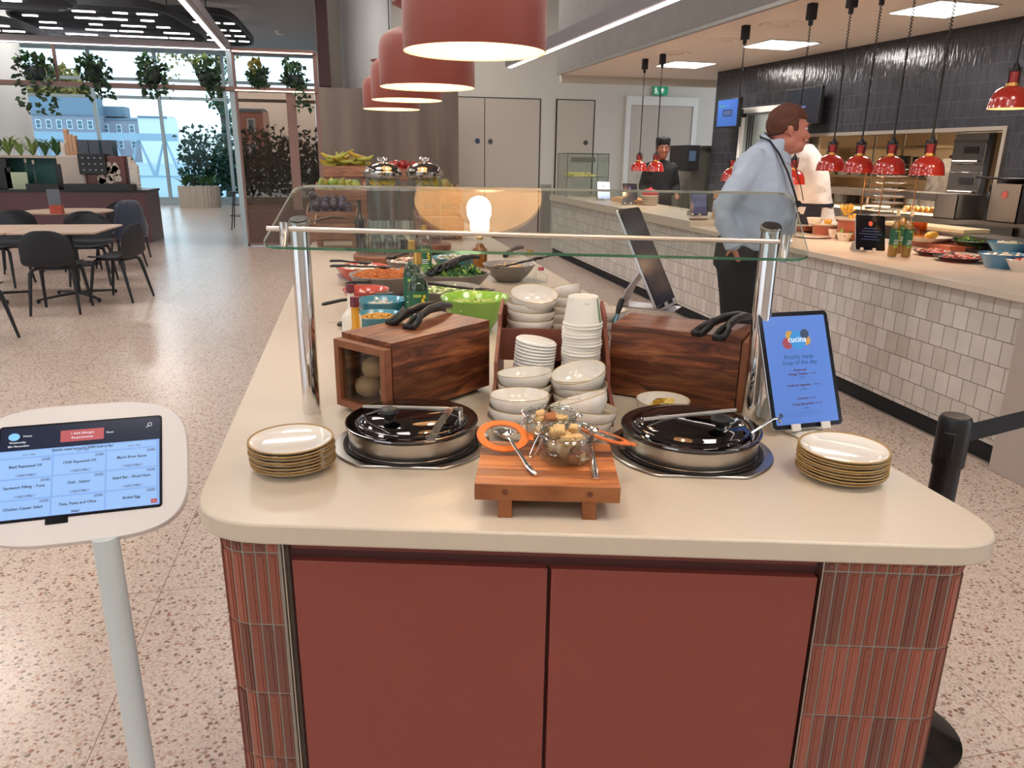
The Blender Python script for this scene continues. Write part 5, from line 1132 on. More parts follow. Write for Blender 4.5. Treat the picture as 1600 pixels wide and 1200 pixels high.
# kitchen beyond the hatch
b=MB(); 
K=lambda x0,n0,z0,x1,n1,z1:b.span((x0,n0,z0),(x1,n1,z1))
K(hs0-2,-3.2,0,4.6,-3.1,2.8); K(4.5,-3.1,0,4.6,-.15,2.8); K(hs0-2.1,-3.1,0,hs0-2,-.15,2.8); kb=b.build('wall_kitchen_far',M('kitchen_wall','c2a985',.5),loc=A); kb.rotation_euler[2]=aw; struct(kb)
b=MB(); K(hs0-2.1,-3.2,2.81,4.6,-.15,2.85); kb=b.build('ceiling_kitchen_far',m_kceil,loc=A); kb.rotation_euler[2]=aw; struct(kb)
g=W2((hs0+hs1)/2,-1.5,2.7); lamp('AREA','kitchen_light',g,(0,0,aw),200,(1,.86,.68),shape='SQUARE',size=1.5)
shs=PW(1385,260,-2.2).x; kt=thing('kitchen_shelving','tall steel shelving in the kitchen seen through the hatch','shelving',W2(shs,-2.2,0),aw)
b=MB(); 
for z in (.3,.9,1.3,1.7): b.span((-1.0,-.25,z),(1.0,.25,z+.03))
for x in (-1,0,1):
    for y in (-.25,.25): b.cyl((x,y,0),(x,y,1.95),.018,n=8)
b.build('rack_frame',m_steel,kt)
b=MB(); rz=random.Random(2)
for (z,n) in ((.93,7),(1.33,7)):
    for k in range(n): 
        o=MB(); hh=rz.uniform(.12,.28); o.lathe([(0,0),(.09,0),(.09,hh),(.08,hh),(.0,hh-.01)],20); oo=o.build('steel_pot',rz.choice([m_steel,m_white,M('pot_dark','3a3430',.5)]),loc=W2(shs-.85+k*.28,-2.2,z+.001)); tag(oo,'steel pot on the kitchen shelving behind the hatch','pot','pots on the kitchen shelving')
# stacked ovens at the near end of the hatch
ol=PW(1497,260,-.35).x; orr=PW(1562,260,-.35).x
e=thing('oven_stack','stack of two dark steel ovens in the right end of the hatch','oven',W2((ol+orr)/2,-.5,0),aw); ww=abs(ol-orr)
b=MB(); b.span((-ww/2,-.35,.0),(ww/2,.25,1.79)); b.build('oven_body',M('oven_steel','8b8580',.3,.8),e,bevel=.01)
for k,z in enumerate((1.0,1.22,1.5)):
    b=MB(); b.span((-ww/2+.06,.25,z),(ww/2-.02,.28,z+.22)); d=b.build('oven_door',M('oven_glass','6f6a66',.15,.6),e,bevel=.02)
    b=MB(); b.span((-ww/2+.14,.28,z+.1),(ww/2-.16,.286,z+.16)); b.build('dark_slot',m_black,d)
    b=MB(); b.tube([(-ww/2+.1,.28,z+.03),(-ww/2+.1,.32,z+.03),(ww/2-.08,.32,z+.03),(ww/2-.08,.28,z+.03)],.008,8); b.build('handle',m_steel,d)
b=MB(); b.span((-ww/2+.0,.25,.95),(-ww/2+.05,.29,1.78)); b.build('control_strip',m_black,e)
# door in the dark wall
e=bpy.data.objects.new('door_4',None); COL.objects.link(e); e.location=A; e.rotation_euler[2]=aw; struct(e)
x0,x1=min(dl.x,dr.x),max(dl.x,dr.x); zt_=PW(1200,166).z
b=MB(); b.span((x0-.06,0,0),(x0,.06,zt_)); b.span((x1,0,0),(x1+.06,.06,zt_)); b.span((x0-.06,0,zt_-.07),(x1+.06,.06,zt_)); b.build('door_frame',m_white,e)
b=MB(); b.span((x0,.002,0),(x1,.02,zt_-.07)); b.build('door_leaf',M('door_glazed','8f9a98',.2),e)
b=MB(); 
for k in range(3): b.span((x1-.1-k*.05,.02,.1),(x1-.085-k*.05,.03,zt_-.1))
b.build('push_bar',m_black,e)
# wall screens
def wscreen(lab,pl,pr,pt,pb,off,scr,draw,yaw):
    a=PW(pl,(pt+pb)/2,off); c=PW(pr,(pt+pb)/2,off); zt1=PW((pl+pr)/2,pt,off).z; zb1=PW((pl+pr)/2,pb,off).z
    w=abs(a.x-c.x); h=zt1-zb1; p=W2((a.x+c.x)/2,off,(zt1+zb1)/2); e=thing('wall_screen',lab,'screen',p,aw+yaw)
    w*=.96
    b=MB(); b.span((-w/2,-.03,-h/2),(w/2,.02,h/2)); b.build('screen_case',m_black,e,bevel=.004)
    b=MB(); b.span((-w/2+.015,.02,-h/2+.015),(w/2-.015,.023,h/2-.015)); s_=b.build('screen_glass',M('tv_'+scr,scr,.15,emit=scr,es=.55),e)
    b=MB(); b.T=Matrix.Rotation(PI,4,'Z')@Matrix.Rotation(PI/2,4,'X')@Matrix.Identity(4)
    ms=draw(b,w,h); b.T=Matrix.Identity(4); b.build('screen_graphics',ms,s_,smooth=False)
    b=MB(); b.span((-.05,-off+.002,-.05),(.05,-.03,.05)); b.build('wall_bracket',m_black,e)
def dtv1(b,w,h):
    q=lambda x0,y0,x1,y1,mi,z=.0245:b.add([(x0,y0,z),(x1,y0,z),(x1,y1,z),(x0,y1,z)],[[0,1,2,3]],mi)
    q(-w*.22,-h*.12,w*.22,h*.12,0); q(-w*.17,h*.0,w*.17,h*.05,1,.025); q(-w*.17,-h*.07,w*.17,-h*.03,1,.025); q(-w*.06,h*.2,w*.08,h*.3,2); q(-w*.4,h*.22,-w*.1,h*.27,3); return [flat_mat('1c2a4a',.3),flat_mat('3a4a70',.3),flat_mat('2a4a90',.4),flat_mat('2f6a5a',.4)]
def dtv2(b,w,h):
    q=lambda x0,y0,x1,y1,mi,z=.0245:b.add([(x0,y0,z),(x1,y0,z),(x1,y1,z),(x0,y1,z)],[[0,1,2,3]],mi)
    q(-w*.22,-h*.06,w*.12,-h*.0,0); q(-w*.04,h*.04,w*.0,h*.1,0); return [flat_mat('34446a',.5)]
wscreen('blue menu screen at the far end of the black tiled wall',1157,1122,154,199,.25,'2c4a86',dtv1,.0)
wscreen('dark menu screen on the black tiled wall above the hatch corner',1284,1228,137,194,.18,'1b1c22',dtv2,0)
# steel work bench along the wall behind the counter
e=thing('steel_bench','long steel work bench with raised edge along the black tiled wall','work bench',A,aw)
b=MB(); b.span((-2.6,.02,.86),(hs1+.2,.62,.9)); b.build('bench_top',m_steel,e)
b=MB(); b.span((-2.6,.02,.0),(hs1+.2,.58,.86)); b.build('bench_body',M('bench_steel','77716d',.35,.8),e)
b=MB(); b.span((-2.5,.025,.9),(hs1+.15,.45,1.05)); b.build('upstand',m_steel,e)
# wide board, black rim trays on the bench near the counter: second worktop
b=MB(); b.span((4.40,2.4,.96),(4.70,5.85,1.0)); b.span((4.42,2.4,0),(4.68,5.85,.96)); tag(b.build('prep_counter',M('bench_steel')),'dark steel prep counter between the servery counter and the black wall','counter')
def onb(px,py,z=.9): return PZ(px,py,z)
b=MB(); b.box((0,0,0),(.26,.85,.03)); p=PX(1455,352,4.55); o=b.build('chopping_board',M('board_pale','d9c7a0',.6),loc=(p.x,p.y,1.016),bevel=.004); o.rotation_euler[2]=.1; tag(o,'long pale chopping board behind the oil bottles','chopping board')
# things on the bench at right
for (px,py,nm,lab,mat_,H,D) in ((1521,344,'squeeze_bottle','pale squeezy bottle on the steel bench, right of the hatch',M('squeeze_pale','cfcfa8',.5),.19,.06),(1541,346,'pepper_mill','tall black pepper mill on the steel bench',m_black,.30,.07),(1554,347,'salt_mill','tall pale salt mill beside the black mill',M('mill_pale','b5a8a0',.5),.24,.065)):
    p=PZ(px,py,.92) if 0 else PX(px,py,5.0); e=thing(nm,lab,'bottle' if 'bottle' in nm else 'mill',(p.x,p.y,.9)); r=D/2
    p2=PX(px,py,5.22); e.location=(p2.x,p2.y,1.051)
    b=MB(); 
    if nm=='squeeze_bottle': b.lathe([(0,0),(r,.004),(r,H*.66),(r*.8,H*.75),(r*.4,H*.78),(r*.15,H),(0,H)],20)
    else: b.lathe([(0,0),(r*1.1,.004),(r*1.05,.03),(r*.65,H*.3),(r*.85,H*.5),(r*.95,H*.68),(r*.55,H*.76),(r*.8,H*.84),(r*.7,H*.95),(0,H)],20)
    b.build('body',mat_,e)
for (px,py,w,d,h,lab) in ((1525,360,.42,.3,.12,'steel food pan in front of the mills'),(1585,352,.3,.3,.30,'square steel container with a red mark at the right edge'),(1500,345,.35,.25,.2,'steel box below the ovens at the hatch foot')):
    p=PX(px,py,{1525:4.98,1585:5.3,1500:5.15}[px]); e=thing('steel_container',lab,'container',(p.x,p.y,1.051 if px!=1525 else .901)); b=MB()
    for a_,c_ in (((-w/2,-d/2,0),(-w/2+.008,d/2,h)),((w/2-.008,-d/2,0),(w/2,d/2,h)),((-w/2,-d/2,0),(w/2,-d/2+.008,h)),((-w/2,d/2-.008,0),(w/2,d/2,h)),((-w/2,-d/2,0),(w/2,d/2,.008))): b.span(a_,c_)
    b.build('pan',m_steel,e)
    b=MB(); b.span((-w/2-.012,-d/2-.012,h-.004),(w/2+.012,-d/2,h+.004)); b.span((-w/2-.012,-d/2,h-.004),(-w/2,d/2,h+.004)); b.build('rim',m_steel,e)
    if px==1585: b=MB(); b.plate([(.03*math.cos(t*PI/8)+.0,.03*math.sin(t*PI/8)+.22) for t in range(16)],'x',-w/2-.003,-w/2); b.build('red_mark',M('mark_red','c9605a',.5),e)
p=PX(1585,352,5.3); e=thing('steel_dish','wide shallow steel pan resting on the container by the mills','pan',(p.x,p.y,1.357)); b=MB(); b.lathe([(0,0),(.12,0),(.2,.04),(.195,.042),(.118,.006),(0,.006)],32); b.build('pan_body',m_steel,e)
b=MB(); b.tube([(-.19,0,.035),(-.42,.05,.05)],.009,8); b.build('handle',m_steel,e)
# --- heat lamps
def heat_lamp_proto():
    e=thing('heat_lamp','x','heat lamp',(0,0,0)); r=.105
    b=MB(); b.lathe([(r*1.02,0),(r*1.0,.005),(r*.97,.03),(r*.92,.055),(r*.83,.078),(r*.69,.098),(r*.52,.111),(r*.38,.117),(r*.30,.119),(r*.29,.115),(r*.4,.111),(r*.66,.093),(r*.85,.065),(r*.95,.028),(r*.985,.004),(r*1.02,0)],56,mis=[0]*8+[1]*8); b.build('dome_shade',[M('lamp_red','b52e22',.18,coat=.7),M('lamp_inner','e8c8a0',.3,.5)],e)
    b=MB(); b.lathe([(r*.31,.116),(r*.32,.13),(r*.30,.135)],24); b.build('vent_ring',M('brass_ring','d9a45a',.3,.8),e)
    b=MB(); b.lathe([(0,.133),(r*.30,.133),(r*.30,.19),(r*.22,.194),(0,.194)],24); n=b.build('neck',M('neck_red','a02c26',.35),e)
    b=MB()
    for a in (0,PI/2,PI,3*PI/2): b.tube([(r*.32*math.cos(a),r*.32*math.sin(a),.13),(r*.36*math.cos(a),r*.36*math.sin(a),.17),(r*.36*math.cos(a),r*.36*math.sin(a),.215)],.004,6)
    b.lathe([(r*.20,.19),(r*.22,.21),(r*.1,.235),(0,.236)],14); b.build('cable_clips',m_black,e)
    b=MB(); b.ball((0,0,.045),.032,14,10); b.build('bulb',M('heat_bulb','ffffff',.3,emit='ffb560',es=30),e)
    b=MB(); L0,L1=.23,.86; b.tube([(0,0,L0),(0,0,L1)],.006,6)
    N_=150; pts=[(.0065*math.cos(k*1.26),.0065*math.sin(k*1.26),L1-.32+ (k/N_)*(.32+.30)) for k in range(N_+1)]; b.tube(pts,.0035,5); b.build('coiled_cord',m_black,e)
    b=MB(); b.box((0,0,1.20),(.062,.062,.12)); b.cyl((0,0,1.10),(0,0,1.14),.018,n=10); b.build('ceiling_reel',m_blackmat,e,bevel=.004)
    return e
hp=heat_lamp_proto()
HL=[((998,267),9.347,'far pair, left lamp'),((1024,268),8.8,'far pair, right lamp'),((1143,283),6.45,'lamp half hidden behind the man in the blue shirt'),((1237,288),5.82,'lamp hanging between the man and the white jacket'),((1297,267),5.31,'left end of the row of four'),((1340,270),4.98,'second from the left in the row of four'),((1388,272),4.65,'third from the left in the row of four'),((1447,274),4.29,'right end of the row of four, lit brightest'),((1575,170),3.60,'high large lamp at the right edge')]
for (px,y,lab) in HL:
    x=3.62; p=PX(px[0],px[1],x); z=p.z; top=2.7
    o=dup(hp,(p.x,p.y,z),label='red dome heat lamp, '+lab,group='red heat lamps over the servery')
    # stretch cord and lift the reel to the soffit
    for ch in o.children:
        if ch.name.startswith('coiled_cord'):
            me=ch.data.copy(); ch.data=me; k=(top-z-.16)/(L_:=1.14) if False else (top-z-.12-.23)/(1.16-.23)
            for v in me.vertices:
                if v.co.z>.2: v.co.z=.23+(v.co.z-.23)*k*(1.16-.23)/(1.16-.23)
        if ch.name.startswith('ceiling_reel'): ch.location=(0,0,top-z-1.26)
    lamp('POINT','heat_lamp_light',(p.x,p.y,z+.0),(0,0,0),3.2,(1,.66,.36),shadow_soft_size=.03)
for ch in list(hp.children): bpy.data.objects.remove(ch)
bpy.data.objects.remove(hp)
# --- tablets on the servery counter
def ctab(lab,tl,tr,br,bl,zb,scr,draw,es,lean=.07,xx=None,gr='tablets along the servery counter',th=.02):
    xm=(xx or 3.5)-.05; q_=PX((bl[0]+br[0])/2,300,xm); BL_=PY(bl[0],bl[1],q_.y); BR_=PY(br[0],br[1],q_.y); dz=zb+th-(BL_.z+BR_.z)/2; BL_.z+=dz; BR_.z+=dz; 
    TL_=PY(tl[0],tl[1],BL_.y+lean); TR_=PY(tr[0],tr[1],BR_.y+lean); TL_.z+=dz; TR_.z+=dz
    return tablet(lab,TL_,TR_,BR_,BL_,None,draw,es=es,base_z=zb,screen=scr,standmat=m_cream,gr=gr)
def dlines(cols,n=5):
    def f(b,w,h):
        ms=[flat_mat(cols[0],.5),flat_mat(cols[1],.5)]
        b.add([(.012*w/.15*math.cos(t*PI/8),h*.28+.012*w/.15*math.sin(t*PI/8),.0003) for t in range(16)],[list(range(16))],0)
        for k in range(n):
            y=h*.12-k*h*.085; ww=w*(.26+.08*((k*7)%3)); b.add([(-ww,y,.0003),(ww,y,.0003),(ww,y+h*.018,.0003),(-ww,y+h*.018,.0003)],[[0,1,2,3]],1)
        return ms
    return f
ctab('black menu tablet with an orange logo standing left of the oil bottles',(1343,329),(1390,332),(1378,385),(1333,382),.9,'14141a',dlines(('b5543a','3a4a78')),.25)
ctab('tilted tablet showing a purple screen beside the man',(1085,296),(1111,298),(1101,329),(1074,329),.95,'3c4672',dlines(('2a3050','6a78b0'),3),.6)
ctab('dark tablet in the middle of the far servery counter',(977,281),(1000,282),(992,312),(970,312),.95,'161a2c',dlines(('3a4a80','4a5a90'),2),.35)
ctab('bright blue tablet farthest along the servery counter',(937,275),(957,276),(950,302),(931,302),.95,'4a78d8',dlines(('2a50a0','3560b8'),2),.45)
# --- oil bottles on the servery counter
def sb(lab,px,py,H,z0=.9,**k):
    p=PZ(px,py,z0); return bottle(lab,px,p.y,H,.06,m_oil,M('cap_cream','cfc3a0',.4),m_lab,zb=z0,lh=(.26,.6),pos=Vector((p.x,p.y,z0)),**k)
sb('rapeseed oil bottle right of the black menu tablet',1393,401,.31); sb('rapeseed oil bottle with a pink lower label, right of its pair',1414,402,.31); sb('rapeseed oil bottle standing behind the front pair',1403,396,.32)
# --- dishes on the counter, near part
m_dish=M('dish_white','ddd2c4',.25,coat=.4); m_ddark=M('dish_dark','2c2422',.3); m_bl2=M('dish_blue','4f86a8',.2,coat=.5); m_terd=M('dish_terracotta','a5583f',.4)
def dish(nm,lab,px,py,D,H,m,inner=None,z0=.9,food=None,fl=None,n=40,seed=1,x=None):
    p=PX(px,py,x) if x else PZ(px,py,z0); p.z=z0 if not x else p.z; z0=p.z; r=D/2; e=thing(nm,lab,'dish',(p.x,p.y,z0)); 
    b=MB(); b.lathe([(0,.002),(r*.55,.002),(r*.6,0),(r*.8,H*.5),(r,H),(r*.97,H*1.02),(r*.78,H*.55),(r*.55,H*.25),(0,H*.22)],36,mis=[0]*5+[1]*4); b.build('dish_body',[m,inner or m],e)
    if food: salad(fl,Vector((p.x,p.y,z0)),r*.78,z0+H*.8,n,food[0],food[1],seed,food[2])
    return p
m_chip=M('chip_gold','e0ac3a',.6,var=.25,vscale=40); m_mix=[M('salad_red','b5402e',.5),M('onion'),M('lettuce')]
def terd(px,py,z,w,lab):
    p=PX(px,py,4.02); hh=p.z-z; p.z=z
    b=MB(); b.lathe([(0,0),(.11*w,0),(.13*w,.01),(.135*w,hh),(.128*w,hh),(.12*w,hh-.01),(0,hh-.01)],32,sy=1.0); o=b.build('terracotta_dish',m_terd,loc=(p.x,p.y,z)); tag(o,lab,'dish'); return Vector((p.x,p.y,z+hh))
for (px,py,w,lab) in ((1253,352,1.0,'terracotta dish left of the fries, beside the man'),(1300,352,1.15,'terracotta dish under the pile of potato skins'),(1340,344,1.1,'terracotta dish behind the black menu tablet')):
    p=terd(px,py,.9,w,lab); b=MB(); b.lathe([(0,0),(.15*w,.0),(.17*w,.016),(.165*w,.018),(.14*w,.006),(0,.006)],32); o=b.build('white_plate',m_dish,loc=(p.x,p.y,p.z+.001)); tag(o,'white plate on the '+lab,'plate')
dish('white_bowl','white bowl nearest the counter edge, left of the black tablet',1318,376,.13,.065,m_dish,food=('leaf',[m_leaf[1],m_leaf[2]],'herb_garnish'),fl='green garnish in the white bowl left of the black tablet',n=14)
dish('white_cup','white cup left of the nearest white bowl',1302,372,.10,.07,m_dish)
dish('white_cup','white cup tucked behind the left side of the black tablet',1334,371,.10,.07,m_dish)
dish('white_bowl','white bowl standing among the fries on the left',1272,353,.14,.07,m_dish,x=3.95)
p=PZ(1268,371,.9); b=MB(); b.lathe([(0,0),(.1,0),(.15,.012),(.145,.014),(.1,.006),(0,.006)],32); tag(b.build('white_plate',m_dish,loc=(p.x,p.y,.9)),'flat white plate with a snack near the counter edge, left','plate')
def fries(lab,px,py,z,H,D,n,sd,cup=True):
    p=PX(px,py,4.02); z=p.z; e=thing('fries_cup',lab,'fries',(p.x,p.y,z)); r=random.Random(sd)
    if cup: b=MB(); b.lathe([(0,0),(D*.34,0),(D*.5,H*.5),(D*.48,H*.5),(D*.33,.005),(0,.005)],20); b.build('cup',m_glass if cup==1 else m_dish,e)
    for k in range(n):
        a=r.uniform(0,6.28); q=D*.32*math.sqrt(r.random()); t_=Vector((r.gauss(0,.45),r.gauss(0,.45),1)).normalized(); L=H*r.uniform(.6,.95); p0=Vector((q*math.cos(a)*.7,q*math.sin(a)*.7,.012)); p1=p0+t_*L
        b=MB(); b.tube([p0,p1],.0055,4); b.build('chip',m_chip,e,smooth=False)
fries('glass of golden fries behind the terracotta dish, centre',1321,338,.9,.11,.10,26,3); fries('spray of fries in a dish just right of the man',1247,352,.955,.10,.12,18,5); fries('small pile of fries in front of the man, near the plate',1293,357,.96,.09,.13,18,7,0); fries('yellow chips heaped beside the glass of fries',1334,350,.96,.08,.13,18,8,0)
# dishes to the right of the bottles
b=MB(); p=PZ(1462,386,.9); b.box((0,0,.02),(.34,.62,.04)); o=b.build('display_board',m_terd,loc=(p.x+.06,p.y,.9),bevel=.004); o.rotation_euler[2]=-.1; tag(o,'red brown display board under the oval dish right of the bottles','board')
dish('oval_dish','pale oval dish with a lemon wedge right of the oil bottles',1448,377,.34,.035,m_dish,z0=.942)
b=MB(); p=PZ(1455,372,.975); b.ball((0,0,0),(.09,.035,.03),16,10); o=b.build('corn_cob',M('corn_yellow','d9aa3a',.5,var=.2,vscale=80),loc=(p.x,p.y,p.z+.02)); o.rotation_euler[2]=.5; tag(o,'yellow wedge lying in the pale oval dish','corn')
b=MB(); p=PZ(1434,372,.95); b.lathe([(0,0),(.04,0),(.055,.04),(.05,.1),(.042,.1),(.045,.04),(0,.01)],20); tag(b.build('glass_jar',glass('amber_glass','e2b060',1.5),loc=(p.x,p.y,p.z+.02)),'small amber jar at the back of the pale oval dish','jar')
dish('salad_plate','dark plate of mixed salad nearest the counter edge',1497,408,.30,.03,m_ddark,food=('slice',m_mix,'plated_salad'),fl='mixed salad with cheese on the nearest dark plate',n=50,seed=3)
dish('salad_plate','dark plate of salad left of the nearest one',1458,399,.26,.03,m_ddark,food=('slice',m_mix,'plated_salad'),fl='tomato and cheese salad on the left dark plate',n=40,seed=4)
dish('salad_plate','dark plate of salad farther back on the board',1519,383,.28,.03,m_ddark,z0=.942,food=('leaf',[m_leaf[1],M('lettuce')],'plated_salad'),fl='leafy salad on the farther dark plate',n=50,seed=5)
dish('blue_bowl','blue bowl with pale food at the right, nearer one',1562,418,.26,.085,m_bl2,m_bl2,food=('slice',[M('onion'),M('potato')],'bowl_food'),fl='pale sliced food in the nearer blue bowl',n=30,seed=6)
dish('blue_bowl','blue bowl behind, at the right edge',1575,396,.28,.075,m_bl2,m_bl2,z0=.925,food=('slice',[M('onion'),M('lettuce')],'bowl_food'),fl='pale food in the farther blue bowl',n=30,seed=7)
dish('white_bowl','white bowl of red salad cut by the right edge',1598,424,.20,.07,m_dish,food=('slice',m_mix,'bowl_food'),fl='red salad in the white bowl at the right edge',n=24,seed=8)
b=MB(); p=PZ(1560,400,.9); b.box((0,0,.012),(.34,.75,.024)); o=b.build('black_tray',m_black,loc=(p.x+.12,p.y,.9)); tag(o,'black tray under the blue bowls at the right','tray')
# plates stacked on the gantry rack behind the black tablet
qk=PX(1400,352,4.55); e=thing('plate_rack','tall wire plate rack standing before the hatch, warmly lit','plate rack',(4.55,qk.y+.15,1.021)); 
b=MB()
for sx in (-.16,.16):
    for sy in (-.12,.12): b.cyl((sx,sy,-.02),(sx,sy,.50),.006,n=6)
for k in range(9): 
    z=.03+k*.055; b.tube([(-.16,-.12,z),(.16,-.12,z),(.16,.12,z),(-.16,.12,z)],.003,5,closed=True)
b.build('wire_frame',M('warm_wire','b5845a',.3,.9),e); rkp=Vector(e.location)
for k in range(8):
    b=MB(); b.lathe([(0,0),(.08,0),(.125,.012),(.122,.015),(.08,.004),(0,.004)],28); tag(b.build('white_plate',m_dish,loc=(rkp.x,rkp.y,rkp.z+.034+k*.055)),'white plate on the wire rack before the hatch, %s'%(ordl(7-k,8)),'plate','plates on the wire rack')
e=Vector(PZ(1335,330,1.0)); 
for k in range(7):
    b=MB(); b.lathe([(0,0),(.085,0),(.14,.016),(.136,.02),(.085,.006),(0,.006)],28); o=b.build('dark_plate',m_ddark if k%2 else m_dish,loc=W2(hs0+ (hs1-hs0)*.48,.12,zs-.06-.34+k*.036)); tag(o,'plate in the stack hanging rack of the hatch gantry, %s'%ordl(6-k,7),'plate','plates stacked in the hatch')
o=W2(hs0+(hs1-hs0)*.48,.12,hz0); b=MB(); b.lathe([(0,0),(.06,0),(.06,zs-.06-.34-hz0),(0,zs-.06-.34-hz0)],20); tag(b.build('plate_plinth',m_steel,loc=o),'round steel plinth under the plates in the hatch','plinth')
b=MB(); o=W2(PW(1452,322).x,.12,hz0); 
for k in range(6): 
    c=MB(); c.ball((0,0,.045),(.03,.03,.05),10,8); oo=c.build('filled_roll',M('roll_orange','e0a050',.5,var=.2,vscale=40),loc=o+dw*(k-2.5)*.062+Vector((0,0,.012))); tag(oo,'orange topped filled roll in a row on the hatch shelf','roll','filled rolls on the hatch shelf')
b=MB(); b.box((0,0,.006),(.42,.2,.012),aw); tag(b.build('roll_board',m_dish,loc=o),'flat plate under the row of filled rolls on the hatch shelf','plate')
# --- far glass display case
a=FC(905,3.2); e=thing('glass_display_case','tall clear glass display case of sandwiches at the far end of the servery','display case',(3.55,11.35,.951)); a=Vector((3.2,11.35,.95)); w=.66; zz=PY(905,240,a.y).z-.95; dd_=.55
mg=glass('case_glass','f6faf8',1.45)
for (x0,y0,x1,y1) in ((-w/2,0,w/2,.006),(-w/2,dd_,w/2,dd_+.006),(-w/2,0,-w/2+.006,dd_),(w/2-.006,0,w/2,dd_)):
    b=MB(); b.span((x0,y0,0),(x1,y1,zz)); b.build('glass_side',mg,e)
b=MB(); b.span((-w/2,0,zz),(w/2,dd_,zz+.006)); b.build('glass_top',mg,e)
b=MB(); 
for (x,y) in ((-w/2,0),(w/2,0),(-w/2,dd_),(w/2,dd_)): b.cyl((x,y,0),(x,y,zz),.005,n=6)
for (p0,p1) in (((-w/2,0),(w/2,0)),((w/2,0),(w/2,dd_)),((-w/2,dd_),(w/2,dd_)),((-w/2,0),(-w/2,dd_))): b.cyl((p0[0],p0[1],zz),(p1[0],p1[1],zz),.005,n=6)
b.build('dark_edges',M('edge_dark','3c4844',.4),e)
b=MB(); b.span((-w/2+.05,.1,zz*.45),(w/2-.03,dd_-.05,zz*.45+.01)); b.build('middle_shelf',m_steel,e)
for x in (-w/2+.08,w/2-.06):
    b=MB(); b.cyl((x,dd_*.5,0),(x,dd_*.5,zz*.45),.012,n=10); b.build('shelf_post',m_steel,e)
b=MB(); b.span((-.12,dd_-.03,zz*.8),(w/2-.05,dd_-.01,zz*.92)); b.build('name_bar',M('name_bar','7f7a74',.4),e)
r=random.Random(6); ex,ey=e.location.x,e.location.y
for k in range(9):
    b=MB(); b.prism([(0,0),(.10,0),(.0,.10)],0,.03); o=b.build('sandwich',[M('sand_pale','ddd08a',.7,var=.2,vscale=60)],loc=(ex-w/2+.08+ (k%5)*.09,ey+.2+r.uniform(0,.05),.951+zz*.45+.012+(k//5)*.032)); o.rotation_euler[2]=r.uniform(-.3,.3); tag(o,'pale triangular sandwich on the shelf of the far display case','sandwich','sandwiches in the display case')
# small glass screens, soup tureen, plates far
for (pl,pr,pt,pb_,lab) in ((992,1023,272,318,'small upright glass screen between the dark tablet and the black clad server'),(1048,1068,290,322,'small upright glass screen left of the standing frame'),(1066,1083,280,328,'narrow upright glass screen beside the purple tablet')):
    q0=FC(pl,3.7); q1=PY(pr,pt,q0.y); b=MB(); b.span((q0.x,q0.y,.951),(q1.x,q0.y+.006,q1.z)); e=b.build('glass_screen',mg); tag(e,lab,'glass screen')
p=FC(1016,3.72); e=thing('stacked_bowls','stack of pale dishes below the pink lidded pot','dish',(p.x,p.y,.951))
for k in range(4): b=MB(); b.lathe([(0,0),(.08,0),(.12,.03),(.115,.032),(.075,.008),(0,.008)],24,(0,0,k*.03)); b.build('dish',m_dish,e)
b=MB(); b.lathe([(0,0),(.09,0),(.105,.02),(.105,.04),(.07,.068),(.02,.08),(.018,.095),(0,.10)],28); tag(b.build('casserole_pot',M('pink_red','c43f55',.25,coat=.5),loc=(p.x,p.y,.951+.125)),'pink red lidded pot on the stack of pale dishes','pot')
p=FC(1143,3.75); 
for k in range(3): b=MB(); b.box((0,0,.045),(.34,.3,.08)); tag(b.build('bread_crate',M('crate_pale','d9a878',.6),loc=(p.x,p.y-.1,.951+k*.09),bevel=.005),'pale wooden tray beside the purple tablet, %s of three'%ordl(2-k,3),'tray','pale trays beside the tablet')
p=FC(1095,3.3); b=MB(); b.lathe([(0,0),(.07,0),(.075,.01),(.07,.016),(0,.014)],24,sx=1.3); tag(b.build('wooden_coaster',M('coaster','6f4f38',.5),loc=(p.x,p.y,.951)),'small oval wooden dish near the counter edge beside the man','dish')
p=FC(990,3.7); b=MB(); b.box((0,0,.03),(.3,.9,.06)); tag(b.build('wooden_tray',M('crate_pale'),loc=(p.x,p.y,.951)),'long pale wooden tray behind the dark tablet','tray')
for (px,lab) in ((1062,'left twin menu holder with steel feet'),(1077,'right twin menu holder with steel feet')): pass
# oven unit far behind counter (steel, with control box)
p=PY(1120,240,10.6); e=thing('combi_oven','steel combi oven with black control box behind the black clad server','oven',(p.x+.1,10.6,0))
b=MB(); b.span((-.5,0,0),(.5,.8,PY(1120,232,10.6).z)); b.build('oven_body',M('oven_green_steel','7c7b73',.35,.7),e,bevel=.01)
b=MB(); b.span((-.55,-.05,PY(1120,232,10.6).z),(.6,.8,PY(1120,228,10.6).z)); b.build('oven_hood',m_steel,e)
q=PY(1068,250,10.4); b=MB(); b.span((-.62,-.1,1.38),(-.42,.5,1.72)); c=b.build('control_box',m_black,e); b=MB(); b.span((-.58,-.11,1.5),(-.48,-.101,1.64)); b.build('control_display',M('ctl_blue','3a4a60',.3,emit='3a4a60',es=.5),c)
b=MB(); b.span((-.66,0,0),(-.5,.6,1.36)); b.build('side_unit',m_steel,e)
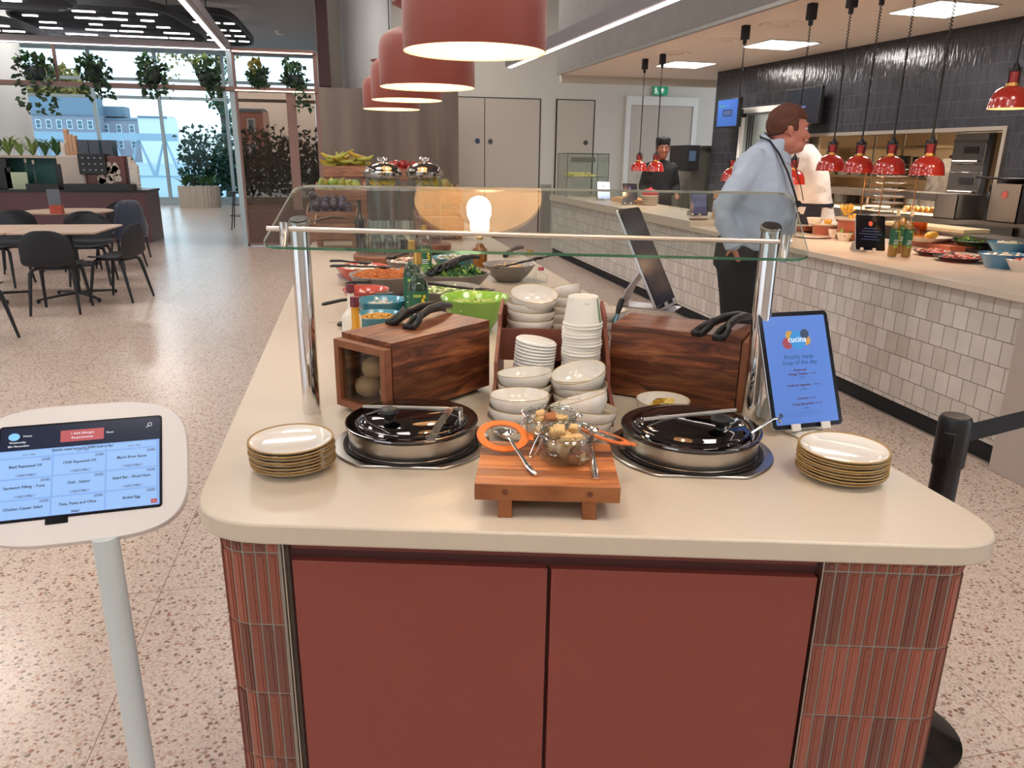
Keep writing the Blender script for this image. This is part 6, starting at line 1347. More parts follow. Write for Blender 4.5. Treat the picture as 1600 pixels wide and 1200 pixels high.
# ================================================================== LEFT SIDE
# kiosk
BLk=Vector((-.620,1.283,.90)); BRk=Vector((-.361,1.306,.90)); x=(BRk-BLk).normalized(); up0=Vector((-.03,.108,.13)); y=(up0-x*up0.dot(x)).normalized(); z=x.cross(y)
w=(BRk-BLk).length; h=.172; c=(BLk+BRk)/2+y*h/2
pole=PZ(166,850,.85)
e=thing('order_kiosk','white rounded tablet kiosk on a white pole showing the ordering menu','kiosk',(-.49,1.36,0))
Mk=Matrix(((x.x,y.x,z.x,c.x+.49),(x.y,y.y,z.y,c.y-1.36),(x.z,y.z,z.z,c.z),(0,0,0,1)))
bw_,bh_=w+.092,h+.085; pts=[]
for k in range(64):
    a=2*PI*k/64; ca,sa=math.cos(a),math.sin(a); n_=3.6
    pts.append((bw_/2*abs(ca)**(2/n_)*(1 if ca>0 else -1), -.006+bh_/2*abs(sa)**(2/n_)*(1 if sa>0 else -1)))
m_kw=M('kiosk_white','dbd5d2',.35)
b=MB(); b.T=Mk; n=len(pts); ins=lambda f:[(p[0]*f,p[1]*f) for p in pts]
rings=[(.93,-.03),(1,-.018),(1,-.004),(.99,0)]
b.loft([[ (p[0]*f,p[1]*f,zz) for p in pts] for f,zz in rings]); b.build('kiosk_head',m_kw,e,angle=30)
b=MB(); b.T=Mk; b.prism(rrect(w+.004,h+.004,.006),-.001,.0012); b.box((-.035,-h/2-.005,.0),(.035,.014,.0026)); hd=b.build('tablet_bezel',m_bezel,e)
b=MB(); b.T=Mk; b.prism(rrect(w-.002,h-.003,.004),.0012,.0016); sc=b.build('screen',M('kiosk_navy','182238',.15,emit='182238',es=.4,coat=.3),e)
mats=[flat_mat('6f98d0',.5),flat_mat('80a9de',.5),flat_mat('7292c4',.55),flat_mat('1c2438',.05),flat_mat('a0464c',.5),flat_mat('cfd8e6',.6),flat_mat('6fb0e0',.6),flat_mat('5f7fb0',.6)]
b=MB(); b.T=Mk@Matrix.Translation((0,0,.0018))
def q(x0,y0,x1,y1,mi,z=0): b.add([(x0,y0,z),(x1,y0,z),(x1,y1,z),(x0,y1,z)],[[0,1,2,3]],mi)
X0,X1=-w/2+.001,w/2-.0025; ytop=h/2-.045; q(X0,-h/2+.003,X1,ytop,0)
cw=(X1-X0-.012)/3; rows=[ytop-.016,ytop-.054,ytop-.092,-h/2+.003]
txt=[['Basil Rapeseed Oil','Chilli Rapeseed Oil','Marie Rose Sauce'],['Sandwich Filling - Tuna','Deli - Salami','Salad Bar - Sliced Ham'],['Chicken Caesar Salad','Feta, Pasta and Olive','Boiled Egg']]
pr=[['£ 0.60','£ 0.60','£ 0.60'],['£ 1.95','£ 0.70','£ 0.70'],['£ 0.70','£ 0.60','£ 0.50']]
for ci in range(3):
    xa=X0+ci*(cw+.003)+.001; q(xa,rows[0]+.003,xa+cw,ytop-.002,1,.0001)
    text_mesh(b,'kcal / 100g',xa+cw*.55,rows[0]+.007,.0045,mi=3,z=.0004)
    for ri in range(3):
        y1=rows[ri]; y0=rows[ri+1] if ri<2 else rows[3]
        q(xa,y0+.003 if ri<2 else y0,xa+cw,y1,1,.0001)
        q(xa+cw-.017,y1-.007,xa+cw-.001,y1-.001,2,.0002); text_mesh(b,pr[ri][ci],xa+cw-.009,y1-.004,.0046,mi=3,z=.0004)
        text_mesh(b,txt[ri][ci],xa+cw*.5,y1-.014,.0068,mi=3,z=.0004,bold=.00012)
        if ri<2: q(xa+cw*.32,y0+.005,xa+cw*.72,y0+.010,2,.0002); text_mesh(b,'kcal  |  100g',xa+cw*.52,y0+.0075,.0042,mi=3,z=.0004)
text_mesh(b,'Salad',X0+cw*1.5,-h/2+.007,.0062,mi=3,z=.0005,bold=.0001)
text_mesh(b,'Adults need around 2000 kcal a day',X0+cw*1.6,ytop-.005,.0068,mi=3,z=.0006,bold=.0001)
q(-.035,h/2-.036,.035,h/2-.014,4,.0002); text_mesh(b,'+ Add Allergen',0,h/2-.021,.0062,mi=5,z=.0004); text_mesh(b,'Requirements',0,h/2-.029,.0062,mi=5,z=.0004)
text_mesh(b,'Reset',.045,h/2-.024,.0052,mi=5,z=.0004)
for cxx,cyy,rr in ((X1-.016,h/2-.015,.0032),): b.tube([(cxx+rr*math.cos(t*PI/8),cyy+rr*math.sin(t*PI/8),.0005) for t in range(16)],.0005,4,closed=True); b.mi[-1]=5; 
b.mi=[5 if i>=len(b.mi)-64 else m_ for i,m_ in enumerate(b.mi)]
b.m=5; b.tube([(X1-.0185,h/2-.0175,.0005),(X1-.022,h/2-.021,.0005)],.0006,4); b.m=0
hx=-w/2+.022
b.add([(hx+.009*math.cos(t*PI/12),h/2-.019+.007*math.sin(t*PI/12),.0002) for t in range(24)],[list(range(24))],6)
text_mesh(b,'Home',hx+.021,h/2-.019,.0055,mi=5,z=.0004); text_mesh(b,'Wednesday',hx+.006,h/2-.030,.0055,mi=5,z=.0004); text_mesh(b,'8th November',hx+.008,h/2-.037,.0055,mi=5,z=.0004)
q(X1-.014,-h/2+.006,X1-.004,-h/2+.014,4,.0003); text_mesh(b,'-',X1-.009,-h/2+.010,.008,mi=5,z=.0005)
b.build('screen_graphics',mats,sc,smooth=False)
b=MB(); pb0=Vector((pole.x+.49,pole.y-1.36,0)); b.cyl(pb0,(pb0.x,pb0.y,.865),.0215,n=28); b.build('pole',M('pole_white','c2cbcb',.3),e)
b=MB(); b.lathe([(0,0),(.19,0),(.19,.008),(.18,.012),(.03,.014),(0,.014)],36,pb0); b.build('floor_base',M('pole_white'),e)
b=MB(); b.T=Mk; b.box((0,-.01,-.035),(.09,.09,.02)); b.build('neck_bracket',m_kw,e)
# queue barrier post and belt
pq=Vector((1.385,1.42)); e=thing('queue_post','black retractable belt queue post right of the island corner','barrier post',(pq.x,pq.y,0))
b=MB(); b.cyl((0,0,.02),(0,0,.84),.031,n=28); b.build('pole',M('post_black','121317',.4),e)
b=MB(); b.lathe([(0,0),(.155,0),(.16,.004),(.16,.022),(.12,.034),(.05,.043),(.035,.06)],44); b.build('base',M('post_black_gloss','151312',.2,coat=.3),e)
b=MB(); b.lathe([(.035,.80),(.0365,.805),(.0365,.915),(.033,.925),(.03,.927),(0,.924)],28); hd=b.build('belt_head',M('post_black'),e)
ub=(PZ(1600,655,.86)-Vector((pq.x,pq.y,.86))); ub=(Vector((2.3,2.15,0))-Vector((pq.x,pq.y,0))).normalized()
for a in (0,PI): 
    d=Matrix.Rotation(a,3,'Z')@ub; b=MB(); b.box(d*.04+Vector((0,0,.865)),(.022,.026,.062),math.atan2(d.y,d.x)); b.build('belt_clip',M('post_black'),hd,bevel=.002)
d=Vector((.35,1,0)).normalized(); 
qb=PZ(1600,648,.885); qb2=Vector((pq.x,pq.y,.865)); dd_=Vector((qb.x-pq.x,qb.y-pq.y,0)).normalized()
b=MB(); L=1.2; p0=Vector((0,0,.872))+dd_*.048; p1=Vector((0,0,.872))+dd_*L
b.loft([[p0+Vector((0,0,-.024)),p0+Vector((0,0,.024)),p0+Vector((0,0,.024))+Vector((-dd_.y,dd_.x,0))*.0015,p0+Vector((0,0,-.024))+Vector((-dd_.y,dd_.x,0))*.0015],[p1+Vector((0,0,-.024)),p1+Vector((0,0,.024)),p1+Vector((0,0,.024))+Vector((-dd_.y,dd_.x,0))*.0015,p1+Vector((0,0,-.024))+Vector((-dd_.y,dd_.x,0))*.0015]]); b.build('belt',M('belt_black','15161a',.7),e)
e2=thing('queue_post','black belt queue post outside the frame holding the other belt end','barrier post',(pq.x+dd_.x*L,pq.y+dd_.y*L,0))
for c_ in e.children:
    if c_.name.startswith(('pole','base','belt_head')): o=c_.copy(); COL.objects.link(o); o.parent=e2
# --- chairs
def chair_proto(wood_legs=True):
    e=thing('dining_chair','x','chair',(0,0,0))
    # shell: seat curving up into a rounded back. local: faces +Y, back at -Y
    prof=[(.21,.455),(.19,.468),(.10,.462),(0,.452),(-.10,.450),(-.17,.462),(-.205,.50),(-.225,.56),(-.24,.65),(-.25,.74),(-.257,.81)]
    hw=[.185,.215,.23,.235,.235,.235,.232,.235,.235,.215,.12]
    b=MB(); NX=10; vs=[]
    for t in (0,1):
        for (y,z_),ww in zip(prof,hw):
            for k in range(NX+1):
                u=-1+2*k/NX; lift=.025*abs(u)**3; 
                back=z_>.52; vs.append((u*ww, y+(.035*abs(u)**2.5 if back else 0)+(.012*t if back else 0), z_+(lift if not back else 0)-(0 if back else .012*t)-(.02*abs(u)**3 if z_>.8 else 0)))
    R_=len(prof); W_=NX+1; fs=[]
    for t in (0,1):
        o=t*R_*W_
        for i in range(R_-1):
            for k in range(NX): f=[o+i*W_+k,o+i*W_+k+1,o+(i+1)*W_+k+1,o+(i+1)*W_+k]; fs.append(f if t==0 else f[::-1])
    o=R_*W_
    for k in range(NX): fs.append([k+1,k,o+k,o+k+1]); fs.append([(R_-1)*W_+k,(R_-1)*W_+k+1,o+(R_-1)*W_+k+1,o+(R_-1)*W_+k])
    for i in range(R_-1): fs.append([i*W_,(i+1)*W_,o+(i+1)*W_,o+i*W_]); fs.append([(i+1)*W_+NX,i*W_+NX,o+i*W_+NX,o+(i+1)*W_+NX])
    half=4
    b.add(vs,fs); b.build('seat_shell',m_char,e,angle=60,mods=[('SUBSURF',{'levels':1,'render_levels':1})])
    for sx in (-1,1):
        for (y0,y1) in ((.14,.23),(-.13,-.23)):
            b=MB(); b.tube([(0,y0*.8,.437),(sx*.13,y0,.437),(sx*.17,y0*1.05,.425),(sx*.185,y0*1.15,.39),(sx*.215,y1,.0)],[.012,.014,.017,.019,.012],8); b.build('leg',m_char,e)
    b=MB(); b.span((-.1,-.14,.425),(.1,.14,.445)); b.build('under_frame',m_char,e)
    return e
cp=chair_proto()
def chair(px,py,ang,lab,z=0,y=None,sc=1.0,base=None):
    p=base or PZ(px,py,0); o=dup(cp,(p[0],p[1],0),ang,label=lab,group='dark shell dining chairs')
    return o
TBL=Vector((-3.08,8.75))
chair(0,0,.05,'black dining chair with its back to us at the near side of the square table',base=(-2.87,8.02))
chair(0,0,PI/2-.25,'black dining chair seen side on at the right of the square table',base=(-2.48,8.62))
chair(0,0,PI+.1,'black dining chair facing us across the square table',base=(-3.10,9.78))
chair(0,0,PI-.1,'black dining chair facing us behind the left square table',base=(-4.05,9.75))
chair(0,0,-.5,'near black chair at the left edge, only its legs in view',base=(-3.12,6.75))
chair(0,0,PI+.5,'black dining chair behind the round table, back rest edge in view',base=(-3.35,12.35))
chair(0,0,.35,'black dining chair at the left front of the round table',base=(-4.3,10.95))
chair(0,0,-.45+PI/2,'black dining chair at the right of the round table with a dark jacket over it',base=(-3.16,11.15))
chair(0,0,.5,'black dining chair between the square table and the round table',base=(-3.45,10.68))
chair(0,0,-1.4,'black dining chair by the window beyond the end of the coffee station',base=(-5.0,20.3))
for ch in list(cp.children): bpy.data.objects.remove(ch)
bpy.data.objects.remove(cp)
# jacket on chair
b=MB(); r=random.Random(1)
rings=[]
for i,(z_,wx,wy) in enumerate(((.42,.26,.10),(.55,.27,.11),(.70,.25,.10),(.82,.24,.09),(.88,.18,.07),(.90,.06,.03))):
    rings.append([((wx*math.cos(2*PI*k/20))*(1+.1*math.sin(5*k+i)),(wy*math.sin(2*PI*k/20))*(1+.25*math.sin(3*k+i*2)),z_+.015*math.sin(k*2.0)) for k in range(20)])
b.loft(rings); o=b.build('jacket',M('navy_jacket','1d2a42',.6,sheen=.3),loc=(-2.95,11.05,0),rz=PI/2-.45,angle=70); tag(o,'dark navy jacket draped over the chair at the right of the round table','jacket')
# --- tables
m_ttop=M('table_top','c4a892',.4,var=.04); m_edge=M('table_edge','6a5648',.5)
def sqtable(x0,x1,y0,y1,lab):
    cx,cy=(x0+x1)/2,(y0+y1)/2; e=thing('square_table',lab,'table',(cx,cy,0)); w,d=x1-x0,y1-y0
    b=MB(); b.prism(rrect(w,d,.03),.722,.74); b.build('table_top',m_ttop,e,bevel=.002)
    b=MB(); b.cyl((0,0,.04),(0,0,.72),.032,n=16); b.span((-.2,-.2,.712),(.2,.2,.722)); b.build('pedestal',m_char,e)
    for a in range(4):
        aa=PI/4+a*PI/2; q=Vector((math.cos(aa),math.sin(aa),0)); b=MB(); b.tube([(0,0,.06),q*.2+Vector((0,0,.05)),q*.42+Vector((0,0,.03))],[.028,.024,.018],8,flat=.6); b.cyl(q*.41,q*.41+Vector((0,0,.03)),.018,n=10); b.build('foot',m_char,e)
sqtable(-3.37,-2.56,8.28,9.28,'square pale topped table nearest the walkway')
sqtable(-4.30,-3.385,8.28,9.28,'square pale topped table pushed against the left side of the other')
e=thing('round_table','round pale topped cafe table holding a menu and sauce holder','table',(-3.85,11.55,0))
b=MB(); b.lathe([(0,.72),(.54,.72),(.55,.726),(.55,.738),(.545,.742),(0,.742)],48); b.build('table_top',m_ttop,e)
b=MB(); b.cyl((0,0,.03),(0,0,.72),.032,n=16); b.build('pedestal',m_char,e)
b=MB(); b.lathe([(0,0),(.3,0),(.3,.012),(.05,.03),(0,.03)],32); b.build('foot',m_char,e)
p=PZ(90,334,.742); e=thing('menu_holder','clear menu holder with red sauce sachets on the round table','menu holder',(p.x,p.y,.742))
b=MB(); b.span((-.07,-.05,0),(.07,.05,.11)); b.build('sachet_box',M('sachet_red','b04a34',.5),e)
b=MB(); b.span((-.09,.0,.11),(.06,.008,.31)); b.build('menu_card',M('menu_dark','5a6068',.3),e)
# bar stool beside divider
b=MB(); e=thing('bar_stool','tall thin legged black bar stool at the left of the bronze divider','stool',(PZ(376,352,0).x+.15,16.9,0))
b.lathe([(0,.74),(.17,.74),(.19,.75),(.19,.765),(.17,.775),(0,.77)],28); b.build('seat',m_char,e)
for a in range(4):
    q=Vector((math.cos(PI/4+a*PI/2),math.sin(PI/4+a*PI/2),0)); b=MB(); b.cyl(q*.13+Vector((0,0,.74)),q*.25,.011,n=8); b.build('leg',m_char,e)
b=MB(); b.tube([(.21*math.cos(t*PI/10),.21*math.sin(t*PI/10),.28) for t in range(20)],.008,6,closed=True); b.tube([(.17*math.cos(t*PI/10),.17*math.sin(t*PI/10),.5) for t in range(20)],.006,6,closed=True); b.build('foot_ring',m_char,e)
# --- planter by the window
p=PZ(311,325,0); e=thing('ribbed_planter','oval ribbed stone planter with leafy plants before the window wall','planter',(p.x,p.y+.3,0))
b=MB(); n=96; rings=[]
for z_ in (0,.62):
    rings.append([((.66*math.cos(2*PI*k/n))*(1+.0),(.32*math.sin(2*PI*k/n)),z_) for k in range(n)])
out=[]
for k in range(n*2):
    a=2*PI*k/(n*2); f=1+(.035 if (k//3)%2 else 0); out.append((.56*f*abs(math.cos(a))**.7*(1 if math.cos(a)>0 else -1),.33*f*abs(math.sin(a))**.7*(1 if math.sin(a)>0 else -1)))
b.prism(out,0,.62); b.build('ribbed_pot',M('planter_stone','b5aca2',.7),e,smooth=False)
def tuft(b,c,n,L,rng,w=.05,spread=.6,mi=0):
    for k in range(n):
        a=rng.uniform(0,6.28); s_=rng.uniform(.1,spread); d=Vector((math.cos(a)*s_,math.sin(a)*s_,1)).normalized(); side=Vector((-math.sin(a),math.cos(a),0)); l=L*rng.uniform(.7,1.2); c_=Vector(c)
        pts=[c_,c_+d*l*.4+Vector((math.cos(a),math.sin(a),0))*.01,c_+d*l*.75+Vector((math.cos(a),math.sin(a),-.1))*.03*l/.3,c_+d*l+Vector((math.cos(a),math.sin(a),-.3))*.10*l/.3]
        ws=[w*.4,w,w*.8,0.002]
        vs=[];
        for p_,w_ in zip(pts,ws): vs+=[p_-side*w_/2,p_+Vector((0,0,-w_*.15)),p_+side*w_/2]
        b.add(vs,[[i*3+j,i*3+j+1,i*3+j+4,i*3+j+3] for i in range(3) for j in range(2)],mi)
rg=random.Random(5)
b=MB()
for x in (-.36,-.13,.13,.36): tuft(b,(x,0,.6),14,.38,rg,.10,.9,rg.choice([0,1]))
b.build('foliage',[m_leaf[0],m_leaf[1]],e,smooth=False)
# --- hanging plants on the rail
def hplant(px,py,lab,seed,pot=True,trail=.5,w=.3,yy=None,mm=None,top=.2):
    p=PY(px,py,yy or YD); rg=random.Random(seed); e=thing('trailing_plant',lab,'plant',(p.x,p.y,2.562))
    b=MB(); b.lathe([(0,0),(.07,0),(.12,.04),(.135,.12),(.12,.2),(.11,.21),(.10,.19),(0,.18)],28); b.build('round_pot',M('pot_slate','3a4148',.6),e)
    b=MB(); leaves(b,(0,-.03,.2),(w,.17,top),90,.11,rg,.75,0); leaves(b,(-.05,-.05,.33),(w*.7,.12,.10),30,.10,rg,.8,1)
    for k in range(4):
        x=rg.uniform(-w*.8,w*.8); 
        for j in range(9): leaves(b,(x+rg.uniform(-.03,.03)+j*.008,-.16,.10-j*trail/9),(.03,.03,.03),2,.10,rg,.8,0)
    b.build('foliage',[m_leaf[0],mm or m_leaf[1]],e,smooth=False)
hplant(57,118,'trailing plant on the rail nearest the white column, longest vine',1,trail=.62)
hplant(147,118,'trailing plant on the rail, second from the white column',2,trail=.35,w=.26)
hplant(238,120,'trailing plant on the rail, third from the white column',3,trail=.3,w=.24)
hplant(325,125,'trailing plant on the rail closest to the divider frame',4,trail=.25,w=.22,mm=m_leaf[2])
hplant(405,130,'small yellow green plant in a round pot on the divider shelf, left',5,trail=.1,w=.15,mm=M('leaf_olive','8f8a4a',.6),top=.06)
hplant(462,130,'dark leafy plant in a round pot on the divider shelf, right',6,trail=.45,w=.2,top=.22)
# --- coffee station
yc=14.4; zc=PY(200,297,yc).z; xr_=PY(233,340,yc).x
e=thing('coffee_station','dark red coffee station counter with a black top','counter',(xr_-2.2,yc,0)); 
b=MB(); b.span((-3.4,0,.0),(2.2,.9,zc-.04)); b.build('counter_body',M('dark_red_panel','5a3236',.4),e)
b=MB(); b.span((-3.42,-.02,zc-.04),(2.22,.92,zc)); b.build('counter_top',m_black,e)
def on(px,dy=.3): q=PY(px,290,yc+dy); return Vector((q.x,yc+dy,zc))
sc_=1160/15.0
# coffee machine
q=on(134); e=thing('coffee_machine','pale coffee machine with a patterned dark red side and a button screen','coffee machine',q)
Hm=PY(134,243,yc+.3).z-zc
b=MB(); b.span((-.38,-.1,0),(.05,.45,Hm)); b.build('machine_body',M('machine_pale','c0b4aa',.4),e,bevel=.03)
b=MB(); b.span((.05,-.1,0),(.72,.45,Hm)); b.build('patterned_side',M('machine_red','6a3a34',.4),e,bevel=.03)
b=MB()
rg=random.Random(9)
for k in range(9):
    cx_,cz_=rg.uniform(.3,.66),rg.uniform(.1,Hm-.1); b.plate([(cx_+.07*math.cos(t*PI/6)*rg.uniform(.6,1.3),cz_+.08*math.sin(t*PI/6)*rg.uniform(.6,1.3)) for t in range(12)],'y',-.106,-.10)
b.build('side_pattern',M('pattern_cream','cfc4b8',.5),e,smooth=False)
b=MB(); b.span((-.02,-.16,Hm*.45),(.42,-.1,Hm*1.05)); s_=b.build('button_screen',m_black,e,bevel=.01)
b=MB()
for i in range(4):
    for j in range(3): b.plate([(.06+i*.095+.016*math.cos(t*PI/6),Hm*.58+j*.1+.016*math.sin(t*PI/6)) for t in range(12)],'y',-.165,-.16)
b.build('drink_buttons',M('btn_pale','8f98a6',.4),s_,smooth=False)
b=MB(); b.span((-.05,-.14,0),(.4,-.1,Hm*.15)); b.build('drip_tray',m_black,e)
b=MB(); 
for x in (0,.17,.38): b.span((x-.03,.0,Hm),(x+.13,.3,Hm+.26))
b.build('bean_hoppers',M('hopper_dark','2b3040',.15),e)
cs=MB(); cs.lathe([(0,0),(.035,0),(.045,.5),(.03,.52),(0,.52)],16); 
for k,x in enumerate((-.3,-.22,-.16,-.1)):
    b=MB(); hh=(.2,.42,.34,.32)[k]; 
    b.lathe([(0,0),(.038,0),(.044,hh),(.03,hh+.01),(0,hh+.01)],16); 
    for j in range(int(hh/.04)): b.lathe([(.047,.03+j*.04),(.047,.04+j*.04)],16)
    tag(b.build('cup_stack',M('kraft_cup','cfa888',.6) if k else m_cup,loc=q+Vector((x,.1,Hm+.001))),'stack of takeaway cups on the coffee machine, %s'%('leftmost and shortest','second from the left','third from the left','rightmost')[k],'cups')
# bottles/boxes left
q=on(45); e=thing('display_box','pale framed box with a teal back board holding bottles on the coffee station','display box',q); Hb=PY(45,243,yc+.3).z-zc
b=MB(); 
for (a_,c_) in (((-.55,0,0),(-.5,.35,Hb)),((.5,0,0),(.55,.35,Hb)),((-.55,0,Hb-.04),(.55,.35,Hb))): b.span(a_,c_)
b.build('box_frame',M('box_cream','b5aa9c',.5),e)
b=MB(); b.span((-.5,.3,0),(.5,.33,Hb-.04)); b.build('back_board',M('teal_board','2f6a66',.5),e)
b=MB(); 
for k in range(6): tuft(b,(-.48+k*.19,.17,Hb),9,.32,rg,.07,.7,rg.choice([0,1]))
b.build('foliage',[m_leaf[1],m_leaf[2]],e,smooth=False)
for k,(x,hh) in enumerate(((-.02,.5),(.10,.48))): bottle('tall clear syrup bottle in the display box, %s of two'%('left','right')[k],0,0,hh,.09,None,M('cap_white','e0dcd4',.4),None,zb=zc,pos=q+Vector((x,.08,0)),nm='syrup_bottle')
b=MB(); b.box((0,0,.14),(.32,.02,.28)); tag(b.build('leaflet_card',M('card_green','b8c8a8',.5),loc=q+Vector((-.12,-.1,0))),'pale leaflet card standing before the display box','card')
b=MB(); b.ball((0,0,.05),(.09,.07,.05),12,8); tag(b.build('red_pouch',M('pouch_red','c0392e',.5),loc=q+Vector((-.22,.12,.0))),'small red pouch inside the display box','pouch')
for (px,lab,H_,W_) in ((18,'black upright dispenser left of the leaflet card',.36,.1),(97,'black upright dispenser left of the coffee machine',.42,.09),(3,'black box at the left end of the coffee station',.5,.3)):
    b=MB(); b.box((0,0,H_/2),(W_,.12,H_)); tag(b.build('black_dispenser',m_black,loc=on(px,.25),bevel=.01),lab,'dispenser')
b=MB(); b.box((0,0,.05),(.5,.25,.1)); tag(b.build('black_tray',m_black,loc=on(70,.06)),'low black tray of sachets on the coffee station','tray')
b=MB(); b.box((0,0,.05),(1.1,.25,.1)); tag(b.build('black_box',m_black,loc=on(158,.02)),'long low black drawer before the coffee machine','drawer')
for k,x in enumerate((208,213,217)):
    b=MB(); hh=.55-.06*k
    for j in range(int(hh/.05)): b.lathe([(.03,j*.05),(.042,j*.05+.045),(.03,j*.05+.05)],12)
    b.lathe([(0,0),(.03,0),(.03,hh),(0,hh)],12); tag(b.build('cup_stack',m_cup,loc=on(x,.12)),'stack of white cups right of the coffee machine, %s'%('left','middle','right')[k],'cups')
# ================================================================== PEOPLE
def REM(v=.011,it=6,f=.5): return [('REMESH',{'mode':'VOXEL','voxel_size':v,'use_smooth_shade':True}),('SMOOTH',{'iterations':it,'factor':f})]
def limb(b,pts,rs,n=14):
    b.tube(pts,rs,n); 
    for p,r in zip(pts,rs): b.ball(p,r*.99,n,8)
def rings(b,rows,n=28,sq=2.4):
    "rows: (cx,cy,z,rx,ry)"
    R_=[]
    for (cx,cy,z_,rx,ry) in rows:
        r=[]
        for k in range(n):
            a=2*PI*k/n; ca,sa=math.cos(a),math.sin(a); r.append((cx+rx*abs(ca)**(2/sq)*(1 if ca>0 else -1),cy+ry*abs(sa)**(2/sq)*(1 if sa>0 else -1),z_))
        R_.append(r)
    b.loft(R_)
def head(b,c,R,s=1.0,jowl=1.0):
    "head facing local +X"
    T=b.T.copy(); b.T=T@Matrix.Translation(c)@R.to_4x4()@Matrix.Scale(s,4)
    b.ball((-.012,0,.035),(.098,.078,.095),22,16); b.ball((.02,0,-.01),(.078,.066,.09),20,14)
    b.ball((.045,0,-.075),(.048,.048*jowl,.042),16,10); b.ball((.0,0,-.06),(.06,.062*jowl,.05),16,10)
    b.ball((.072,0,-.092),(.022,.022,.018),12,8)                      # chin
    b.loft([[(.088,-.006,.03),(.088,.006,.03),(.080,.008,.03),(.080,-.008,.03)],[(.118,-.013,-.022),(.118,.013,-.022),(.08,.018,-.022),(.08,-.018,-.022)],[(.108,-.014,-.034),(.108,.014,-.034),(.08,.016,-.036),(.08,-.016,-.036)]]); b.ball((.112,0,-.024),(.013,.014,.011),10,8)
    b.ball((.086,.027,.036),(.014,.024,.009),10,6); b.ball((.086,-.027,.036),(.014,.024,.009),10,6)   # brows
    b.ball((.090,0,-.058),(.012,.024,.007),12,6); b.ball((.088,0,-.070),(.012,.021,.007),12,6)         # lips
    b.ball((.070,.040,-.02),(.025,.02,.022),10,8); b.ball((.070,-.040,-.02),(.025,.02,.022),10,8)      # cheeks
    for sg in (-1,1):
        b.ball((-.005,sg*.080,-.002),(.016,.008,.031),12,8); b.ball((-.012,sg*.084,.008),(.012,.008,.02),10,8)
    b.T=T
def face_bits(par,c,R,s,iris='3a4a50',lip='a8605a',brow='5a3a2a'):
    M4=Matrix.Translation(c)@R.to_4x4()@Matrix.Scale(s,4)
    for sg in (-1,1):
        b=MB(); b.T=M4; b.ball((.083,sg*.029,.014),(.011,.015,.0075),12,8); b.build('eye',M('eye_white','cfc6c0',.2),par)
        b=MB(); b.T=M4; b.ball((.092,sg*.028,.014),(.0035,.006,.006),10,8); b.build('iris',M('iris_'+iris,iris,.2),par)
        b=MB(); b.T=M4; b.tube([(.097,sg*.010,.034),(.100,sg*.026,.040),(.088,sg*.046,.036)],[.003,.0042,.0025],6); b.build('eyebrow',M('brow_'+brow,brow,.8),par)
    b=MB(); b.T=M4; b.tube([(.094,-.022,-.064),(.1025,0,-.063),(.094,.022,-.064)],[.002,.0035,.002],6); b.build('mouth',M('lip_'+lip,lip,.5),par)
def hand(b,wr,d,nrm,s=1.0,curl=.35,side=1):
    "palm from the wrist along d, palm facing nrm; four fingers, thumb on one side"
    d=Vector(d).normalized(); nrm=Vector(nrm).normalized(); sd=d.cross(nrm).normalized()*side; wr=Vector(wr)
    T=b.T.copy()
    b.tube([wr-d*.01,wr+d*.03*s,wr+d*.07*s,wr+d*.09*s],[.022*s,.034*s,.038*s,.034*s],12,flat=.42)
    for k,L in enumerate((.068,.078,.072,.056)):
        o=sd*((1.5-k)*.0185*s); p=wr+d*.082*s+o; q=[p]; ang=0
        for j,f in enumerate((.45,.3,.25)):
            ang+=curl*(1+.15*k); dr=(d*math.cos(ang)+nrm*math.sin(ang)).normalized(); q.append(q[-1]+dr*L*f*s)
        b.tube(q,[.0092*s,.0085*s,.008*s,.0065*s],8); b.ball(q[-1],.0066*s,8,6)
    p=wr+d*.025*s+sd*.03*s; q=[p,p+(sd*.8+d*.7+nrm*.3).normalized()*.032*s,p+(sd*.55+d*1.0+nrm*.5).normalized()*.062*s]; b.tube(q,[.013*s,.0105*s,.008*s],8); b.ball(q[-1],.008*s,8,6)
    b.T=T
def hairmesh(par,c,R,s,m,fringe=True,seed=1,nm='hair'):
    bm=bmesh.new(); bmesh.ops.create_icosphere(bm,subdivisions=5,radius=1); M4=Matrix.Translation(c)@R.to_4x4()@Matrix.Scale(s,4); dele=[]
    for v in bm.verts:
        n=v.co.copy(); p=Vector((n.x*.108,n.y*.0845,n.z*.108))+Vector((-.014,0,.038))
        low=(-.012-.5*max(0,-n.x)*.04) if n.x<.1 else .062
        if abs(n.y)>.55 and n.x>-.2 and n.x<.45: low=.0
        if p.z<low: p.z=low-(low-p.z)*.15; p.x*=.86; p.y*=.84
        w=noise.noise(Vector((p.x*60,p.y*160,p.z*40)))*.004+noise.noise(p*28)*.005
        p+=n*w; v.co=M4@p
    me=bpy.data.meshes.new(nm); bm.to_mesh(me); bm.free(); me.materials.append(m); me.shade_smooth(); o=bpy.data.objects.new(nm,me); COL.objects.link(o); o.parent=par; return o
def rx(yaw=0,pitch=0,roll=0): return (Matrix.Rotation(yaw,3,'Z')@Matrix.Rotation(pitch,3,'Y')@Matrix.Rotation(roll,3,'X'))
m_skin=M('skin_ruddy','c9806c',.5,var=.06,vscale=12); m_skin2=M('skin_tan','9a604a',.5,var=.06); m_skin3=M('skin_brown','7d4f3c',.5)
m_shirt=M('shirt_pale_blue','b9c6da',.75,var=.03,bump=.35,bscale=9); m_trous=M('trousers_black','14151a',.8)
def folds(o,st=.012,size=.12):
    t=bpy.data.textures.new('folds','CLOUDS'); t.noise_scale=size; t.noise_depth=2
    m=o.modifiers.new('folds','DISPLACE'); m.texture=t; m.strength=st; m.mid_level=.5; m.texture_coords='LOCAL'
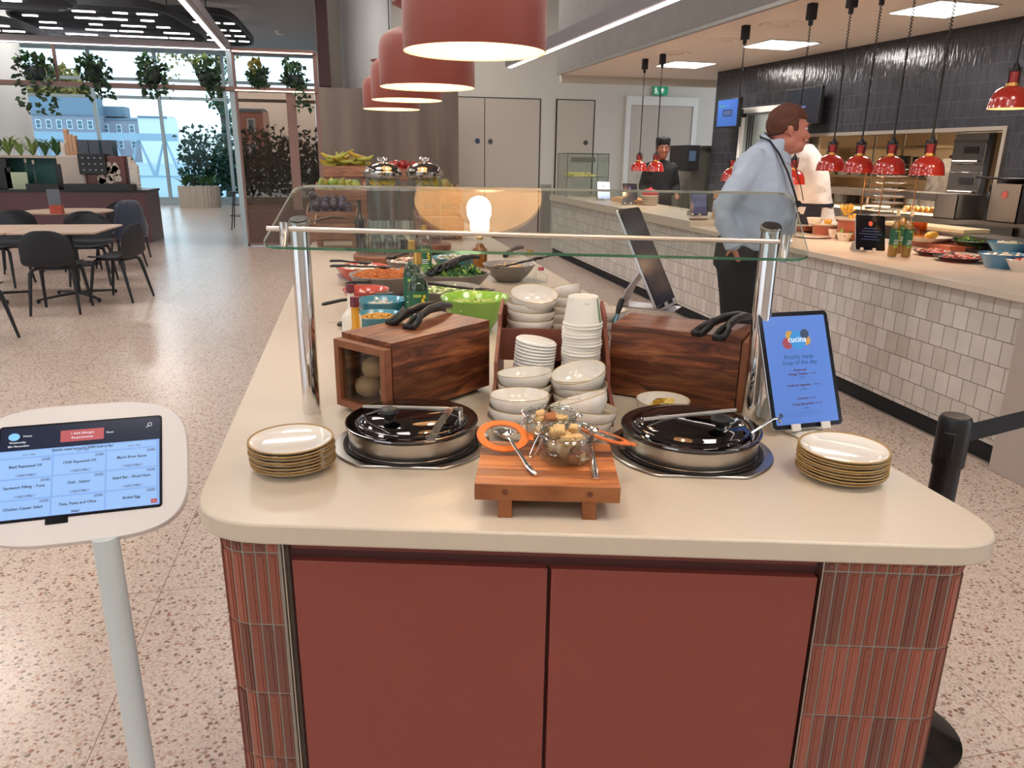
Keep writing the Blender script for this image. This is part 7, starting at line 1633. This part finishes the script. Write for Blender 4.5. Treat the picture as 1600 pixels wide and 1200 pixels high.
# --- man in the pale blue shirt
px0=PY(1158,400,4.0); e=thing('person','man in a pale blue shirt and black trousers with a lanyard, hand in pocket','person',(px0.x,4.0,0),-.72)
hc=Vector((.185,0,1.662)); hR=rx(.40,.02,0); hs_=1.0
b=MB(); head(b,hc,hR,hs_,1.25)
limb(b,[(.11,0,1.50),(.145,0,1.58),(.17,0,1.62)],[.072,.068,.062]); b.ball((.205,0,1.575),(.045,.05,.035),12,8)
rings(b,[(.0,0,.95,.10,.13),(.06,0,1.12,.13,.15),(.07,0,1.25,.13,.15),(.07,0,1.4,.11,.15),(.08,0,1.52,.06,.12),(.11,0,1.56,.05,.06)])
for sg in (-1,1):
    limb(b,[(.055,sg*.165,1.49),(-.06,sg*.25,1.25),(.0,sg*.240,1.06)],[.045,.034,.028]); limb(b,[(0,sg*.09,.93),(.02,sg*.10,.5),(.0,sg*.11,.09)],[.085,.058,.04])
    hand(b,(.0,sg*.225,1.05),(.35,-sg*.25,-1),(.2,-sg*1,0),1.0,.5,sg)
body=b.build('body',m_skin,e,mods=REM(.0075,4,.5))
face_bits(body,hc,hR,hs_,brow='7a4a34',lip='b0655c'); hairmesh(e,hc,hR,hs_,M('hair_chestnut','5c3424',.75,var=.3,vscale=60))
b=MB(); rings(b,[(.05,0,1.03,.165,.20),(.075,0,1.10,.185,.21),(.085,0,1.2,.198,.22),(.08,0,1.3,.187,.22),(.07,0,1.40,.165,.22),(.07,0,1.48,.145,.21),(.075,0,1.54,.115,.18),(.095,0,1.585,.088,.12),(.12,0,1.612,.078,.082)])
for sg in (-1,1): limb(b,[(.055,sg*.165,1.50),(.01,sg*.225,1.40),(-.065,sg*.25,1.25),(-.055,sg*.252,1.20),(.0,sg*.245,1.075)],[.078,.072,.062,.060,.050])
sh=b.build('shirt',m_shirt,e,mods=REM(.012,5,.5)); folds(sh,.034,.08)
b=MB(); cr_=[]
for k in range(24):
    a=2*PI*k/24; cr_.append(a)
b.loft([[ (.125+.074*math.cos(a),.072*math.sin(a),1.58-.045*math.cos(a)) for a in cr_],[(.132+.073*math.cos(a),.070*math.sin(a),1.602-.055*math.cos(a)) for a in cr_],[(.132+.080*math.cos(a),.078*math.sin(a),1.598-.058*math.cos(a)) for a in cr_],[(.125+.092*math.cos(a),.094*math.sin(a),1.560-.07*math.cos(a)) for a in cr_]],caps=False); b.build('collar',m_shirt,e)
for sg in (-1,1):
    b=MB(); b.cyl((.0-.012,sg*.245,1.10),(.012,sg*.243,1.045),.052,.048,n=20); b.build('cuff',m_shirt,e,bevel=.004)
b=MB(); rings(b,[(.02,0,1.09,.16,.19),(.01,0,1.0,.155,.195),(.0,0,.92,.15,.195)])
for sg in (-1,1): limb(b,[(.03,sg*.15,1.0),(.005,sg*.105,.92),(.025,sg*.10,.75),(.035,sg*.105,.5),(.01,sg*.11,.10)],[.085,.115,.105,.078,.062])
b.build('trousers',m_trous,e,mods=REM(.012,5,.5))
for sg in (-1,1):
    b=MB(); b.tube([(-.06,sg*.11,.045),(.04,sg*.11,.05),(.14,sg*.115,.04),(.2,sg*.118,.035)],[.04,.045,.045,.03],12,flat=.8); b.build('shoe',M('shoe_black','0f0f12',.3),e)
# lanyard: black strap round the neck with a reel and a card
strap=[(.055,-.07,1.630),(.112,-.108,1.612),(.175,-.142,1.545),(.228,-.142,1.455),(.268,-.125,1.36),(.290,-.10,1.295)]
la=MB(); strip(la,strap,.018,.003,(.2,.9,.2)); strip(la,[(p[0],-p[1],p[2]) for p in strap],.018,.003,(.2,-.9,.2)); strip(la,[(.055,-.068,1.628),(.035,0,1.634),(.055,.068,1.628)],.018,.003,(0,0,1)); lo=la.build('lanyard',M('lanyard_black','16161a',.6),e)
la=MB(); la.cyl((.288,-.10,1.285),(.300,-.115,1.285),.018,n=18); la.cyl((.296,-.11,1.285),(.296,-.11,1.20),.0025,n=6); la.build('lanyard_reel',M('lanyard_black'),lo)
la=MB(); la.box((.300,-.115,1.165),(.006,.055,.085),.25); la.build('id_card',M('card_white','d8d4cc',.4),lo,bevel=.001)
# --- server in black behind the far heat lamps
q=PY(1033,250,10.0); e=thing('person','server in black jacket and black skull cap behind the far heat lamps','person',(q.x,10.0,0),-PI/2-.12)
hc=Vector((.05,0,1.655)); hR=rx(-.1,.06,0); hs_=1.12
b=MB(); head(b,hc,hR,hs_); limb(b,[(0,0,1.45),(.02,0,1.52),(.03,0,1.58)],[.06,.055,.052]); rings(b,[(0,0,.95,.1,.14),(0,0,1.2,.1,.14),(0,0,1.4,.1,.16),(0,0,1.48,.06,.1)])
for sg in (-1,1):
    limb(b,[(0,sg*.18,1.42),(-.02,sg*.24,1.15),(.16,sg*.2,1.05)],[.045,.038,.028]); hand(b,(.16,sg*.2,1.05),(1,-sg*.2,-.1),(0,0,-1),.95,.4,sg); limb(b,[(0,sg*.09,.93),(.01,sg*.09,.5),(0,sg*.09,.08)],[.075,.052,.036])
body=b.build('body',m_skin2,e,mods=REM(.009,4,.5)); face_bits(body,hc,hR,hs_,iris='1a1412',brow='1a1412',lip='8a4a40'); hairmesh(e,hc,hR,hs_*.98,M('hair_black','151210',.7))
b=MB(); b.T=Matrix.Translation(hc+Vector((-.012,0,.055)))@hR.to_4x4(); b.lathe([(.100,-.012),(.106,.0),(.110,.06),(.106,.082),(.09,.096),(0,.10)],32,sx=1.08,sy=.9); b.build('skull_cap',M('cap_black','15161c',.8),e,mods=None)
b=MB(); rings(b,[(0,0,.85,.14,.19),(0,0,1.0,.135,.18),(0,0,1.15,.13,.18),(0,0,1.3,.125,.195),(0,0,1.40,.115,.21),(0,0,1.46,.09,.17),(0.01,0,1.51,.07,.09)])
for sg in (-1,1): limb(b,[(0,sg*.165,1.41),(-.02,sg*.235,1.15),(.10,sg*.215,1.08)],[.075,.06,.048])
jk=b.build('jacket',M('jacket_black','17181e',.8),e,mods=REM(.013,5,.5)); folds(jk,.015)
b=MB()
for sg in (-1,1): limb(b,[(0,sg*.09,.9),(.01,sg*.09,.5),(0,sg*.09,.08)],[.1,.075,.058])
b.build('trousers',m_trous,e,mods=REM(.014,4,.5))
for sg in (-1,1):
    b=MB(); b.tube([(-.06,sg*.1,.04),(.05,sg*.1,.045),(.18,sg*.1,.032)],[.036,.042,.03],12,flat=.8); b.build('shoe',M('shoe_black'),e)
# --- chef in white jacket, back to us
def chef(lab,loc_,rz_,lean,jm,cap=True,hz=1.0,skin=m_skin2):
    e=thing('person',lab,'person',loc_,rz_)
    sx_=lean
    hc=Vector((sx_+.10,0,1.70*hz)); hR=rx(0,.35,0)
    b=MB(); head(b,hc,hR,1.0); limb(b,[(sx_*.9,0,1.5*hz),(sx_+.04,0,1.6*hz)],[.06,.055]); rings(b,[(0,0,.95,.1,.14),(sx_*.3,0,1.2,.1,.14),(sx_*.8,0,1.42*hz,.1,.16)])
    for sg in (-1,1):
        limb(b,[(sx_*.9,sg*.19,1.45*hz),(sx_+.12,sg*.26,1.2*hz),(sx_+.36,sg*.16,1.08)],[.045,.038,.028]); hand(b,(sx_+.36,sg*.16,1.08),(1,-sg*.2,-.2),(0,0,-1),1,.4,sg); limb(b,[(0,sg*.09,.93),(.01,sg*.09,.5),(0,sg*.09,.08)],[.075,.052,.036])
    body=b.build('body',skin,e,mods=REM(.010,4,.5)); face_bits(body,hc,hR,1.0,brow='3a2a20'); hairmesh(e,hc,hR,.98,M('hair_dark','2a2018',.75))
    b=MB(); rings(b,[(-.01,0,.90,.165,.205),(0,0,1.0,.155,.20),(sx_*.25,0,1.15,.15,.195),(sx_*.5,0,1.28*hz,.155,.215),(sx_*.75,0,1.42*hz,.145,.235),(sx_*.9,0,1.50*hz,.11,.2),(sx_,0,1.56*hz,.075,.10)])
    for sg in (-1,1): limb(b,[(sx_*.85,sg*.18,1.45*hz),(sx_+.10,sg*.27,1.22*hz),(sx_+.27,sg*.21,1.13)],[.09,.075,.055])
    jk=b.build('chef_jacket',jm,e,mods=REM(.013,5,.5)); folds(jk,.03,.09)
    b=MB(); b.lathe([(.060,.01),(.063,.018),(.062,.026),(.056,.026)],28,(sx_+.02,0,1.565*hz)); b.build('collar_piping',M('piping_black','1a1a20',.6),e)
    b=MB(); b.box((sx_*.72-.155,.02,1.5*hz),(.004,.035,.03)); b.build('back_tag',M('piping_black'),e)
    ap=MB(); rings(ap,[(sx_*.2,0,1.115,.162,.206),(sx_*.2,0,1.145,.162,.206)]); ao=ap.build('apron_string',M('apron_navy','23222c',.8),e)
    ap=MB(); n=14; ap.loft([[(r_*math.cos(a),r2*math.sin(a),z_) for a in [ -1.9+3.8*k/n for k in range(n+1)]]+[((r_-.006)*math.cos(a),(r2-.006)*math.sin(a),z_) for a in [1.9-3.8*k/n for k in range(n+1)]] for (r_,r2,z_) in ((.175,.215,1.13),(.19,.225,.9),(.2,.23,.5))]); ap.build('apron',M('apron_navy'),e)
    b=MB()
    for sg in (-1,1): limb(b,[(0,sg*.09,.9),(.01,sg*.09,.5),(0,sg*.09,.08)],[.1,.075,.058])
    b.build('trousers',m_trous,e,mods=REM(.014,4,.5))
    for sg in (-1,1):
        b=MB(); b.tube([(-.06,sg*.1,.04),(.05,sg*.1,.045),(.18,sg*.1,.032)],[.036,.042,.03],12,flat=.8); b.build('shoe',M('shoe_black'),e)
    return e
q=PY(1283,300,6.3); m_chefw=M('chef_white','e3d8cf',.8,var=.02)
chef('chef in a white jacket and dark apron seen from behind, right of the man',(q.x,6.3,0),PI-.75,.20,m_chefw,hz=1.06)
q=W2(PW(1462,300,-.9).x,-.95,0); chef('kitchen chef in a grey white jacket working beyond the hatch',q,aw-PI/2-.2,.1,M('chef_greywhite','c9beb2',.8),hz=1.0,skin=m_skin3)
q=PY(1242,280,7.3); chef('server mostly hidden behind the man, one arm reaching over the counter',(q.x,7.3,0),PI+.1,.30,M('jacket_black'),hz=.90,skin=m_skin3)
